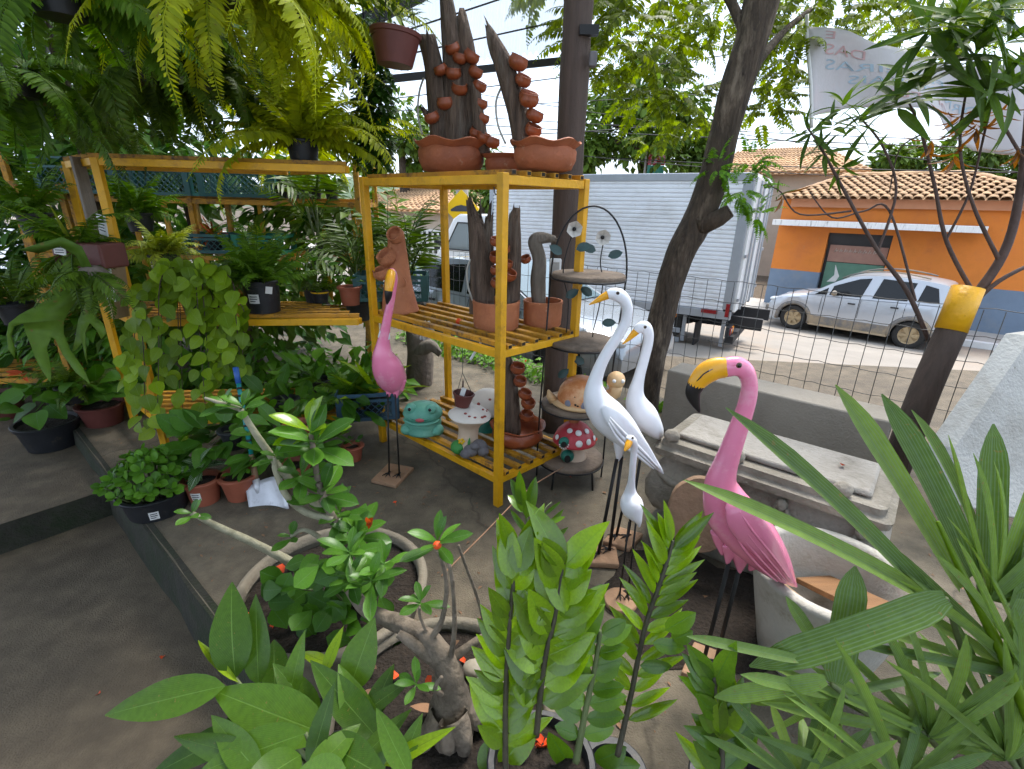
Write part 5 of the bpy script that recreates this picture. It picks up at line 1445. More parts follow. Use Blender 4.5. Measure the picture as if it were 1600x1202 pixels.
# white dotted mushroom behind
c = gp(762, 668, .215)
ms = thing('dotted_mushroom', 'white domed mushroom ornament with brown dots behind the flat one', 'mushroom ornament', c)
mb = MB(); mb.lathe([(.10, 0), (.095, .05), (.075, .12), (.07, .17)], 24, c, close=False); mb.build('stem', 'house_green', ms)
mb = MB(); mb.lathe([(.07, .13), (.125, .125), (.135, .14), (.128, .19), (.105, .235), (.065, .265), (.03, .275), (.001, .277)], 28, c, close=False); cp_ = mb.build('cap', 'cream_white', ms)
dots(ms, c, .140, .146, .130, [(-.9, .35, .011), (-.5, .6, .013), (0, .35, .012), (.5, .5, .012), (.9, .3, .011), (.2, .85, .012), (-.3, .15, .011), (.75, .8, .010), (-1.2, .7, .011)], 'dot_red', .01, cp_)

# hanging little maroon pot
c = at(722, 634, 2.72)
hp = thing('hanging_pot', 'small maroon plastic pot hanging over the dotted mushroom', 'pot', c)
mb = pot_mb(.062, .085, .68, .005, .004); xfm(mb, Matrix.Translation(c) @ Matrix.Rotation(rad(8), 4, 'Y')); mb.build('pot', 'plastic_maroon', hp, auto=40)
for a in (0, 2.1, 4.2):
    mb = MB(); mb.tube([c + Vector((.058 * math.cos(a), .058 * math.sin(a), .085)), Vector((c.x + .005, c.y, .72)), Vector((c.x + .008, c.y, .90))], .0018, 4); mb.build('hanger_wire', 'wire', hp)
mb = MB(); mb.box(c + Vector((.01, -.03, .10)), (.028, .003, .05), Matrix.Rotation(.3, 3, 'Y')); mb.build('price_tag', 'paper', hp, False)
mb = MB(); mb.tube([c + Vector((0, 0, .03)), c + Vector((.008, .0, .16))], [.009, .005], 6); mb.build('twig', 'twig_brown', hp)

# ================================================================== ROUND TIERED STAND
SY = 2.80
dz = [(.415, 1.285, .205), (.40, .905, .20), (.385, .505, .20), (.385, .14, .205)]
stn = thing('tiered_plant_stand', 'black wire stand with four round wooden shelves and metal flowers', 'plant stand', Vector((.39, SY, 0)))
for i, (x, z, r) in enumerate(dz):
    mb = MB(); mb.lathe([(r * .98, -.018), (r * 1.0, -.012), (r * 1.0, .010), (r * .97, .016), (.001, .018)], 36, (x, SY, z), close=False)
    mb.add([Vector((x + r * .98 * math.cos(2 * PI * k / 36), SY + r * .98 * math.sin(2 * PI * k / 36), z - .018)) for k in range(36)], [tuple(range(35, -1, -1))]); mb.build('shelf', 'disc_wood', stn, auto=50)
    mb = MB(); mb.tube([(x + (r + .004) * math.cos(2 * PI * k / 36), SY + (r + .004) * math.sin(2 * PI * k / 36), z - .012) for k in range(37)], .006, 5); mb.build('hoop', 'black_metal', stn)
for sg_ in (-1, 1):
    mb = MB(); mb.tube([(x + sg_ * (r + .008), SY, z) for x, z, r in dz[:1]] + [(x + sg_ * (r + .008), SY, z) for x, z, r in dz[1:]] + [(.385 + sg_ * .21, SY, .0)], .0055, 6); mb.build('side_rod', 'black_metal', stn)
for a in (-.9, -2.2, 1.2):
    mb = MB(); mb.tube([(.385 + .19 * math.cos(a), SY + .19 * math.sin(a), .14), (.385 + .21 * math.cos(a), SY + .21 * math.sin(a), 0)], .007, 6); mb.build('leg', 'black_metal', stn)
mb = MB(); mb.tube([(.415 + .212 * math.cos(a), SY, 1.285 + .37 * math.sin(a)) for a in [PI * k / 24 for k in range(25)]], .0055, 6); mb.build('arch', 'black_metal', stn)
mb = MB(); mb.tube([at(918, 325, SY + .19), at(898, 560, SY + .19), at(893, 715, SY + .19)], .005, 5); mb.build('back_rod', 'black_metal', stn)
lf = leaf_arr(.085, .05, 'oval', 5, .15, .3)
lfm = np_mesh('metal_leaf', *lf, 'metal_green'); cpm = np_mesh('petal', *leaf_arr(.034, .032, 'obov', 4, .25, -.6), 'metal_white')
mb = MB(); mb.tube(spline([tuple(at(x, y, SY + .05)) for x, y in ((943, 378), (938, 410), (942, 440), (936, 480), (926, 525), (930, 560), (925, 600), (915, 640))], 6), .0035, 5); mb.build('vine_rod', 'black_metal', stn)
mb = MB(); mb.tube(spline([tuple(at(x, y, SY - .02)) for x, y in ((897, 360), (885, 395), (880, 430), (888, 470), (885, 520))], 6), .0035, 5); mb.build('vine_rod', 'black_metal', stn)
for (x, y, dx_, dz_, dd) in ((931, 392, -1, .3, .05), (950, 401, 1, .35, .05), (878, 397, -.6, .4, -.02), (900, 390, .9, .35, -.02), (925, 462, -1, .7, .05), (940, 505, .8, .1, .05), (913, 568, -.9, .5, .05), (884, 465, .7, .5, -.02), (872, 590, .6, .6, .05), (925, 655, 1, -.1, 0)):
    p = at(x, y, SY + dd); put('metal_leaf', lfm, stn, frame(p, (dx_, -.15, dz_), (0, -1, .3), 1.0))
for (x, y, dd) in ((897, 358, -.02), (941, 371, .05)):
    p = at(x, y, SY + dd)
    mb = MB(); mb.ball(p + Vector((0, -.012, 0)), .011, 8, 6); fc = mb.build('flower_centre', 'black_metal', stn)
    for k in range(6):
        a = 2 * PI * k / 6 + .3; put('petal', cpm, fc, frame(p, (math.cos(a), -.25, math.sin(a)), (0, -1, 0), 1.6))
# red mushroom house on the lowest disc
c = Vector((.40, SY - .02, .158))
mh = thing('red_mushroom_house', 'red mushroom ornament with white spots and green window on the lowest disc', 'mushroom ornament', c)
mb = MB(); mb.lathe([(.085, 0), (.075, .03), (.055, .07), (.05, .11), (.055, .13)], 24, c, close=False); mb.build('stem', 'cream_paint', mh)
mb = MB(); mb.lathe([(.05, .105), (.115, .10), (.135, .112), (.132, .125), (.11, .175), (.075, .215), (.035, .24), (.001, .246)], 30, c, close=False); cp_ = mb.build('cap', 'cap_red', mh)
mb = MB(); mb.tube([c + Vector((-.01, 0, .235)), c + Vector((-.01, 0, .285))], [.03, .032], 14); mb.build('chimney', 'terracotta_pale', mh)
dots(mh, c, .134, .14, .108, [(.1, .30, .022), (.62, .32, .020), (.1, .78, .020), (-.5, .85, .018), (.75, .8, .018), (-1.15, .35, .018), (1.15, .35, .018)], 'white_paint', .02, cp_)
mb = MB(); mb.ball(c + Vector((-.075, -.10, .145)), (.034, .022, .036)); wn_ = mb.build('window_hood', 'house_green', mh)
mb = MB(); mb.ball(c + Vector((-.078, -.119, .14)), (.017, .008, .02)); mb.build('window_hole', 'dark_hole', wn_)
for k in range(7):
    a = PI * k / 6; mb = MB(); mb.ball(c + Vector((-.077 + .027 * math.cos(a), -.122, .14 - .027 * math.sin(a))), .005, 6, 4); mb.build('white_bead', 'white_paint', wn_)
mb = MB(); mb.ball(c + Vector((-.045, -.068, .035)), (.042, .035, .042)); dd_ = mb.build('doorway', 'house_green', mh)
mb = MB(); mb.ball(c + Vector((-.047, -.098, .03)), (.02, .008, .026)); mb.build('door_hole', 'dark_hole', dd_)
# painted tortoise / snail shell on the third disc
c = Vector((.42, SY - .03, .523))
sn = thing('painted_snail', 'orange painted snail ornament with grey flowers on the third disc', 'snail ornament', c)
mb = MB(); mb.lathe([(.135, 0), (.16, .008), (.165, .02), (.13, .03)], 30, c, sx=1.1, close=False); mb.build('foot', 'shell_tan', sn)
mb = MB(); mb.tube([c + Vector((-.165, 0, .015)), c + Vector((-.19, 0, .05)), c + Vector((-.20, 0, .085))], [.03, .022, .006], 8); mb.build('tail', 'shell_tan', sn)
mb = MB(); mb.lathe([(.140, .02), (.143, .05), (.13, .10), (.10, .145), (.055, .168), (.001, .172)], 30, c, close=False); sh_ = mb.build('shell', 'shell_orange', sn)
dots(sn, c, .142, .155, .02, [(-.7, .15, .022), (.05, .15, .026), (-.15, .75, .024), (.5, .75, .022), (.7, .15, .02), (-1.0, .65, .018)], 'shell_grey', .02, sh_, .005)
dots(sn, c, .143, .157, .02, [(-.35, .16, .008), (-.25, .12, .006), (-.42, .45, .007), (.2, .45, .007), (.4, .42, .006), (-.65, .5, .006)], 'eye_black', .02, sh_, .004)
mb = MB(); mb.tube([c + Vector((.13, 0, .03)), c + Vector((.20, -.01, .08)), c + Vector((.20, -.01, .14))], [.04, .04, .045], 12); hd_ = mb.build('head', 'shell_tan', sn)
mb = MB(); mb.ball(c + Vector((.20, -.01, .16)), .055, 14, 9); mb.build('face', 'shell_tan', hd_)
for sg_ in (-1, 1):
    mb = MB(); mb.ball(c + Vector((.205 + sg_ * .025, -.055, .17)), .012, 8, 6); mb.build('eye', 'white_paint', hd_)

# ================================================================== BIRDS
def pr(p, px):
    return px * ((Vector(p) - CP).dot(_f)) / CAM_F


def loft(stations, depth=.8, n=20, sub=5):
    """closed body along a spine: (photo x, photo y, north, half thickness in photo pixels, side factor)"""
    P = [];
    for s_ in stations:
        p = at(s_[0], s_[1], s_[2]); P.append(tuple(p) + (pr(p, s_[3]), pr(p, s_[3]) * (s_[4] if len(s_) > 4 else depth)))
    Q = spline(P, sub); mb = MB(); V = []; T_ = [Vector(q[:3]) for q in Q]; m_ = len(Q)
    for i, q in enumerate(Q):
        d = (T_[min(i + 1, m_ - 1)] - T_[max(i - 1, 0)]).normalized(); y_ = Vector((0, 1, 0)); y_ = (y_ - d * y_.dot(d)).normalized(); x_ = d.cross(y_)
        for k in range(n):
            a = 2 * PI * k / n; V.append(T_[i] + x_ * (max(q[3], .001) * math.cos(a)) + y_ * (max(q[4], .001) * math.sin(a)))
    mb.add(V, [(i * n + k, i * n + (k + 1) % n, (i + 1) * n + (k + 1) % n, (i + 1) * n + k) for i in range(m_ - 1) for k in range(n)] + [tuple(range(n - 1, -1, -1)), tuple((m_ - 1) * n + k for k in range(n))])
    return mb


def foot(root, p, d0=0., m='black_metal', s=1.):
    for a in (-.6, 0, .6, PI):
        mb = MB(); e = Vector((math.cos(d0 + a), math.sin(d0 + a), 0)); ln = .05 * s * (.5 if a == PI else 1)
        mb.tube([p + Vector((0, 0, .006)), p + e * ln * .5 + Vector((0, 0, .008)), p + e * ln + Vector((0, 0, .002))], [.0045 * s, .004 * s, .0015], 5); mb.build('toe', m, root)


def eye(root, x, y, Y, r, Mm='white_enamel'):
    p = at(x, y, Y); mb = MB(); mb.ball(p, (r, r * .5, r), 12, 7); e = mb.build('eye', 'eye_brown', root)
    mb = MB(); mb.ball(p + Vector((0, -r * .38, 0)), (r * .6, r * .3, r * .6), 10, 6); mb.build('pupil', 'eye_black', e)


def zpx(x, y, k, x0, y0):
    return x0 + x / k, y0 + y / k


def S2(rows, k, x0, y0):
    return [(x0 + r[0] / k, y0 + r[1] / k, r[2], r[3] / k) + tuple(r[4:]) for r in rows]


K2 = (2.147, 820, 420)
# tall heron
Yh = 2.05
b0 = gp(937, 866, .035); hb = thing('white_heron', 'tallest white heron ornament with long curved neck and yellow beak', 'bird ornament', (b0.x, b0.y, 0), 'white heron ornaments')
body = S2([(464, 688, Yh + .03, 2), (448, 668, Yh + .02, 10, 1.1), (415, 632, Yh + .01, 20, 1.2), (375, 590, Yh, 34, 1.1), (325, 540, Yh, 52, .95), (280, 495, Yh, 58, .9), (248, 455, Yh, 50, .9), (235, 418, Yh, 38, .9), (236, 378, Yh, 25, .95), (254, 325, Yh, 20, 1), (282, 272, Yh, 18.5, 1), (315, 222, Yh, 17.5, 1), (338, 178, Yh, 17.5, 1), (344, 140, Yh, 18.5, 1), (336, 108, Yh, 20, .95), (316, 90, Yh, 23, .85), (294, 84, Yh, 20, .8), (278, 88, Yh, 15, .8)], *K2)
loft(body).build('body', 'white_enamel', hb)
loft(S2([(284, 86, Yh, 15, .7), (262, 96, Yh, 12, .7), (238, 110, Yh, 7, .7), (215, 121, Yh, 1.5, .8)], *K2), n=14).build('beak', 'beak_yellow', hb)
eye(hb, *zpx(312, 82, *K2), Yh - .022, .0075)
loft(S2([(452, 672, Yh - .03, 5, .8), (408, 618, Yh - .06, 20, .5), (350, 555, Yh - .085, 34, .45), (300, 500, Yh - .085, 34, .4), (262, 462, Yh - .06, 12, .4)], *K2), n=16).build('wing', 'white_enamel', hb)
for q in range(3):
    loft(S2([(448 - q * 8, 668 + q * 2, Yh - .045, 2), (395 - q * 8, 612 + q * 8, Yh - .10, 5), (330 - q * 8, 548 + q * 12, Yh - .122, 5), (285 - q * 2, 498 + q * 10, Yh - .118, 2)], *K2), n=8).build('feather_ridge', 'white_enamel', hb)
loft(S2([(322, 580, Yh, 26), (316, 625, Yh, 12), (312, 645, Yh, 4)], *K2), n=12).build('thigh', 'white_enamel', hb)
for dx_ in (-.008, .022):
    p1 = at(*zpx(313, 636, *K2), Yh); mb = MB(); p0 = Vector((b0.x + .01 + dx_ * 2, b0.y + .01 + dx_, .036)); mb.tube([p1 + Vector((dx_, dx_, 0)), p0], .0085, 8); mb.build('leg', 'black_metal', hb); foot(hb, p0, PI + .3 - dx_ * 10)
mb = MB(); mb.prism([(-.085, -.065), (.085, -.075), (.095, .06), (-.075, .07)], .034, c=(b0.x, b0.y + .005, .001)); mb.build('base', 'base_wood', hb, False, bevel=.010)
# second heron
Y2 = 2.26
b0 = gp(972, 838, .03); hb = thing('white_heron', 'white heron ornament standing behind the tallest one, beak pointing down', 'bird ornament', (b0.x, b0.y, 0), 'white heron ornaments')
body = S2([(455, 572, Y2 + .05, 4), (440, 545, Y2 + .03, 26, 1.1), (405, 500, Y2, 44, .95), (378, 460, Y2, 40, .9), (372, 420, Y2, 28, .9), (382, 370, Y2, 19, 1), (398, 310, Y2, 17, 1), (412, 255, Y2, 17, 1), (414, 218, Y2, 18, 1), (402, 196, Y2, 21, .9), (384, 200, Y2, 18, .85), (374, 210, Y2, 13, .8)], *K2)
loft(body).build('body', 'white_enamel', hb)
loft(S2([(380, 204, Y2, 14, .7), (362, 222, Y2, 11, .7), (344, 240, Y2, 6, .7), (327, 254, Y2, 1.5, .8)], *K2), n=14).build('beak', 'beak_yellow', hb)
eye(hb, *zpx(404, 196, *K2), Y2 - .024, .008)
for dx_ in (-.03, .03):
    p1 = at(*zpx(392, 560, *K2), Y2); p0 = Vector((b0.x + dx_, b0.y, .03)); mb = MB(); mb.tube([p1 + Vector((dx_ * .4, 0, 0)), p0], .0075, 8); mb.build('leg', 'black_metal', hb); foot(hb, p0, PI + .5)
mb = MB(); mb.prism([(-.11, -.04), (.02, -.10), (.12, .03), (-.01, .09)], .03, c=(b0.x, b0.y, .001)); mb.build('base', 'base_wood', hb, False, bevel=.008)
# small heron
Y3 = 1.72
b0 = gp(968, 936, .022); hb = thing('white_heron', 'smallest white heron ornament on a round base in front', 'bird ornament', (b0.x, b0.y, 0), 'white heron ornaments')
body = S2([(384, 866, Y3 - .03, 3), (380, 845, Y3 - .03, 14, 1), (364, 810, Y3 - .01, 36, .95), (356, 778, Y3 + .01, 36, .95), (354, 748, Y3 + .02, 20, .95), (358, 712, Y3 + .01, 12, 1), (362, 660, Y3, 11, 1), (366, 615, Y3, 11.5, 1), (364, 585, Y3 - .01, 14, 1), (354, 572, Y3 - .02, 15, 1), (346, 578, Y3 - .03, 12, .9)], *K2)
loft(body).build('body', 'white_enamel', hb)
loft(S2([(352, 578, Y3 - .03, 12, .8), (344, 596, Y3 - .045, 11, .8), (334, 612, Y3 - .06, 3, .8)], *K2), n=14).build('beak', 'beak_yellow', hb)
eye(hb, *zpx(362, 568, *K2), Y3 - .035, .005)
for x1, x0 in ((350, 318), (373, 345)):
    p1 = at(*zpx(x1, 850, *K2), Y3 - .01); p0 = gp(*zpx(x0, 1095, *K2), .024); mb = MB(); mb.tube([p1, p0], .0042, 6); mb.build('leg', 'black_metal', hb); foot(hb, p0, -1.6, s=.7)
mb = MB(); mb.lathe([(.072, .001), (.075, .006), (.075, .016), (.070, .022), (.001, .023)], 28, (b0.x + .005, b0.y, 0), close=False); mb.build('base', 'base_wood', hb, auto=40)
# large flamingo
K3 = (2.505, 980, 520); Yf = 1.36
b0 = gp(1108, 1040, .03); fm = thing('pink_flamingo', 'large pink flamingo ornament facing left beside the concrete bowl', 'bird ornament', (b0.x, b0.y, 0), 'pink flamingo ornaments')
body = S2([(664, 995, Yf + .03, 3), (640, 972, Yf + .025, 20, 1), (590, 918, Yf + .02, 54, 1), (530, 848, Yf + .01, 82, .95), (465, 775, Yf, 98, .88), (405, 705, Yf, 96, .85), (375, 640, Yf, 78, .88), (366, 585, Yf, 60, .92), (380, 530, Yf, 48, 1), (403, 465, Yf, 41, 1), (428, 395, Yf, 37, 1), (455, 320, Yf, 34, 1), (474, 250, Yf, 32, 1), (478, 195, Yf, 30, 1), (462, 152, Yf, 34, .95), (430, 132, Yf, 39, .85), (396, 134, Yf, 40, .78), (380, 138, Yf, 39, .75)], *K3)
loft(body, n=26).build('body', 'pink_enamel', fm)
bk = loft(S2([(388, 138, Yf, 40, .72), (350, 140, Yf, 45, .68), (310, 158, Yf, 46, .66), (278, 190, Yf, 38, .66), (266, 212, Yf, 34, .62)], *K3), n=18).build('beak', 'beak_yellow', fm)
loft(S2([(270, 204, Yf, 36, .62), (258, 235, Yf, 31, .6), (266, 272, Yf, 20, .6), (284, 312, Yf, 4, .6)], *K3), n=16).build('beak_tip', 'beak_black', fm)
mb = MB(); mb.tube([at(*zpx(x, y, *K3), Yf - .040 + q) for x, y, q in ((272, 190, .003), (284, 178, 0), (298, 163, 0), (318, 150, 0), (336, 142, .006))], [.0012, .0022, .0022, .0022, .001], 5); mb.build('beak_line', 'beak_black', bk)
eye(fm, *zpx(438, 128, *K3), Yf - .044, .0085)
loft(S2([(655, 985, Yf - .02, 6, .6), (590, 900, Yf - .04, 36, .4), (520, 815, Yf - .080, 60, .32), (455, 735, Yf - .090, 64, .30), (415, 680, Yf - .080, 34, .3), (400, 655, Yf - .05, 8, .3)], *K3), n=18).build('wing', 'pink_enamel', fm)
for q in range(4):
    loft(S2([(640 - q * 18, 968 + q * 2, Yf - .035, 3), (565 - q * 16, 868 + q * 16, Yf - .078 + q * .004, 5), (490 - q * 14, 775 + q * 20, Yf - .107 + q * .006, 5), (440 - q * 8, 700 + q * 22, Yf - .096 + q * .008, 3)], *K3), n=8).build('feather_ridge', 'pink_enamel', fm)
for (x, y, x2, y2, r) in ((400, 860, 392, 905, 26), (445, 880, 440, 940, 34), (360, 820, 372, 868, 20), (500, 900, 478, 930, 30)):
    loft(S2([(x, y - 40, Yf, r + 14), (x, y, Yf, r), (x2, y2, Yf, 6)], *K3), n=12).build('belly_feather', 'pink_enamel', fm)
for x1, dx_ in ((398, -.035), (445, .03)):
    p1 = at(*zpx(x1, 900, *K3), Yf); p0 = Vector((b0.x + dx_, b0.y + dx_ * .5, .031)); mb = MB(); mb.tube([p1, p0], .0075, 8); mb.build('leg', 'black_metal', fm); foot(fm, p0, PI + .4)
mb = MB(); mb.prism([(-.115, -.03), (.02, -.11), (.12, .04), (-.02, .11)], .03, c=(b0.x, b0.y, .001)); mb.build('base', 'base_wood', fm, False, bevel=.006)
# small flamingo facing the photographer
K5 = (3.435, 540, 300); Ys = 2.74
b0 = gp(613, 745, .022); fm = thing('pink_flamingo', 'smaller pink flamingo ornament with a white neck band by the rack', 'bird ornament', (b0.x, b0.y, 0), 'pink flamingo ornaments')
body = S2([(278, 1092, Ys + .10, 8), (276, 1060, Ys + .10, 40, 1), (250, 1005, Ys + .06, 78, 1), (222, 940, Ys, 80, 1), (202, 880, Ys - .03, 58, 1), (202, 820, Ys - .04, 38, 1), (210, 760, Ys - .05, 27, 1), (222, 690, Ys - .055, 24, 1), (238, 610, Ys - .06, 22, 1), (250, 540, Ys - .06, 21, 1), (258, 475, Ys - .07, 21, 1), (254, 438, Ys - .09, 21, 1), (247, 428, Ys - .12, 18, 1)], *K5)
loft(body, n=24).build('body', 'pink_enamel', fm)
loft(S2([(246, 432, Ys - .11, 23, 1), (240, 465, Ys - .15, 26, 1), (234, 510, Ys - .17, 24, 1), (230, 540, Ys - .175, 20, 1)], *K5), n=16).build('beak', 'beak_yellow', fm)
loft(S2([(231, 530, Ys - .175, 22, 1), (228, 565, Ys - .175, 18, 1), (222, 604, Ys - .16, 4, 1)], *K5), n=14).build('beak_tip', 'beak_black', fm)
loft(S2([(206, 782, Ys - .046, 33), (210, 748, Ys - .052, 27.5)], *K5), n=20).build('neck_band', 'white_enamel', fm)
for (x, y, x2, y2, r) in ((235, 1050, 228, 1100, 26), (268, 1060, 272, 1106, 24), (300, 1040, 302, 1068, 18)):
    loft(S2([(x, y - 30, Ys + .03, r + 10), (x, y, Ys + .03, r), (x2, y2, Ys + .03, 7)], *K5), n=12).build('belly_feather', 'pink_enamel', fm)
for x1, x0, y0 in ((226, 608, 740), (266, 624, 742)):
    p1 = at(*zpx(x1, 1085, *K5), Ys + .02); p0 = gp(x0, y0, .024); mb = MB(); mb.tube([p1, p0], .0055, 7); mb.build('leg', 'black_metal', fm); foot(fm, p0, -1.8)
mb = MB(); c4 = [gp(x, y, 0) for x, y in ((580, 755), (619, 764), (647, 735), (607, 728))]; mb.prism([(q.x - b0.x, q.y - b0.y) for q in c4], .022, c=(b0.x, b0.y, .001)); mb.build('base', 'base_wood', fm, False, bevel=.004)

# ================================================================== CONCRETE WARE
# ornate trough
s0, s1, t0, t1, zt_ = -.86, .08, 2.20, 2.66, .56
tr = thing('ornate_trough', 'grey concrete trough with scroll reliefs lying behind the large flamingo', 'planter', st((s0 + s1) / 2, t0, 0))


def sbox(x0, x1, y0, y1, z0, z1, nm, m, root, bevel=.015):
    mb = MB(); V = [st(x, y, z) for x in (x0, x1) for y in (y0, y1) for z in (z0, z1)]
    mb.add(V, [(0, 1, 3, 2), (4, 6, 7, 5), (0, 4, 5, 1), (2, 3, 7, 6), (0, 2, 6, 4), (1, 5, 7, 3)]); return mb.build(nm, m, root, True, bevel, auto=35)


mb = MB(); n = 14; V = []
prof = [(.02, 0), (.0, .04), (.0, .10), (.045, .12), (.045, .135), (-.01, .17), (-.04, .24), (-.045, .32), (-.02, .40), (.02, .45), (.02, .47), (-.025, .485), (-.03, .52), (.0, .53), (.0, zt_), (.07, zt_)]
for (o_, z) in prof:
    x0, x1, y0, y1 = s0 + o_, s1 - o_, t0 + o_, t1 - o_; r = .04
    for cx, cy, a0 in ((x1 - r, y1 - r, 0), (x0 + r, y1 - r, 90), (x0 + r, y0 + r, 180), (x1 - r, y0 + r, 270)):
        for k in range(5): V.append(st(cx + r * math.cos(rad(a0 + 22.5 * k)), cy + r * math.sin(rad(a0 + 22.5 * k)), z))
mb.add(V, [(i * 20 + k, i * 20 + (k + 1) % 20, (i + 1) * 20 + (k + 1) % 20, (i + 1) * 20 + k) for i in range(len(prof) - 1) for k in range(20)] + [tuple((len(prof) - 1) * 20 + k for k in range(20))])
mb.build('body', 'trough_concrete', tr, auto=50)
sbox(s0 + .06, s1 - .06, t0 + .06, t1 - .06, zt_ + .002, zt_ + .03, 'lid', 'grey_concrete', tr)
for sx in (s0 + .05, s0 + .36, s1 - .16):
    mb = MB(); mb.ball(st(sx, t0 + .02, zt_ + .025), (.04, .035, .035)); mb.build('knob', 'trough_concrete', tr)
for cx, sg_ in ((-.66, 1), (-.34, -1), (-.08, 1), (-.5, -1)):                     # scrolls on the front
    mb = MB(); P = []
    for k in range(26):
        a = k * .36; r = .075 - .0026 * k; P.append(st(cx + sg_ * r * math.cos(a), t0 - .036, .285 + r * math.sin(a)))
    mb.tube(P, [.011 - .0003 * k for k in range(26)], 7); mb.build('scroll', 'trough_concrete', tr)
for cy in (t0 + .14, t0 + .32):                                                    # and on the end
    mb = MB(); P = []
    for k in range(24):
        a = k * .36; r = .07 - .0026 * k; P.append(st(s0 - .036, cy + r * math.cos(a), .285 + r * math.sin(a)))
    mb.tube(P, [.011 - .0003 * k for k in range(24)], 7); mb.build('scroll', 'trough_concrete', tr)
for cx in (-.72, -.42, -.12):
    mb = MB(); mb.tube([st(cx + .13 * math.cos(a), t0 - .012 - .02 * math.sin(-a), .43 + .075 * math.sin(a)) for a in [PI + PI * k / 14 for k in range(15)]], [.010 + .012 * math.sin(PI * k / 14) for k in range(15)], 7); mb.build('swag', 'trough_concrete', tr)
    mb = MB(); mb.ball(st(cx + .145, t0 - .01, .44), (.026, .026, .03)); mb.build('rosette_boss', 'trough_concrete', tr)
# plain block by the fence
bk_ = thing('concrete_block', 'long plain concrete block beside the fence behind the trough', 'concrete block', st(-.7, 3.6, 0))
sbox(-1.38, .02, 3.48, 3.76, .0, .50, 'block', 'block_concrete', bk_, .012)
# round bowl with boards in it
c = Vector((1.185, 1.455, 0)); RB = .272
bw = thing('concrete_bowl', 'round concrete bowl with wooden boards in it beside the large flamingo', 'planter', c)
mb = MB(); mb.lathe([(.15, 0), (.18, .02), (.215, .18), (.25, .34), (RB, .41), (RB + .005, .425), (RB - .012, .434), (RB - .036, .432), (RB - .044, .42), (.205, .30), (.17, .20), (.12, .17), (.001, .165)], 44, c, close=False); mb.build('bowl', 'bowl_pale', bw)
BT = (c.x, c.y)


def board(label, pa, pb, w_, h_, m, name='wooden_board'):
    o = thing(name, label, 'board', (Vector(pa) + Vector(pb)) / 2); mb = MB(); mb.bar(pa, pb, w_, h_); mb.build('plank', m, o, False, bevel=.003); return o


board('orange wooden board leaning inside the concrete bowl', Vector((1.235, 1.60, .26)), Vector((1.27, 1.31, .385)), .15, .022, 'plank_orange')
board('pale offcut lying at the bottom of the concrete bowl', Vector((1.05, 1.56, .25)), Vector((1.12, 1.38, .26)), .10, .03, 'plank_pale')
board('short dark offcut in the concrete bowl', Vector((1.10, 1.36, .21)), Vector((1.24, 1.44, .22)), .06, .03, 'base_wood')
# low soil mound whose dark colour stands in for dirt and shadow under the flamingo
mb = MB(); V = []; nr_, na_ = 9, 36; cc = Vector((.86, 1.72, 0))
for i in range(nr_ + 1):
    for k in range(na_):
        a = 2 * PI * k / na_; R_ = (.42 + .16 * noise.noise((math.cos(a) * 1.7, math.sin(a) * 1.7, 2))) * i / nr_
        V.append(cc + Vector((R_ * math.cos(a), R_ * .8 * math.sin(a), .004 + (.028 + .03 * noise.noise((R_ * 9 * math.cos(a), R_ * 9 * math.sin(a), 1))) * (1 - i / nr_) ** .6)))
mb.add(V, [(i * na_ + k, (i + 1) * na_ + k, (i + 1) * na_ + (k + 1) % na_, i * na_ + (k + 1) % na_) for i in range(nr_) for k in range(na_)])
setp(mb.build('soil_shadow_patch', 'soil'), kind='structure')
# log slice leaning on the trough
c = at(1092, 800, 1.93); lg = thing('log_slice', 'brown slice of log leaning against the concrete trough', 'log', (c.x, c.y, 0))
M = Matrix.Translation(c) @ Matrix.Rotation(rad(-18), 4, 'Z') @ Matrix.Rotation(rad(72), 4, 'X')
mb = MB(); V = []; n = 40
for z in (0, .012, .05, .06):
    for k in range(n):
        a = 2 * PI * k / n; r = (.172 + .010 * noise.noise((math.cos(a) * 2, math.sin(a) * 2, 3))) * (1 if z in (.012, .05) else .97); V.append(Vector((r * .82 * math.cos(a), r * math.sin(a), z)))
mb.add(V, [(i * n + k, i * n + (k + 1) % n, (i + 1) * n + (k + 1) % n, (i + 1) * n + k) for i in range(3) for k in range(n)] + [tuple(range(n - 1, -1, -1)), tuple(3 * n + k for k in range(n))]); xfm(mb, M); mb.build('slice', 'log_end', lg, auto=40)
# leaning slab at the right edge
sl_ = thing('concrete_slab', 'pale concrete slab with slanted edge leaning at the right side', 'slab', Vector((2.3, 2.0, 0)))
Pf = [at(1492, 700, 2.30), at(1612, 525, 2.62), at(1800, 500, 2.7), at(1800, 860, 2.2), at(1500, 790, 2.16)]
Pb = [p + Vector((-.10, .05, .0)) for p in Pf]
mb = MB(); mb.add(Pf + Pb, [(4, 3, 2, 1, 0), (5, 6, 7, 8, 9), (0, 1, 6, 5), (1, 2, 7, 6), (4, 0, 5, 9), (3, 4, 9, 8)]); mb.build('panel', 'slab_grey', sl_, False, bevel=.008)
mb = MB(); mb.add([at(1470, 790, 2.25), at(1500, 800, 2.15), at(1700, 850, 1.95), at(1700, 900, 1.95), at(1470, 850, 2.2)], [(0, 1, 2, 3, 4)][::-1]); mb.build('foot_block', 'grey_concrete', sl_, False)

# ================================================================== PLANT HELPERS
from mathutils.geometry import tessellate_polygon
LEAF = {}
LEAFW = {}


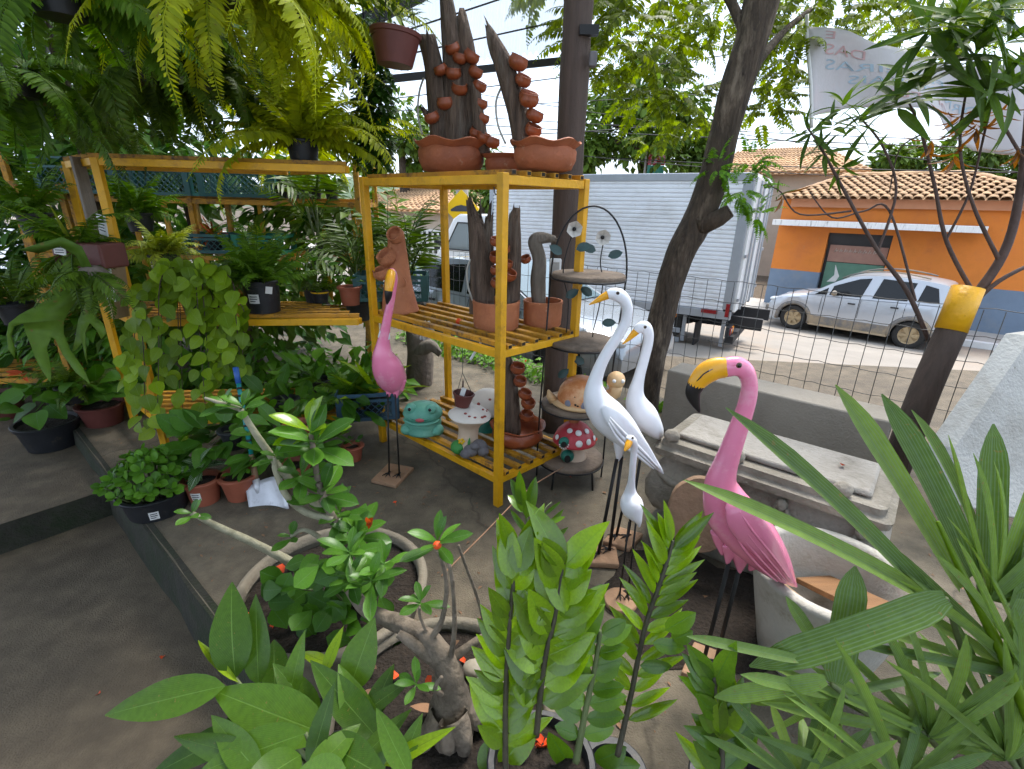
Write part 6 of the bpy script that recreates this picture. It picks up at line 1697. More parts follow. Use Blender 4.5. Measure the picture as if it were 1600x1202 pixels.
def lm(material, prof='lance', W=.3, curl=.35, fold=.12, nl=6, wave=0.):
    """shared leaf meshes, three bends of each kind"""
    k = (material, prof, W, curl, fold, nl, wave)
    if k not in LEAF:
        LEAFW[k] = W
        LEAF[k] = [leaf_mesh('leaf', material, L=1., W=W, prof=prof, nl=nl, fold=fold, curl=c_, wave=wave, twist=tw) for c_, tw in ((curl, .1), (curl * 1.7, -.25), (curl * .3, .3), (curl * 1.2, .45), (-curl * .25, -.1))]
    for m_ in LEAF[k]: m_['w'] = W
    return LEAF[k]


def pxleaf(root, mes, b, t_, wpx, up=(0, -.55, 1), idx=0, name='leaf', roll=0.):
    """a leaf from base to tip (photo x, photo y, north), given its width"""
    p, q = at(*b), at(*t_); L = (q - p).length; wd = pr(p.lerp(q, .5), wpx)
    return put(name, mes[idx % len(mes)], root, frame(p, q - p, up, (wd / mes[0]['w'], L * 1.04, L), roll))


def stem(root, pts, r0, r1, m='stem_green', n=6, name='stem', sub=5):
    Q = spline([tuple(p) for p in pts], sub) if len(pts) > 2 else [tuple(p) for p in pts]
    k = len(Q); mb = MB(); mb.tube(Q, [r0 + (r1 - r0) * i / (k - 1) for i in range(k)], n); mb.build(name, m, root)
    return [Vector(q) for q in Q]


FROND = {}


def fm_(material, L, W, n, droop, pw=.3, leaf='lance', gap=0., lift=0.):
    k = (material, L, W, n, droop, pw, leaf, gap, lift)
    if k not in FROND:
        a = frond_arr(L, W, n, droop, lift, pw, leaf=leaf, gap=gap); FROND[k] = np_mesh('frond', *a, material)
    return FROND[k]


def fern(root, c, n, L, material, el=(.2, 1.3), droop=(1.2, 2.0), W=.10, np_=26, seed=1, az=(0, 2 * PI), pw=.25, smin=.65, r0=.02):
    rg = random.Random(seed); c = Vector(c)
    var = [fm_(material, L, W, np_, d, pw) for d in (droop[0], (droop[0] + droop[1]) / 2, droop[1])]
    for i in range(n):
        a = rg.uniform(*az); e = el[0] + (el[1] - el[0]) * rg.random()
        d = Vector((math.cos(a) * math.cos(e), math.sin(a) * math.cos(e), math.sin(e)))
        put('frond', var[i % 3], root, frame(c + Vector((d.x, d.y, 0)) * r0, d, (0, 0, 1), rg.uniform(smin, 1.08), rg.uniform(-.5, .5)))


def rosette(root, c, axis, n, L, mes, Wk=1., el=(.15, 1.1), seed=0, name='leaf'):
    """whorl of leaves around the end of a shoot"""
    rg = random.Random(seed); ax_ = Vector(axis).normalized(); x_ = ax_.orthogonal().normalized(); y_ = ax_.cross(x_)
    for i in range(n):
        a = i * 2.4 + rg.uniform(-.3, .3); e = el[1] - (el[1] - el[0]) * (i / max(1, n - 1)) ** .8 + rg.uniform(-.12, .12); e = max(-.4, e)
        e2 = PI / 2 - e
        d = ax_ * math.sin(e) + (x_ * math.cos(a) + y_ * math.sin(a)) * math.cos(e)
        l_ = L * rg.uniform(.75, 1.1) * (.8 + .2 * i / n)
        put(name, mes[i % len(mes)], root, frame(Vector(c) - ax_ * (.25 * L * i / n), d, ax_, (l_ * Wk, l_, l_), rg.uniform(-.3, .3)))


def shrub(root, c, r, n, mes, L, seed, up=.5, Wk=1., zs=1., name='leaf'):
    """loose bush of single leaves spread through a volume, each leaf a part"""
    rg = random.Random(seed); c = Vector(c)
    for i in range(n):
        d = rnd_dir(rg, -.35, 1); q = rg.random() ** .4; p = c + Vector((d.x * r, d.y * r, d.z * r * zs)) * q
        e = Vector((d.x, d.y, rg.uniform(-.5, .7))); l_ = L * rg.uniform(.7, 1.2)
        put(name, mes[i % len(mes)], root, frame(p, e, (rg.uniform(-.3, .3), rg.uniform(-.6, .1), 1), (l_ * Wk, l_, l_), rg.uniform(-.4, .4)))


def mass(root, name, material, tmpl, boxes, seed, s=(.7, 1.3), dz=(-.8, .4)):
    """foliage too fine to tell leaf from leaf: one part"""
    rg = random.Random(seed); Ms = []
    for (c, r, n) in boxes:
        c = Vector(c)
        for _ in range(n):
            d = rnd_dir(rg); q = rg.random() ** .45; p = c + Vector((d.x * r[0], d.y * r[1], d.z * r[2])) * q
            Ms.append(frame(p, (d.x + rg.uniform(-.5, .5), d.y - .3 + rg.uniform(-.5, .5), rg.uniform(*dz)), (rg.uniform(-.4, .4), rg.uniform(-.7, .2), 1), rg.uniform(*s)))
    return put(name, scatter(name, tmpl, Ms, material), root)


# ================================================================== PLANTS ON AND BEHIND THE RACKS
# shade net added unseen above the frame to darken the nursery
sn_ = thing('added_shade_net', 'added unseen shade net that darkens the left of the nursery', 'shade net', st(-4, 0, 3.4))
for k in range(40):
    t0_ = -6 + k * .22; s1_ = 2.5 if t0_ < .6 else -.6 if t0_ < 1.3 else (-1.8 if t0_ < 2.4 else -99)
    if s1_ < -50: continue
    mb = MB(); mb.add([st(-11, t0_, 3.45), st(s1_, t0_, 3.45), st(s1_, t0_ + .13, 3.45), st(-11, t0_ + .13, 3.45)], [(0, 1, 2, 3)]); mb.build('net_strip', 'added_net_cloth', sn_)
# backdrop: garden trees and tall shrubs behind the racks
leafB = leaf_arr(.16, .07, 'oval', 2, .15, .5)
for (nm, lab, px, py, Y, bz, boxes, m, sc, sd) in (
        ('garden_tree', 'dense dark tree behind the hanging ferns at the top left', 150, 170, 6.2, -.2, [((0, 0, 0), (1.3, .8, .9), 900), ((-1.8, 0, .3), (1.2, .8, 1.0), 800), ((1.2, .2, .6), (.9, .7, .6), 450), ((0, 0, -1.1), (1.5, .7, .7), 600)], 'leaf_fern_dark', (1.1, 2.0), 3),
        ('garden_tree', 'tall leafy tree behind the yellow fern on the top shelf', 470, 120, 6.8, -.2, [((0, 0, .2), (.9, .7, .8), 380), ((-.9, 0, .5), (.8, .7, .6), 260), ((.7, 0, .9), (.7, .6, .5), 200), ((-.3, 0, 1.4), (1.2, .8, .4), 260)], 'leaf_tree', (.9, 1.6), 4),
        ('garden_tree', 'light green tree reaching into the upper left corner', 60, -10, 4.6, -.3, [((0, 0, .2), (1.0, .8, .6), 520), ((-1.2, 0, -.3), (.9, .7, .8), 420), ((1.1, .1, .4), (.8, .7, .4), 260), ((-.2, 0, -.9), (.9, .5, .4), 260)], 'leaf_mid', (.8, 1.5), 5),
        ('garden_shrub', 'dark shrub behind the long rack under the crates', 330, 460, 5.4, -.2, [((0, 0, 0), (1.6, .5, .9), 900), ((-1.8, 0, .1), (1.2, .5, 1.0), 600)], 'leaf_dark', (.9, 1.7), 6),
        ('garden_shrub', 'dark shrub filling the gap at the left edge', 40, 520, 4.7, -.2, [((0, 0, 0), (1.0, .5, .8), 600), ((-1.2, .2, .3), (.9, .5, 1.0), 420)], 'leaf_dark', (.9, 1.6), 7),
        ('garden_shrub', 'tall dark shrub beyond the leftmost rack', -120, 420, 5.6, -.3, [((0, 0, .2), (1.4, .6, 1.3), 1000), ((-1.6, 0, .3), (1.2, .6, 1.4), 700), ((1.5, .3, -.2), (.9, .4, .9), 500)], 'leaf_dark', (1.1, 2.0), 18),
        ('garden_shrub', 'dark foliage right behind the row of teal crates', 280, 275, 5.15, 0, [((0, 0, .05), (1.5, .2, .3), 700), ((-1.7, 0, .05), (1.0, .2, .35), 500), ((1.2, 0, -.3), (.8, .2, .3), 260)], 'leaf_dark', (.8, 1.4), 19),
        ('garden_shrub', 'low dark foliage on the ground behind the long rack', 430, 620, 3.95, 0, [((0, 0, .1), (.75, .22, .45), 620), ((.75, .1, .1), (.35, .2, .4), 260), ((-.9, 0, .15), (.6, .25, .5), 420), ((-1.7, .1, .2), (.6, .25, .5), 380)], 'leaf_mid', (.7, 1.3), 16),
        ('garden_shrub', 'dark foliage between the long rack and the crates', 380, 500, 4.1, 0, [((0, 0, .1), (.8, .2, .32), 420), ((-1.1, 0, .1), (.6, .2, .4), 300)], 'leaf_fern_dark', (.7, 1.3), 17),
        ('garden_shrub', 'dark green shrub behind the palms of the long rack', 560, 380, 5.0, -.2, [((0, 0, 0), (.55, .4, .7), 340), ((-.5, 0, .3), (.5, .4, .7), 260)], 'leaf_fern_dark', (.8, 1.4), 8)):
    c = at(px, py, Y); t_ = thing(nm, lab, 'tree' if 'tree' in nm else 'shrub', (c.x, c.y, bz), 'greenery behind the racks')
    stem(t_, [(c.x, c.y, bz), (c.x + .06, c.y, (bz + c.z) / 2), c], .07, .03, 'bark', 8, 'trunk')
    mass(t_, 'crown', m, leafB, [(c + Vector(b[0]), b[1], b[2]) for b in boxes], sd, sc)

# big yellow-green fern on the top shelf
p = Vector((-1.36, 3.42, 1.875)); f1 = pot('potted_fern', 'bright yellow-green fern in a black pot on the top shelf', 'fern', p, .10, .13, 'black_plastic', group='ferns')
fern(f1, p + Vector((0, 0, .13)), 48, .86, 'leaf_fern_yellow', (-.1, 1.5), (.7, 1.9), .12, 46, 2, smin=.5)
# hanging ferns
for i, (px, py, Y, n, L, m, el, lab, sd) in enumerate([
        (340, -20, 2.5, 46, .85, 'leaf_fern_yellow', (-.6, .5), 'large yellow-green fern hanging at the top, fronds reaching down', 11),
        (470, 10, 3.0, 34, .72, 'leaf_fern_yellow', (-.5, .6), 'yellow-green fern hanging above the one on the top shelf', 12),
        (90, 0, 2.3, 34, .7, 'leaf_fern', (-.5, .6), 'mid-green fern hanging at the upper left', 13),
        (215, 110, 3.0, 40, .62, 'leaf_fern_dark', (-.7, .7), 'dark fern hanging above the left end of the long rack', 14),
        (330, 120, 3.3, 38, .6, 'leaf_fern_dark', (-.6, .7), 'dark fern hanging behind the largest yellow-green one', 15),
        (20, 130, 2.7, 34, .62, 'leaf_fern', (-.6, .6), 'green fern hanging at the left edge', 16),
        (110, 170, 3.3, 34, .58, 'leaf_fern_dark', (-.6, .8), 'dark fern above the leftmost rack post', 17)]):
    c = at(px, py, Y); t_ = thing('hanging_fern', lab, 'fern', c, 'ferns')
    mb = pot_mb(.11, .12, .75, .006); xfm(mb, Matrix.Translation(c - Vector((0, 0, .06)))); mb.build('basket', 'black_plastic', t_, auto=40)
    for a in (0, 2.1, 4.2): stem(t_, [c + Vector((.10 * math.cos(a), .10 * math.sin(a), .05)), c + Vector((0, 0, .5))], .002, .002, 'cable', 4, 'hanger_wire')
    fern(t_, c + Vector((0, 0, .05)), n, L, m, (el[0] - .2, el[1] + .2), (1.2, 2.3), .105, 44, sd, smin=.5, r0=.07)
# clipped creeper hanging left of the plastic pot
c = at(575, 130, 3.5); t_ = thing('hanging_vine', 'dense dark creeper hanging left of the plastic hanging pot', 'vine', c + Vector((0, 0, .4)))
stem(t_, [c + Vector((0, 0, .9)), c + Vector((0, 0, .3))], .006, .006, 'cable', 5, 'rope'); vleaf = leaf_arr(.042, .032, 'heart', 2, .1, .3)
mass(t_, 'foliage', 'leaf_vine', vleaf, [(c + Vector((0, 0, .22)), (.17, .15, .14), 900), (c + Vector((.03, 0, -.05)), (.14, .13, .22), 900), (c + Vector((.05, 0, -.35)), (.09, .09, .22), 420), (c + Vector((-.05, 0, -.3)), (.08, .08, .25), 300)], 3, dz=(-1, .1))
# plastic pot hanging by the fountain
c = at(617, 103, 2.95); t_ = thing('hanging_pot', 'brown plastic pot hanging beside the driftwood of the top shelf', 'pot', c)
mb = pot_mb(.125, .15, .72, .006); xfm(mb, Matrix.Translation(c) @ Matrix.Rotation(rad(5), 4, 'Y')); mb.build('pot', 'plastic_maroon', t_, auto=40)
mb = soil_mb(.115, .12); xfm(mb, Matrix.Translation(c)); mb.build('soil', 'soil', t_)
for a in (.4, 2.5, 4.6): stem(t_, [c + Vector((.12 * math.cos(a), .12 * math.sin(a), .15)), c + Vector((.02, 0, .75))], .002, .002, 'cable', 4, 'hanger_wire')
mass(t_, 'foliage', 'leaf_fern_dark', leaf_arr(.07, .018, 'lance', 2, .1, .5), [(c + Vector((0, 0, .26)), (.15, .12, .12), 160), (c + Vector((.03, 0, .36)), (.18, .12, .06), 70)], 8, dz=(-.3, 1))
# palms behind the clay tower
for i, (x, y, Y, h, n, lab) in enumerate([(560, 480, 3.85, .55, 13, 'leafy potted palm on the long rack, left of the clay tower'), (640, 480, 4.0, .62, 13, 'leafy potted palm behind the clay tower'), (610, 470, 4.4, .85, 13, 'taller palm rising behind the rack posts'), (500, 400, 4.3, .7, 11, 'dark palm behind the black-potted fern')]):
    b = at(x, y, Y); b.z = max(b.z - .1, .5); t_ = pot('potted_palm', lab, 'palm', b, .10, .16, 'black_plastic', group='palms behind the racks')
    var = [fm_('leaf_palm', .62, .24, 15, d, .13, 'lance', .22, .25) for d in (1.0, 1.6)]; rg = random.Random(40 + i)
    for k in range(n):
        a = rg.uniform(0, 2 * PI); e = rg.uniform(.45, 1.35); d = Vector((math.cos(a) * math.cos(e), math.sin(a) * math.cos(e), math.sin(e)))
        z0 = b + Vector((0, 0, .16 + h * rg.uniform(.15, .5))); put('frond', var[k % 2], t_, frame(z0, d, (0, 0, 1), rg.uniform(.75, 1.1), rg.uniform(-.4, .4)))
    for k in range(5): stem(t_, [b + Vector((rg.uniform(-.04, .04), rg.uniform(-.04, .04), .12)), b + Vector((rg.uniform(-.06, .06), rg.uniform(-.06, .06), .16 + h * .5))], .007, .005, 'stem_green', 6, 'cane')
# fern in a black pot on the middle shelf
p = gp(408, 490, .935) + Vector((0, .05, 0)); p.z = .94
f2 = pot('potted_fern', 'green sword fern in a black pot with white stickers on the middle shelf', 'fern', p, .115, .21, 'black_plastic', .86, group='ferns', tag_=(-1.62, .075, .07, .06), lip=.004)
fern(f2, p + Vector((0, 0, .2)), 44, .50, 'leaf_fern', (.2, 1.5), (.6, 1.6), .085, 30, 21, smin=.6, r0=.03)
mb = MB(); mb.box(p + Vector((.088, -.078, .155)), (.042, .003, .045), Matrix.Rotation(.75, 3, 'Z') @ Matrix.Rotation(.2, 3, 'Y')); mb.build('sticker', 'paper', f2, False)
# other pots along the middle shelf
p = gp(545, 478, .935); p.y += .05; q = pot('potted_plant', 'small terracotta-coloured plastic pot with a round leaf on the middle shelf', 'plant', p, .078, .135, 'plastic_pot', group='small potted plants')
shrub(q, p + Vector((0, 0, .17)), .05, 7, lm('leaf_mid', 'oval', .6), .06, 3)
p = gp(492, 478, .935); p.y += .12; q = pot('potted_plant', 'dark pot with a yellow rim band on the middle shelf', 'plant', p, .062, .10, 'black_plastic', group='small potted plants')
mb = MB(); mb.lathe([(.064, .075), (.066, .078), (.066, .098), (.064, .10)], 26, p, close=False); mb.build('rim_band', 'sign_yellow', q)
fern(q, p + Vector((0, 0, .1)), 14, .24, 'leaf_fern_dark', (.2, 1.3), (.8, 1.6), .06, 18, 23)
p = gp(470, 482, .935); p.y += .25; q = pot('potted_plant', 'leafy plant in a dark pot between the sword fern and the yellow-banded pot', 'plant', p, .07, .11, 'black_plastic', group='small potted plants')
shrub(q, p + Vector((0, 0, .22)), .17, 40, lm('leaf_dark', 'lance', .35), .13, 31)
p = gp(300, 500, .935); p.y += .2; q = pot('potted_fern', 'dark fern behind the trailing vine on the middle shelf', 'fern', p, .09, .12, 'black_plastic', group='ferns')
fern(q, p + Vector((0, 0, .12)), 22, .36, 'leaf_fern_dark', (.2, 1.4), (.8, 1.6), .075, 24, 24)
# little pots on the top tray of the back rack, small crates' plants
for i, (x, z_) in enumerate(((-1.98, 1.66), (-1.84, 1.66), (-1.70, 1.66), (-1.56, 1.66))):
    q = pot('potted_plant', ('dark nursery pot, leftmost of the four on the back rack tray', 'dark nursery pot with a white sticker on the back rack tray', 'dark nursery pot, third of the four on the back rack tray', 'dark nursery pot, rightmost of the four on the back rack tray')[i], 'plant', Vector((x, 4.42, z_)), .055, .10, 'black_plastic', group='small potted plants', tag_=(-1.4, .04, .03, .035) if i == 1 else None)
    shrub(q, Vector((x, 4.42, z_ + .13)), .06, 9, lm('leaf_mid', 'lance', .4), .07, 50 + i)
for i, (x, m, lab) in enumerate(((-2.66, 'leaf_red', 'reddish bromeliad in the dark teal crate'), (-2.24, 'leaf_spider', 'yellow-green striped plant in the bright green crate'))):
    q = thing('crate_plant', lab, 'plant', Vector((x, 4.48, 1.21)), 'small potted plants')
    mb = pot_mb(.07, .12); xfm(mb, Matrix.Translation((x, 4.48, 1.215))); mb.build('pot', 'black_plastic', q, auto=40)
    rosette(q, Vector((x, 4.48, 1.36)), (0, 0, 1), 26, .22, lm(m, 'strap', .12, .9), 1., (.0, 1.2), 7 + i)
# trailing heart-leaf vine on the left rack
p = Vector((-2.02, 3.12, .94)); po = pot('trailing_vine', 'lime-green heart-leaved vine spilling over the left end of the long rack', 'vine', p, .11, .16, 'black_plastic')
rg = random.Random(77); mes = lm('leaf_pothos', 'heart', .82, .35, .08, 6)
strands = []
for k in range(15):
    f = k / 14; x0 = 205 + 180 * f + rg.uniform(-12, 12); yb = 690 - 90 * abs(f - .35) * 1.6 + rg.uniform(-60, 10); x1 = x0 + rg.uniform(-10, 18); ym = 425 + 30 * abs(f - .5) + rg.uniform(0, 40)
    Yk = 2.86 + .10 * f + rg.uniform(-.06, .10)
    Q = stem(po, [p + Vector((rg.uniform(-.05, .05), rg.uniform(-.08, .02), .16)), at((x0 + 300) / 2, ym - 22, (Yk + p.y) / 2), at(x0, ym, Yk), at((x0 + x1) / 2, (ym + yb) / 2, Yk - .03), at(x1, yb, Yk + .02)], .0035, .002, 'twig_brown', 5, 'vine_stem'); strands.append(Q)
cnt = 0
for Q in strands:
    for i in range(2, len(Q)):
        if cnt >= 298: break
        if rg.random() < .97:
            o_ = Vector((rg.uniform(-.05, .05), rg.uniform(-.07, .0), rg.uniform(-.02, .03))); s_ = rg.uniform(.075, .118)
            put('leaf', mes[cnt % 5], po, frame(Q[i] + o_, (rg.uniform(-.7, .7), rg.uniform(-.75, -.05), rg.uniform(-1., -.15)), (rg.uniform(-.4, .4), -1, .55), s_, rg.uniform(-.3, .3))); cnt += 1
# lower shelf and floor foliage of the long rack
for i, (x, y, Y, n, L, m, pf_, W_, lab, pm) in enumerate([
        (430, 640, 3.02, 30, .15, 'leaf_mid', 'lance', .42, 'broad-leaved plant on the low shelf beside the shovel handle', 'black_plastic'),
        (490, 600, 3.12, 30, .16, 'leaf_mid', 'lance', .42, 'broad-leaved plant on the low shelf with pale green leaves', 'black_plastic'),
        (535, 640, 3.0, 30, .13, 'leaf_dark', 'oval', .5, 'dark round-leaved plant on the low shelf near the blue-grey crate', 'black_plastic'),
        (340, 700, 3.0, 26, .13, 'leaf_dark', 'heart', .7, 'dark leafy plant under the trailing vine', 'black_plastic'),
        (450, 690, 2.9, 26, .14, 'leaf_adenium', 'obov', .42, 'grey-green leafy plant low in front of the long rack', 'plastic_pot')]):
    b = gp(x, y + 40, .22); b.y += .32; b.x -= .1 * .6; q = pot('potted_plant', lab, 'plant', (b.x, b.y, .225), .085, .12, pm, group='small potted plants')
    shrub(q, at(x, y, b.y - .06), .22, n * 2, lm(m, pf_, W_), L * 1.25, 60 + i, zs=.95)
    for k in range(5): stem(q, [(b.x, b.y, .33), at(x + rg.uniform(-25, 25), y + rg.uniform(-25, 10), b.y)], .005, .003, 'stem_green', 5)
# bird's-nest fern and fern in the crate
c = Vector((cp.x + .02, cp.y + .12, .36)); q = thing('birds_nest_fern', 'glossy bright green strap-leaved fern in the blue-grey crate', 'fern', c, 'ferns')
mb = pot_mb(.09, .13); xfm(mb, Matrix.Translation(c - Vector((0, 0, .125)))); mb.build('pot', 'black_plastic', q, auto=40)
rosette(q, c + Vector((0, 0, .04)), (0, -.1, 1), 15, .40, lm('leaf_birdnest', 'lance', .24, .5, .15, 8, .05), 1., (.35, 1.3), 4)
c = Vector((cp.x - .14, cp.y + .08, .36)); q = thing('crate_fern', 'loose pale fern at the left end of the blue-grey crate', 'fern', c, 'ferns')
mb = pot_mb(.07, .11); xfm(mb, Matrix.Translation(c - Vector((0, 0, .12)))); mb.build('pot', 'black_plastic', q, auto=40)
fern(q, c, 20, .32, 'leaf_fern', (.3, 1.4), (.6, 1.4), .085, 18, 31)
# driftwood stump and spiky shrubs behind the crate
c = gp(655, 600, 0); q = thing('tree_stump', 'weathered grey driftwood stump behind the rack', 'stump', c)
log_mb([c + Vector((0, 0, 0)), c + Vector((.02, 0, .3)), c + Vector((0, 0, .55))], [.13, .12, .10], 9, jag=.08).build('wood', 'log_grey', q)
log_mb([c + Vector((.02, -.05, .35)), c + Vector((.14, -.12, .42)), c + Vector((.22, -.14, .36))], [.07, .06, .03], 12, jag=.04).build('branch_stub', 'driftwood_grey', q)
# groundcover along the fence
q = thing('ground_cover', 'low bright green plants along the foot of the fence behind the rack', 'plants', st(-4.2, 3.75, 0))
mass(q, 'leaves', 'leaf_grass', leaf_arr(.06, .035, 'oval', 2, .15, .4), [(st(-4.9 + k * .22, 3.78, .07), (.18, .16, .12), 110) for k in range(13)] + [(st(-1.7 + k * .2, 3.84, .04), (.14, .1, .07), 40) for k in range(2)], 9)
q['kind'] = 'stuff'
mass(q, 'petals', 'petal_red', leaf_arr(.03, .02, 'oval', 2, .15, .4), [(st(-4.5 + k * .4, 3.7, .16), (.15, .1, .06), 3) for k in range(6)], 10)

# ================================================================== LEFT EDGE
# brown trough with label, boards pinned on the rack end
p = at(142, 398, 2.75); q = thing('planter_box', 'reddish-brown planter box with a white label at the end of the long rack', 'planter', p)
mb = MB(); mb.box(p, (.30, .16, .13), Matrix.Rotation(rad(-8), 3, 'Z')); mb.build('box', 'plastic_maroon', q, False, bevel=.01)
mb = MB(); mb.box(p + Vector((-.085, -.088, .03)), (.07, .004, .05), Matrix.Rotation(rad(-8), 3, 'Z') @ Matrix.Rotation(.15, 3, 'Y')); lb_ = mb.build('label', 'paper', q, False)
for j in range(3):
    mb = MB(); mb.box(p + Vector((-.085, -.0925, .043 - j * .013)), (.05, .003, .004), Matrix.Rotation(rad(-8), 3, 'Z')); mb.build('print_line', 'ink', lb_, False)
fern(q, p + Vector((-.05, 0, .06)), 16, .36, 'leaf_fern', (.1, 1.3), (.8, 1.7), .08, 22, 33); fern(q, p + Vector((-.06, -.03, .03)), 8, .42, 'leaf_fern_dark', (-.9, -.2), (.6, 1.2), .08, 22, 34)
for k in range(6): put('long_leaf', lm('leaf_spider', 'needle', .07, .9)[k % 3], q, frame(p + Vector((-.08, -.02, .06)), (-1 + .25 * k, -.4, .8 - .05 * k), (0, 0, 1), (.34, .34, .34)))
for i, (x, y, lab) in enumerate(((160, 352, 'white printed card on the rack end, upper'), (165, 410, 'white printed card on the rack end, middle'), (172, 455, 'white printed card on the rack end, lowest'))):
    c = at(x, y, 2.88); o = thing('price_card', lab, 'card', c, 'printed cards on the rack end'); R_ = Matrix.Rotation(rad(-28), 3, 'Z') @ Matrix.Rotation(rad(8), 3, 'Y')
    mb = MB(); mb.box(c, (.085, .006, .11), R_); s_ = mb.build('card', 'paper', o, False)
    for j in range(5):
        mb = MB(); mb.box(c + R_ @ Vector((0, -.0045, .035 - j * .016)), (.06 - .012 * (j % 2), .002, .005), R_); mb.build('print_line', 'ink', s_, False)
for i, (x, y, lab) in enumerate(((182, 425, 'short pale wooden board on the rack end, upper'), (186, 475, 'short pale wooden board on the rack end, lower'))):
    c = at(x, y, 2.92); o = thing('wooden_offcut', lab, 'board', c); mb = MB(); mb.box(c, (.02, .10, .17), Matrix.Rotation(rad(-15), 3, 'Z') @ Matrix.Rotation(rad(8), 3, 'Y')); mb.build('board', 'plank_pale', o, False, bevel=.003)
for i, (x, y, Y, n, L, m, lab) in enumerate([(50, 330, 3.3, 24, .5, 'leaf_fern', 'mid-green fern on the far-left rack beside the planter box'), (20, 470, 3.0, 22, .45, 'leaf_fern_dark', 'dark fern at the left edge behind the staghorn'), (215, 330, 3.75, 22, .42, 'leaf_fern', 'fern behind the top of the leftmost yellow post'), (255, 395, 3.6, 20, .36, 'leaf_spider', 'pale strap-leaved fern between the post and the sword fern'), (110, 600, 3.35, 22, .4, 'leaf_fern_dark', 'dark fern low behind the tubs at the left')]):
    c = at(x, y, Y); q = pot('potted_fern', lab, 'fern', c - Vector((0, 0, .14)), .09, .13, 'black_plastic', group='ferns')
    fern(q, c, n, L, m, (.0, 1.4), (.8, 1.8), .09, 26, 140 + i, smin=.55)
# staghorn fern
K6 = 4.005
c = at(130, 440, 2.55); q = thing('staghorn_fern', 'staghorn fern with broad antler-shaped fronds at the left edge', 'fern', c, 'ferns')
mb = MB(); mb.ball(c + Vector((.02, .05, .0)), (.09, .06, .08)); mb.build('root_ball', 'log_grey', q)


def antler(poly, Yb, bend):
    bm = bmesh.new(); n = len(poly); x0, y0 = poly[0]
    vs_ = [bm.verts.new(at(x, y, Yb - bend * (((x - x0) ** 2 + (y - y0) ** 2) ** .5 / 150) ** 1.4)) for x, y in poly]
    for tri in tessellate_polygon([[Vector((x, y, 0)) for x, y in poly]]): bm.faces.new([vs_[k_] for k_ in tri])
    me = bpy.data.meshes.new('antler_frond'); bm.to_mesh(me); bm.free(); me.materials.append(MATS['leaf_stag']); me.uv_layers.new(name='UVMap')
    me.polygons.foreach_set('use_smooth', np.ones(len(me.polygons), dtype=bool))
    o = put('antler_frond', me, q); o.modifiers.new('t', 'SOLIDIFY').thickness = .004


antler([(126, 447), (95, 456), (60, 476), (30, 492), (14, 505), (11, 522), (13, 545), (23, 559), (24, 545), (18, 525), (22, 510), (36, 506), (40, 520), (48, 540), (55, 560), (66, 580), (79, 598), (80, 575), (73, 545), (80, 527), (86, 530), (98, 555), (118, 582), (141, 601), (130, 575), (110, 548), (99, 520), (100, 500), (112, 480), (128, 462)], 2.55, .30)
antler([(150, 455), (135, 470), (122, 500), (118, 525), (113, 550), (120, 545), (128, 535), (131, 550), (136, 570), (134, 545), (133, 520), (140, 505), (150, 515), (158, 530), (166, 520), (160, 505), (146, 492), (150, 475), (160, 462)], 2.6, .2)
antler([(140, 440), (120, 400), (95, 385), (60, 395), (30, 390), (62, 380), (98, 370), (128, 385), (150, 430)], 2.6, .2)
fern(q, c + Vector((.05, 0, .05)), 10, .32, 'leaf_fern_dark', (-.9, .4), (.8, 1.4), .08, 20, 35)
# dark pots and big round leaves on the landing
for i, (x, y, z_, r, h, m, L, n, lm_, lab) in enumerate([
        (85, 695, LZ, .19, .20, 'black_plastic', .19, 20, ('leaf_dark', 'heart', .85), 'large round-leaved plant in a black tub at the left edge'),
        (165, 660, 0, .15, .16, 'plastic_maroon', .18, 18, ('leaf_dark', 'heart', .85), 'round-leaved plant in a maroon pot behind the left rack post'),
        (10, 650, LZ, .15, .2, 'plastic_maroon', .2, 16, ('leaf_dark', 'lance', .4), 'dark plant with a red bract at the extreme left')]):
    b = gp(x, y, z_); q = pot('potted_plant', lab, 'plant', b, r, h, m, group='small potted plants')
    shrub(q, b + Vector((0, 0, h + .12)), .24, n, lm(*lm_), L, 90 + i, zs=.7)
    if i == 2:
        for k in range(5): put('bract', lm('leaf_red', 'lance', .4)[k % 3], q, frame(at(35, 583, b.y - .1), (math.cos(k * 1.3), -.4, .3 * math.sin(k)), (0, -.6, 1), .10))
# succulents on the kerb in a black bowl
b = gp(248, 795, 0); q = pot('potted_succulent', 'dark green succulent with rosettes in a low black bowl by the kerb', 'succulent', b, .165, .13, 'black_plastic', .85, group='floor pots in front of the long rack', tag_=(-1.05, .05, .02, .05))
rg = random.Random(5); mes = lm('leaf_mid', 'obov', .75, .2, .05, 5)
for k in range(34):
    a = k * 2.4; rr = .20 * ((k + .5) / 34) ** .5; c = b + Vector((rr * math.cos(a), rr * math.sin(a), .17 + rg.uniform(-.02, .04) + .15 * (1 - (rr / .2) ** 2)))
    stem(q, [(b.x + rr * .6 * math.cos(a), b.y + rr * .6 * math.sin(a), .10), c], .006, .005, 'stem_green', 5); rosette(q, c, (math.cos(a) * .5, math.sin(a) * .5 - .2, 1), 9, .070, mes, 1., (.0, 1.1), k)
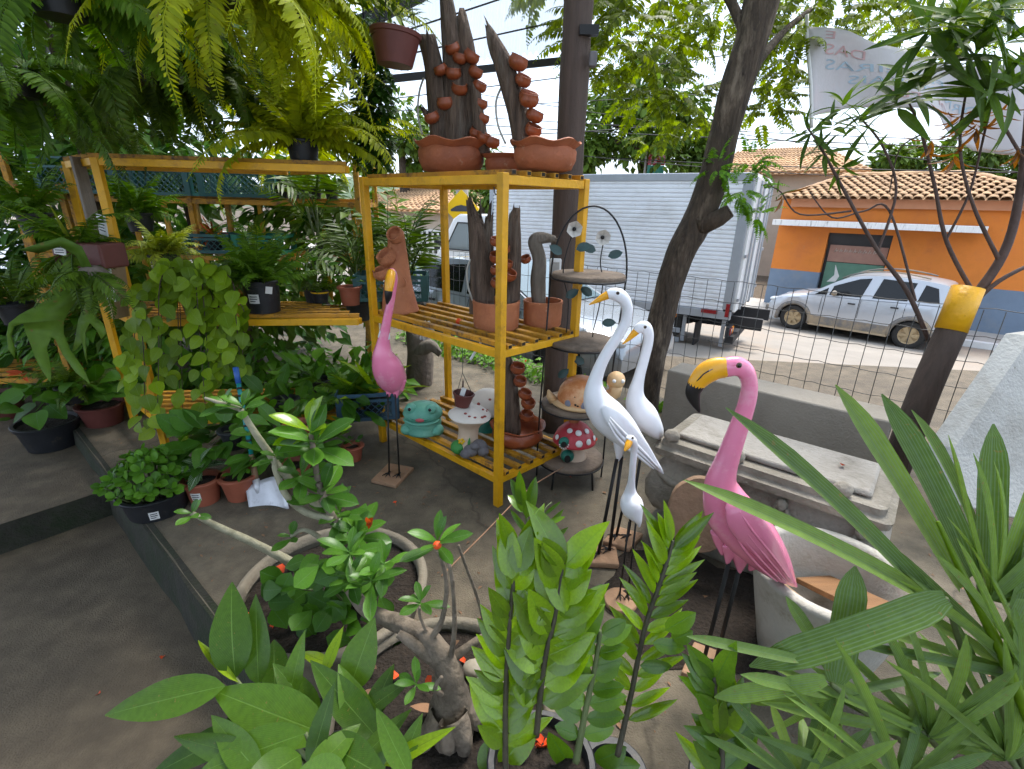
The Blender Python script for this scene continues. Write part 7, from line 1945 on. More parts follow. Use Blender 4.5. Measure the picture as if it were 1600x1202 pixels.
# zebra plant
b = gp(322, 782, 0); q = pot('zebra_plant', 'plant with white-veined dark leaves in a labelled terracotta pot', 'plant', b, .095, .15, 'plastic_pot', .75, group='floor pots in front of the long rack', tag_=(-1.5, .06, .05, .05))
rosette(q, b + Vector((0, 0, .23)), (0, -.25, 1), 9, .16, lm('leaf_zebra', 'lance', .42, .6, .1, 8), 1., (-.1, .9), 6); stem(q, [b + Vector((0, 0, .1)), b + Vector((0, 0, .24))], .006, .005, 'stem_green')
b = gp(378, 775, 0); q = pot('potted_plant', 'small leafy plant in a terracotta pot left of the shovel', 'plant', b, .10, .15, 'plastic_pot', .75, group='floor pots in front of the long rack')
shrub(q, b + Vector((.03, 0, .2)), .07, 16, lm('leaf_mid', 'oval', .7), .05, 7)
b = gp(463, 755, 0); q = pot('potted_plant', 'terracotta pot with dark foliage right of the shovel', 'plant', b, .095, .14, 'plastic_pot', .75, group='floor pots in front of the long rack')
shrub(q, b + Vector((0, 0, .24)), .14, 26, lm('leaf_adenium', 'obov', .45), .11, 8)
b = gp(553, 718, 0); q = pot('potted_plant', 'small terracotta pot near the foot of the rack', 'plant', b, .065, .11, 'plastic_pot', .75, group='floor pots in front of the long rack')
shrub(q, b + Vector((0, 0, .14)), .05, 8, lm('leaf_dark', 'oval', .6), .05, 9)
# shovel
g0, g1 = at(368, 574, 2.68), at(403, 768, 2.45); bl0, bl1 = at(412, 752, 2.44), gp(413, 812, .01)
sv = thing('shovel', 'shovel with teal taped handle and worn white steel blade leaning on the rack', 'shovel', bl1)
d = (g1 - g0); stem(sv, [g0 + d * .12, g0 + d * .72], .013, .013, 'shovel_teal', 10, 'handle'); stem(sv, [g0, g0 + d * .13], .016, .0155, 'shovel_blue', 10, 'grip'); stem(sv, [g0 + d * .70, g0 + d * .93], .0145, .018, 'handle_wood', 10, 'lower_handle')
for k in range(9):
    p = g0 + d * (.16 + k * .06); stem(sv, [p, p + d * .018], .0145, .0145, 'tape_black', 10, 'tape')
stem(sv, [g0 + d * .90, g1 + Vector((.01, -.01, -.02))], .020, .022, 'shovel_steel', 10, 'socket')
mb = MB(); V = []; A4 = [at(384, 762, 2.44), at(440, 744, 2.44), at(452, 795, 2.36), at(392, 812, 2.33)]
for i in range(9):
    for j in range(9):
        u, v = i / 8, j / 8; p = A4[0].lerp(A4[1], u).lerp(A4[3].lerp(A4[2], u), v)
        V.append(p + Vector((0, .04 * math.sin(PI * u) * (1 - .3 * v) , -.012 * math.sin(PI * u) * v)))
mb.add(V, [(i * 9 + j, (i + 1) * 9 + j, (i + 1) * 9 + j + 1, i * 9 + j + 1) for i in range(8) for j in range(8)]); o = mb.build('blade', 'shovel_steel', sv); o.modifiers.new('t', 'SOLIDIFY').thickness = .004

# ================================================================== FOREGROUND PLANTERS
# ring planter
RC = Vector((-.655, 1.475, 0)); rp_ = thing('ring_planter', 'round concrete planter with a leafy desert rose in the left foreground', 'planter', RC)
mb = MB(); mb.lathe([(.22, 0), (.25, .02), (.30, .14), (.325, .24), (.345, .275), (.35, .295), (.34, .305), (.318, .302), (.312, .27)], 48, RC, close=False); mb.build('bowl', 'bowl_concrete', rp_)
mb = soil_mb(.314, .255, .012, 2); xfm(mb, Matrix.Translation(RC)); mb.build('soil', 'soil', rp_)
# desert rose pot
AC = Vector((-.185, 1.02, 0)); ap = thing('desert_rose', 'desert rose with swollen grey trunk in a round concrete pot', 'plant', AC)
mb = MB(); mb.lathe([(.22, 0), (.25, .02), (.29, .12), (.315, .22), (.335, .255), (.335, .27), (.325, .277), (.305, .274), (.30, .25)], 48, AC, close=False); mb.build('bowl', 'bowl_concrete', ap)
mb = soil_mb(.302, .235, .014, 4); xfm(mb, Matrix.Translation(AC)); mb.build('soil', 'soil', ap)


def limb_px(root, rows, m, name='branch', n=12, lump=.1, seed=0):
    P = []
    for x, y, Y, r in rows: p = at(x, y, Y); P.append(tuple(p) + (pr(p, r),))
    Q = spline(P, 6); mb = MB(); V = []; T_ = [Vector(q[:3]) for q in Q]; m_ = len(Q); ref = Vector((.3, 1, .2))
    for i, q in enumerate(Q):
        d = (T_[min(i + 1, m_ - 1)] - T_[max(i - 1, 0)]).normalized(); x_ = d.cross(ref).normalized(); y_ = d.cross(x_)
        for k in range(n):
            a = 2 * PI * k / n; g = 1 + lump * noise.noise((math.cos(a) * 1.5 + seed, math.sin(a) * 1.5, i * .35)); V.append(T_[i] + (x_ * math.cos(a) + y_ * math.sin(a)) * q[3] * g)
    mb.add(V, [(i * n + k, i * n + (k + 1) % n, (i + 1) * n + (k + 1) % n, (i + 1) * n + k) for i in range(m_ - 1) for k in range(n)] + [tuple((m_ - 1) * n + k for k in range(n))])
    return mb.build(name, m, root)


ta = .98
limb_px(ap, [(704, 1260, ta, 60), (704, 1190, ta, 50), (704, 1140, ta, 40), (705, 1090, ta + .01, 27), (700, 1050, ta + .02, 20.5), (684, 1015, ta + .04, 17), (655, 990, ta + .08, 14.5), (618, 972, ta + .13, 12.5), (585, 960, ta + .18, 12), (560, 940, ta + .22, 10.5), (548, 920, ta + .24, 9.5)], 'branch_grey', 'trunk', 16, .22, 1)
for i, rows in enumerate([[(690, 1120, ta - .03, 20), (668, 1150, ta - .05, 15), (655, 1185, ta - .06, 9)], [(710, 1120, ta - .04, 22), (722, 1150, ta - .06, 16), (728, 1190, ta - .06, 8)], [(712, 1100, ta + .02, 18), (742, 1120, ta + .0, 16), (765, 1140, ta, 10)], [(700, 1130, ta - .06, 16), (700, 1170, ta - .08, 12)]]):
    limb_px(ap, rows, 'branch_grey', 'root', 12, .25, i)
for i, rows in enumerate([[(700, 1050, ta + .02, 13), (672, 1028, ta + .03, 11), (645, 1005, ta + .04, 9), (622, 990, ta + .05, 7)], [(672, 1000, ta + .05, 8), (690, 970, ta + .06, 6.5), (698, 920, ta + .08, 5.5), (692, 880, ta + .09, 5), (684, 862, ta + .09, 5)],
                          [(703, 1035, ta + .02, 7), (710, 985, ta + .03, 5.5), (708, 920, ta + .05, 4.8), (702, 882, ta + .06, 4.5)], [(705, 1030, ta + .04, 9), (748, 1000, ta + .06, 7), (775, 985, ta + .1, 5)], [(762, 1000, ta + .1, 4.5), (748, 940, ta + .12, 4), (730, 890, ta + .13, 3.6), (716, 852, ta + .14, 3.4)],
                          [(668, 992, ta + .06, 4), (657, 965, ta + .07, 3.4), (655, 950, ta + .07, 3)], [(690, 1085, ta - .03, 6), (680, 1075, ta - .05, 5), (690, 1058, ta - .06, 4)]]):
    limb_px(ap, [(a_, b_, c_, r_ * (.9 if i in (0, 3) else .68)) for a_, b_, c_, r_ in rows], 'branch_grey', 'branch', 10, .15, i + 5)
mes = lm('leaf_adenium', 'obov', .34, .45, .14, 7)


def ros_px(root, x, y, Y, n, Lpx, mes, ax=(0, -.3, 1), seed=0, el=(.05, 1.15)):
    p = at(x, y, Y); rosette(root, p, ax, n, pr(p, Lpx), mes, 1., el, seed)


for i, (x, y, Y, n, L) in enumerate([(683, 845, ta + .09, 10, 62), (657, 940, ta + .07, 7, 46), (650, 1068, ta - .05, 7, 46), (548, 900, ta + .24, 10, 60), (545, 862, ta + .27, 9, 62), (580, 905, ta + .2, 9, 60), (600, 880, ta + .24, 8, 52)]): ros_px(ap, x, y, Y, n, L, mes, (0, -.35, 1), i)
for (x, y, Y, r) in ((683, 852, ta + .07, 7),):
    p = at(x, y, Y); mb = MB(); mb.ball(p, (pr(p, r), pr(p, r), pr(p, r) * .9)); mb.build('flower_bud', 'petal_red', ap)
# pale stones round the trunk
for i, (x, y, r) in enumerate(((742, 1045, 20), (755, 1078, 26), (785, 1075, 18), (775, 1100, 22))):
    p = gp(x, y, .26); rr = pr(p, r); mb = MB(); mb.ball((0, 0, 0), (rr, rr * .8, rr * .6), 12, 8); o = mb.build('stone', 'pebble', None, M=Matrix.Translation(p) @ Matrix.Rotation(i, 4, 'Z'))
    setp(o, ('pale rounded stone beside the desert rose trunk, topmost', 'largest pale stone beside the desert rose trunk', 'small pale stone near the glossy stems', 'pale stone beside the desert rose, lowest')[i], 'stone', 'stones in the desert rose pot')
# the ring planter's shrub: pale branches and rosettes
tb = 1.42
for i, (rows, m) in enumerate([([(548, 925, tb + .05, 9), (545, 880, tb, 8), (530, 830, tb - .02, 7), (510, 790, tb - .02, 6), (498, 755, tb - .02, 5.5)], 'branch_grey'), ([(512, 800, tb, 7), (475, 772, tb - .02, 6.5), (440, 735, tb - .02, 6), (415, 700, tb - .02, 5.5), (393, 668, tb - .03, 5), (376, 640, tb - .03, 4.5)], 'branch_pale'),
                               ([(520, 812, tb - .03, 6), (478, 800, tb - .04, 5.5), (448, 775, tb - .05, 5), (430, 735, tb - .05, 4), (430, 715, tb - .05, 3)], 'branch_pale'), ([(500, 902, tb + .1, 7.5), (462, 882, tb + .08, 7), (400, 850, tb + .05, 6), (345, 825, tb + .03, 5), (300, 802, tb, 3.5)], 'branch_pale'),
                               ([(500, 840, tb - .03, 4), (475, 828, tb - .04, 3.4), (455, 838, tb - .05, 3)], 'branch_pale'), ([(376, 640, tb - .03, 4), (345, 630, tb - .03, 3), (320, 622, tb - .03, 2)], 'branch_pale')]):
    limb_px(rp_, rows, m, 'branch', 10, .15, i + 20)
mesA = lm('leaf_adenium', 'obov', .44, .4, .12, 7); mesB = lm('leaf_zz', 'obov', .36, .4, .14, 7)
for i, (x, y, Y, n, L, me_) in enumerate([(378, 634, tb - .03, 10, 50, mesA), (350, 628, tb - .02, 5, 38, mesA), (430, 712, tb - .05, 5, 36, mesA), (484, 672, tb + .02, 7, 74, mesB), (490, 690, tb, 12, 78, mesA), (505, 768, tb - .02, 12, 66, mesA), (455, 838, tb - .05, 5, 34, mesA), (300, 802, tb, 6, 32, mesA), (530, 800, tb, 8, 60, mesA), (557, 832, tb - .02, 11, 66, mesA), (470, 740, tb - .02, 8, 58, mesA)]):
    ros_px(rp_, x, y, Y, n, L, me_, (0, -.35, 1), 30 + i)
limb_px(rp_, [(498, 760, tb, 5), (492, 720, tb, 4.5), (486, 680, tb, 4)], 'branch_grey', 'branch', 8)
for k in range(3):
    p = at(572 + k * 4, 822 + (k % 2) * 5, tb - .06); put('flower_petal', lm('leaf_red', 'obov', .4)[k % 3], rp_, frame(p, (.6 - .4 * k, -.3, .9), (0, -1, .4), .045))
rg = random.Random(8); mesR = lm('leaf_dark', 'obov', .72, .3, .1, 6); mesR2 = lm('leaf_mid', 'obov', .7, .3, .1, 6)
for k in range(95):
    x, y = rg.gauss(515, 48), rg.gauss(940, 42)
    if not (430 < x < 620 and 850 < y < 1020): continue
    p = at(x, y, 1.36 + rg.uniform(-.16, .10)); me_ = mesR2 if y < 905 else mesR
    put('leaf', me_[k % 5], rp_, frame(p, (rg.uniform(-1, 1), rg.uniform(-.8, .2), rg.uniform(-.2, .7)), (rg.uniform(-.4, .4), -.7, .8), pr(p, rg.uniform(32, 48)), rg.uniform(-.4, .4)))
for k in range(8): stem(rp_, [RC + Vector((rg.uniform(-.06, .1), rg.uniform(-.1, .02), .25)), at(rg.uniform(450, 590), rg.uniform(880, 980), 1.34)], .006, .004, 'stem_green', 6)

# ginger-like plant, bottom left
b = gp(520, 1330, 0); gi = pot('ginger_plant', 'broad-leaved glossy ginger plant in the bottom left foreground', 'plant', (b.x, b.y, 0), .15, .24, 'black_plastic')
mesG = lm('leaf_ginger', 'lance', .32, .25, .10, 12, .03); mesGy = lm('leaf_birdnest', 'lance', .3, .25, .12, 10, .03)
G = [(511, 1148, .86, 329, 1078, .90, 78, 0, 0), (368, 1060, .98, 350, 916, 1.10, 62, 1, 0), (404, 1070, .98, 398, 934, 1.12, 44, 2, 0), (478, 1146, .82, 296, 1206, .74, 62, 1, 0), (352, 1072, .92, 155, 1114, .86, 58, 0, 0), (596, 1160, .84, 482, 1032, .98, 50, 0, 0), (600, 1205, .82, 526, 1046, .94, 56, 1, 0), (545, 1080, .96, 583, 970, 1.06, 58, 2, 0),
     (505, 1158, .82, 600, 1215, .74, 60, 0, 0), (506, 1056, .98, 531, 980, 1.06, 18, 1, 1), (484, 1200, .78, 520, 1072, .88, 34, 2, 0), (372, 1066, .96, 296, 994, 1.06, 13, 1, 1), (600, 1196, .80, 704, 1138, .84, 24, 0, 1), (398, 1128, .9, 236, 1210, .8, 44, 2, 0), (430, 1075, 1.0, 425, 1000, 1.1, 44, 0, 0), (520, 1040, 1.02, 462, 1014, 1.08, 18, 1, 1), (575, 1130, .9, 612, 1040, 1.0, 34, 0, 0), (470, 1180, .78, 380, 1230, .66, 60, 1, 0), (560, 1190, .8, 640, 1110, .9, 28, 2, 0), (440, 1110, .92, 330, 1150, .84, 50, 2, 0)]
G += [(420, 1190, .78, 260, 1150, .82, 40, 3, 0), (540, 1200, .76, 450, 1225, .70, 54, 4, 0), (450, 1100, .94, 470, 990, 1.04, 34, 3, 0), (620, 1215, .78, 655, 1120, .86, 30, 1, 0), (500, 1120, .92, 430, 1040, 1.0, 40, 4, 0), (560, 1120, .9, 640, 1060, .96, 26, 0, 0), (410, 1215, .74, 330, 1120, .86, 46, 2, 0), (480, 1215, .74, 560, 1130, .84, 44, 3, 0), (640, 1215, .76, 590, 1110, .86, 36, 4, 0)]
for (bx_, by_, bY, tx_, ty_, tY, w_, ix, yl) in G:
    pxleaf(gi, mesGy if yl else mesG, (bx_, by_, bY), (tx_, ty_, tY), w_, (0, -.6, 1), ix)
for (x, y, Y) in ((511, 1148, .86), (368, 1060, .98), (404, 1070, .98), (596, 1160, .84), (545, 1080, .96), (478, 1146, .82), (600, 1205, .82)):
    stem(gi, [(b.x + RNG.uniform(-.05, .05), b.y + .05, .2), at((x + 520) / 2, (y + 1260) / 2, (Y + b.y) / 2), at(x, y, Y)], .008, .005, 'stem_green', 7)

# glossy zz plants
def zz(root, path, n, Lpx, wpx, mes, a0=.75, seed=0, top=0, stem_m='stem_dark', r=(5, 3), rl=0.):
    P = [tuple(at(*p)) for p in path]; Q = [Vector(q) for q in spline(P, 8)]
    mb = MB(); k_ = len(Q); mb.tube(Q, [pr(q, r[0] + (r[1] - r[0]) * i / (k_ - 1)) for i, q in enumerate(Q)], 8); mb.build('stem', stem_m, root)
    rg = random.Random(seed); view = Vector((0, -1, .35))
    for i in range(n):
        f = .14 + .86 * (i + .5) / n; j = min(k_ - 2, int(f * (k_ - 1))); p = Q[j].lerp(Q[j + 1], f * (k_ - 1) - j); d = (Q[min(j + 2, k_ - 1)] - Q[max(0, j - 1)]).normalized()
        sd = d.cross(view).normalized()
        for s_ in (-1, 1):
            if rg.random() < .015 and f < .85: continue
            up_ = .55 + .65 * f + rg.uniform(-.18, .18); e = (sd * s_ * (1.15 - .35 * f) + d * up_ * a0 * 1.4 + view * rg.uniform(-.1, .45)).normalized(); L = pr(p, Lpx) * rg.uniform(.74, 1.14) * (1 if f < .93 else 1.05); wd = pr(p, wpx) * rg.uniform(.9, 1.1)
            put('leaflet', mes[(i * 2 + s_) % 5], root, frame(p + sd * s_ * .004, e, view + d * .5 - sd * s_ * rg.uniform(-.1, .5), (wd / mes[0]['w'], L, L), rg.uniform(-.25, .25)))


mz = lm('leaf_zz', 'lance', .34, .35, .2, 7); mzd = lm('leaf_zz_dark', 'oval', .5, .3, .12, 7)
zp = gp(845, 1175, .30); zb = Vector((zp.x, zp.y - .03, 0)); zr = pot('zz_plant', 'glossy zz plant with upright stems in a dark plastic pot, front centre', 'plant', zb, .135, .31, 'black_plastic', .85, lip=.006)
zz(zr, [(790, 1215, .80), (790, 1100, .84), (796, 980, .87), (808, 860, .90)], 16, 78, 27, mz, 1.15, 1)
zz(zr, [(838, 1150, .83), (850, 1040, .85), (868, 960, .87), (880, 880, .89)], 12, 98, 42, lm('leaf_zz', 'lance', .4, .4, .2, 7), 1.0, 2)
for (bx_, by_, tx_, ty_, w_, me_) in ((800, 905, 792, 818, 38, mz), (806, 895, 828, 826, 40, mz), (812, 900, 838, 868, 20, mz), (885, 960, 842, 850, 34, mz), (870, 1030, 940, 925, 60, mzd), (880, 985, 905, 912, 40, mz), (872, 1050, 905, 960, 56, mzd), (850, 1040, 842, 905, 30, mzd), (780, 1200, 845, 1120, 44, mz), (770, 1215, 760, 1160, 40, mzd)):
    pxleaf(zr, me_, (bx_, by_, .86), (tx_, ty_, .90), w_, (0, -1, .6), bx_ % 3)
zb2 = gp(960, 1290, .0); zr2 = pot('zz_plant', 'glossy zz plant with spread leaflets behind the dark pot, right of centre', 'plant', (zb2.x - .02, zb2.y + .02, 0), .085, .2, 'black_plastic', .85)
zz(zr2, [(965, 1180, .86), (985, 1090, .90), (1008, 980, .95), (1035, 900, .98), (1052, 845, 1.0)], 16, 80, 18, mz, .9, 3)
zz(zr2, [(900, 1190, .82), (915, 1110, .85), (930, 1040, .88), (938, 985, .9)], 9, 56, 27, mzd, .45, 4, stem_m='stem_green', r=(6, 3))
for (bx_, by_, tx_, ty_, w_) in ((1040, 985, 1085, 960, 30), (1050, 1000, 1080, 990, 26), (1020, 1005, 1070, 1015, 24), (1000, 1040, 1050, 1045, 22), (890, 1195, 860, 1150, 34), (930, 1190, 975, 1175, 36), (955, 1195, 1000, 1202, 30)): pxleaf(zr2, mzd, (bx_, by_, .88), (tx_, ty_, .86), w_, (0, -1, .7), bx_ % 3)
zb3 = gp(1130, 1300, 0); zr3 = pot('zz_plant', 'glossy dark zz stem at the bottom edge beside the lady palm', 'plant', (zb3.x, zb3.y, 0), .11, .2, 'black_plastic', .85)
zz(zr3, [(1128, 1240, .74), (1128, 1170, .78), (1122, 1110, .80), (1115, 1058, .82)], 10, 70, 30, lm('leaf_zz_dark', 'lance', .4, .3, .15, 7), 1.1, 5)
for (bx_, by_, tx_, ty_, w_) in ((1125, 1150, 1100, 1040, 40), (1130, 1160, 1140, 1045, 46), (1125, 1200, 1120, 1090, 52), (1130, 1225, 1060, 1150, 30)): pxleaf(zr3, mz, (bx_, by_, .78), (tx_, ty_, .82), w_, (0, -1, .5), bx_ % 3)
zb4 = gp(845, 985, .0); zr4 = thing('zz_seedling', 'thin arching shoot with slim leaflets behind the zz plants', 'plant', zb4)
zz(zr4, [(842, 985, 1.35), (838, 900, 1.42), (826, 830, 1.48), (815, 755, 1.55)], 2, 40, 16, mzd, .9, 6, r=(4, 2), stem_m='stem_green')
Q = stem(zr4, [at(832, 900, 1.4), at(845, 850, 1.42), at(850, 800, 1.45), at(862, 785, 1.48)], .004, .002, 'stem_green')
for (bx_, by_, tx_, ty_, w_) in ((815, 800, 812, 740, 18), (822, 810, 836, 752, 20), (838, 862, 885, 828, 13), (840, 842, 878, 800, 10), (848, 820, 882, 808, 9), (850, 805, 875, 785, 6), (842, 880, 890, 862, 12), (825, 835, 800, 800, 10), (816, 790, 800, 752, 14)): pxleaf(zr4, mzd, (bx_, by_, 1.45), (tx_, ty_, 1.45), w_, (0, -1, .7), bx_ % 3)
# long dry stalk crossing the floor
mb = MB(); mb.tube(spline([tuple(at(x, y, Y)) for x, y, Y in ((690, 900, 1.25), (760, 830, 1.6), (825, 765, 2.1), (880, 730, 2.55))], 6), .003, 5); setp(mb.build('dry_stalk', 'dry_leaf'), 'long thin dry stalk slanting towards the red mushroom', 'stalk')

# lady palm, bottom right
pb_ = gp(1560, 1330, 0); lpm = pot('lady_palm', 'lady palm with long ribbed blades filling the bottom right corner', 'palm', (pb_.x, pb_.y, 0), .18, .26, 'black_plastic')
mesP = lm('leaf_rhapis', 'strap', .10, .30, .22, 12)
hubs = {}
B = [(1470, 960, .92, 1198, 634, 1.02, 30), (1440, 930, .90, 1135, 742, .92, 28), (1500, 920, .95, 1328, 612, 1.08, 34), (1520, 900, .97, 1418, 622, 1.12, 36), (1545, 930, .95, 1545, 672, 1.10, 42), (1590, 1060, .85, 1390, 830, .95, 24), (1478, 935, .84, 1206, 1050, .74, 50), (1305, 1066, .80, 1338, 893, .90, 44),
     (1300, 1052, .82, 1238, 935, .92, 20), (1255, 1032, .80, 1078, 996, .84, 16), (1290, 1062, .78, 1128, 1092, .76, 27), (1545, 1180, .82, 1478, 1000, .95, 22), (1432, 1135, .86, 1410, 1000, .98, 18), (1540, 900, .98, 1480, 640, 1.15, 18), (1560, 940, .9, 1640, 700, 1.0, 34), (1580, 960, .88, 1640, 820, .92, 32), (1570, 1000, .86, 1640, 900, .88, 28)]
rgp = random.Random(17)
for hx, hy, hY, nb_, a0_, a1_, ln in ((1300, 1085, .80, 8, -.5, 3.6, 170), (1450, 1150, .80, 14, -3.0, .3, 200), (1570, 1185, .78, 14, -2.9, -.6, 260), (1250, 1225, .72, 11, -2.7, -.4, 170), (1545, 935, .9, 9, -1.9, .4, 300), (1400, 1230, .72, 12, -2.8, -.3, 200), (1600, 1060, .84, 9, -2.9, -1.2, 260)):
    for k in range(nb_):
        a = a0_ + (a1_ - a0_) * (k + rgp.uniform(.1, .9)) / nb_; l_ = ln * rgp.uniform(.75, 1.15)
        B.append((hx, hy, hY, hx + l_ * math.cos(a), hy + l_ * math.sin(a) * .8, hY + rgp.uniform(-.06, .14), rgp.uniform(11, 19)))
for i, (bx_, by_, bY, tx_, ty_, tY, w_) in enumerate(B): pxleaf(lpm, mesP, (bx_, by_, bY), (tx_, ty_, tY), w_, (RNG.uniform(-.35, .35), -.75, .9), i, 'blade')
for (x, y, Y) in ((1478, 935, .9), (1300, 1070, .8), (1530, 915, .95), (1440, 1140, .8), (1580, 1010, .87)):
    stem(lpm, [(pb_.x, pb_.y, .25), at((x + 1600) / 2, (y + 1300) / 2, (Y + pb_.y) / 2), at(x, y, Y)], .009, .006, 'stem_green', 8)
limb_px(lpm, [(1610, 1130, .78, 8), (1560, 1010, .84, 7.5), (1510, 910, .90, 6), (1465, 815, .96, 3)], 'leaf_birdnest', 'young_spear', 10, .05)

# oleander by the fence, right
ol = thing('oleander', 'oleander with bare twiggy stems and narrow leaves at the right edge', 'shrub', Vector((2.85, 3.05, 0)))
OB = [[(1440, 640, 2.75, 12), (1470, 540, 2.75, 15), (1520, 470, 2.75, 17), (1575, 380, 2.75, 15), (1600, 250, 2.75, 12), (1610, 100, 2.7, 10)], [(1500, 495, 2.75, 10), (1560, 440, 2.7, 8), (1640, 400, 2.7, 6)], [(1462, 560, 2.78, 8), (1420, 460, 2.8, 8), (1370, 390, 2.8, 7), (1320, 300, 2.8, 6), (1285, 235, 2.8, 4.5), (1262, 200, 2.8, 3)], [(1372, 392, 2.8, 5), (1400, 300, 2.85, 4.5), (1380, 230, 2.85, 4), (1345, 185, 2.85, 3)],
      [(1525, 465, 2.75, 8), (1480, 380, 2.8, 7), (1460, 290, 2.8, 6), (1440, 210, 2.8, 5), (1420, 160, 2.8, 3)], [(1560, 405, 2.75, 8), (1520, 320, 2.7, 6), (1500, 230, 2.7, 5), (1510, 140, 2.7, 4)], [(1478, 375, 2.8, 5), (1515, 300, 2.75, 4), (1540, 200, 2.7, 4), (1560, 120, 2.7, 3)], [(1430, 470, 2.8, 5), (1390, 330, 2.85, 4), (1350, 330, 2.9, 3.5), (1300, 340, 2.9, 3), (1265, 300, 2.9, 2)],
      [(1330, 330, 2.8, 4), (1250, 335, 2.85, 3), (1220, 300, 2.9, 2.5), (1200, 290, 2.9, 2)], [(1600, 250, 2.75, 6), (1560, 180, 2.7, 5), (1530, 100, 2.65, 4)], [(1590, 330, 2.75, 6), (1620, 220, 2.7, 5), (1640, 120, 2.6, 4)], [(1440, 210, 2.8, 3), (1405, 235, 2.85, 2.5), (1390, 300, 2.9, 2)]]
for i, rows in enumerate(OB): limb_px(ol, [(a_, b_, c_ + .32, r_ * .42) for a_, b_, c_, r_ in rows], 'twig_brown', 'branch', 9, .12, i)
mesO = lm('leaf_oleander', 'lance', .15, .5, .14, 6); k0 = 0
for i, (x, y, Y, n, L, ax_) in enumerate([(1285, 232, 2.8, 14, 52, (-.5, -.2, .6)), (1262, 205, 2.8, 9, 58, (-.8, -.2, .3)), (1318, 160, 2.82, 12, 60, (0, -.2, 1)), (1345, 185, 2.85, 11, 60, (.2, -.2, .9)), (1300, 190, 2.8, 10, 62, (-.4, -.2, .9)), (1400, 150, 2.75, 14, 95, (-.5, -.3, .7)), (1440, 130, 2.7, 16, 105, (-.2, -.4, .7)), (1480, 80, 2.6, 16, 110, (-.3, -.4, .6)), (1530, 70, 2.55, 16, 115, (0, -.4, .5)), (1580, 60, 2.5, 16, 115, (.2, -.4, .4)), (1500, 20, 2.5, 16, 110, (0, -.3, .6)), (1570, 0, 2.4, 16, 120, (.1, -.3, .4)), (1450, 40, 2.6, 12, 95, (-.5, -.3, .3)), (1600, 130, 2.5, 14, 110, (.1, -.5, .2)), (1550, 140, 2.55, 12, 100, (-.2, -.5, .1)), (1215, 302, 2.9, 4, 34, (-.5, -.2, .6)), (1350, 250, 2.85, 6, 50, (-.3, -.2, -.6)), (1310, 265, 2.82, 7, 55, (-.6, -.2, -.5))]):
    ros_px(ol, x, y, Y + .32, n, L, mesO, ax_, 70 + i, (-.3, 1.0))
mesBr = lm('leaf_brown', 'lance', .16, .5, .2, 5)
for i, (x, y, Y, n) in enumerate([(1500, 190, 2.7, 12), (1525, 205, 2.7, 10), (1455, 225, 2.8, 8), (1560, 180, 2.7, 9), (1590, 240, 2.7, 8), (1490, 250, 2.75, 7), (1222, 310, 2.88, 3)]): ros_px(ol, x, y, Y + .32, n, 48, mesBr, (0, -.2, -1), 120 + i, (.1, 1.1))

# ================================================================== FALLEN PETALS AND LEAVES
rg = random.Random(99)
pm = [leaf_mesh('petal', 'petal_red', L=.035, W=.022, prof='oval', nl=3, fold=.3, curl=c_) for c_ in (.6, 1.3, -.9)]
GR = 'fallen petals'
spots = [(620, 783), (560, 790), (1030, 830), (1000, 900), (915, 895), (1060, 930), (925, 968), (1020, 1000), (640, 735), (860, 700), (890, 745), (930, 690)]
PL = ['red petal on the floor just below the small flamingo base', 'red petal on the floor left of the small flamingo base', 'red petal right of the smallest heron near the log slice', 'red petal beside the second heron base', 'red petal left of the tallest heron base', 'red petal in front of the log slice', 'red petal left of the round heron base', 'red petal below the round heron base', 'red petal touching the small flamingo base', 'red petal under the right end of the rack', 'red petal in front of the tiered stand', 'red petal at the foot of the tiered stand']
for i, (x, y) in enumerate(spots):
    setp(put('petal', pm[i % 3], None, Matrix.Translation(gp(x, y, .006)) @ Matrix.Rotation(rg.uniform(0, 6), 4, 'Z') @ Matrix.Rotation(rg.uniform(-.4, .4), 4, 'X')), PL[i], 'petal', GR)
for i, (x, y) in enumerate(((252, 1030), (157, 1083))):
    setp(put('petal', pm[i], None, Matrix.Translation(gp(x, y, PZ + .006)) @ Matrix.Rotation(1.2 * i + .3, 4, 'Z')), ('red petal on the lower path near the kerb', 'orange petal on the lower path, the lower of two')[i], 'petal', GR)
for i in range(20):
    if i < 10: a = rg.uniform(2.2, 4.6); r = .12 + .16 * rg.random(); p = RC + Vector((r * math.cos(a), r * math.sin(a), .275)); lab = 'fallen red petal on the soil of the ring planter'
    else: a = rg.uniform(0, 2 * PI); r = .27 * rg.random() ** .5; p = AC + Vector((r * math.cos(a), r * math.sin(a), .258)); lab = 'fallen red petal on the soil of the desert rose pot'
    setp(put('petal', pm[i % 3], None, Matrix.Translation(p) @ Matrix.Rotation(rg.uniform(0, 6), 4, 'Z') @ Matrix.Rotation(rg.uniform(-.6, .6), 4, 'X') @ Matrix.Scale(rg.uniform(1.0, 1.7), 4)), lab, 'petal', GR)
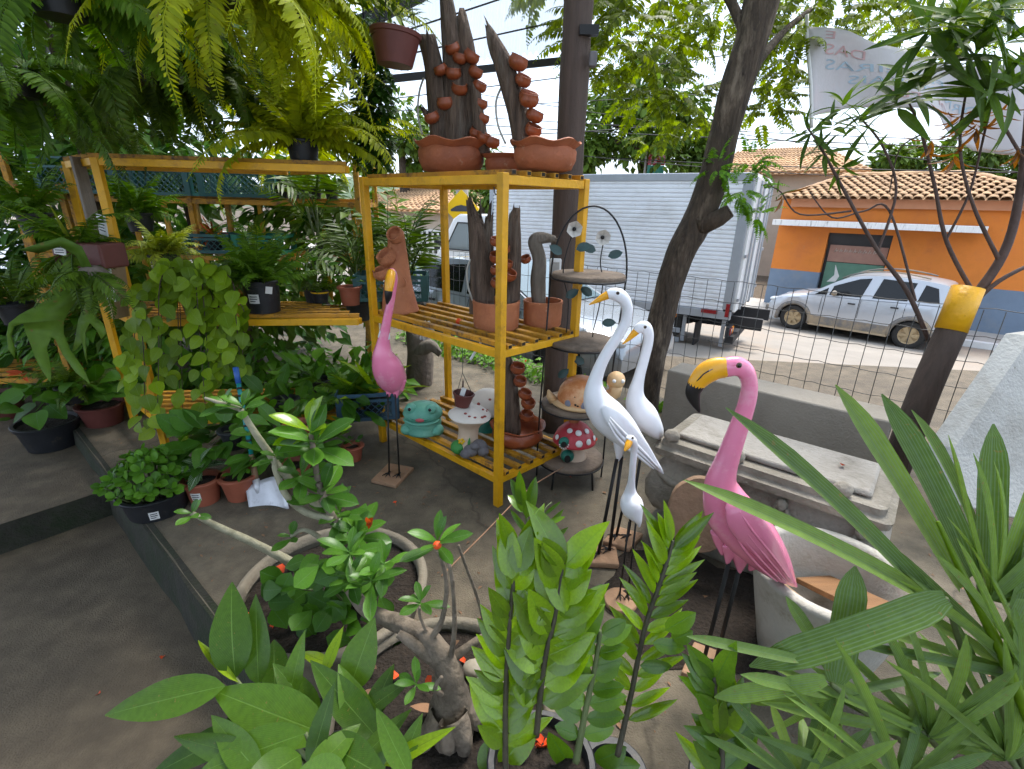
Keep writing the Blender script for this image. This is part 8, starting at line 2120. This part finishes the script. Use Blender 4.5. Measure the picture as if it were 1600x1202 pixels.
for i, (x, y, z) in enumerate(((1222, 697, .60), (1170, 690, .60), (1270, 720, .60), (640, 590, .24))):
    if i < 3: setp(put('petal', pm[i], None, Matrix.Translation(st(-.55 + .22 * i, 2.34 + .05 * i, zt_ + .034)) @ Matrix.Rotation(i * 1.1, 4, 'Z')), ('red petal on the trough lid, leftmost', 'red petal in the middle of the trough lid', 'red petal on the trough lid, rightmost')[i], 'petal', GR)
p = gp(848, 1163, .285); fl = thing('red_flower', 'crumpled orange-red flower lying on the soil of the zz pot', 'flower', p)
for k in range(9):
    d = rnd_dir(rg, -.1, 1); put('petal', pm[k % 3], fl, frame(p, d, (0, 0, 1), 1.0))
dm = [leaf_mesh('dry_leaf', 'dry_leaf', L=.10, W=.035, prof='lance', nl=5, fold=.25, curl=c_) for c_ in (.5, 1.4, -.6)]
for i in range(26):
    if i < 14: a = rg.uniform(0, 2 * PI); r = .26 * rg.random() ** .5; p = AC + Vector((r * math.cos(a), r * math.sin(a), .262)); lab = 'dry brown leaf on the soil of the desert rose pot'
    elif i < 20: p = gp(rg.uniform(1000, 1160), rg.uniform(900, 1000), .006); lab = 'dry leaf on the floor under the large flamingo'
    else: p = gp(rg.uniform(790, 1000), rg.uniform(720, 800), .006); lab = 'dry leaf on the floor near the tiered stand'
    setp(put('dry_leaf', dm[i % 3], None, Matrix.Translation(p) @ Matrix.Rotation(rg.uniform(0, 6), 4, 'Z') @ Matrix.Rotation(rg.uniform(-.3, .3), 4, 'X') @ Matrix.Scale(rg.uniform(.5, 1.0), 4)), lab, 'leaf', 'fallen dry leaves')
# leaf crumbs and grit scattered on the patio
Ms = []
for _ in range(4200):
    s_, t_ = rg.uniform(-4.5, 1.5), rg.uniform(.5, 4.0); Ms.append(Matrix.Translation(st(s_, t_, .004)) @ Matrix.Rotation(rg.uniform(0, 6), 4, 'Z') @ Matrix.Rotation(rg.uniform(-.3, .3), 4, 'X') @ Matrix.Scale(.25 + 1.3 * rg.random() ** 3, 4))
o = put('leaf_litter', scatter('leaf_litter', leaf_arr(.03, .012, 'oval', 2, .2, .5), Ms, 'dry_leaf')); setp(o, 'crumbs of dry leaves scattered over the patio floor', 'litter', kind='stuff')
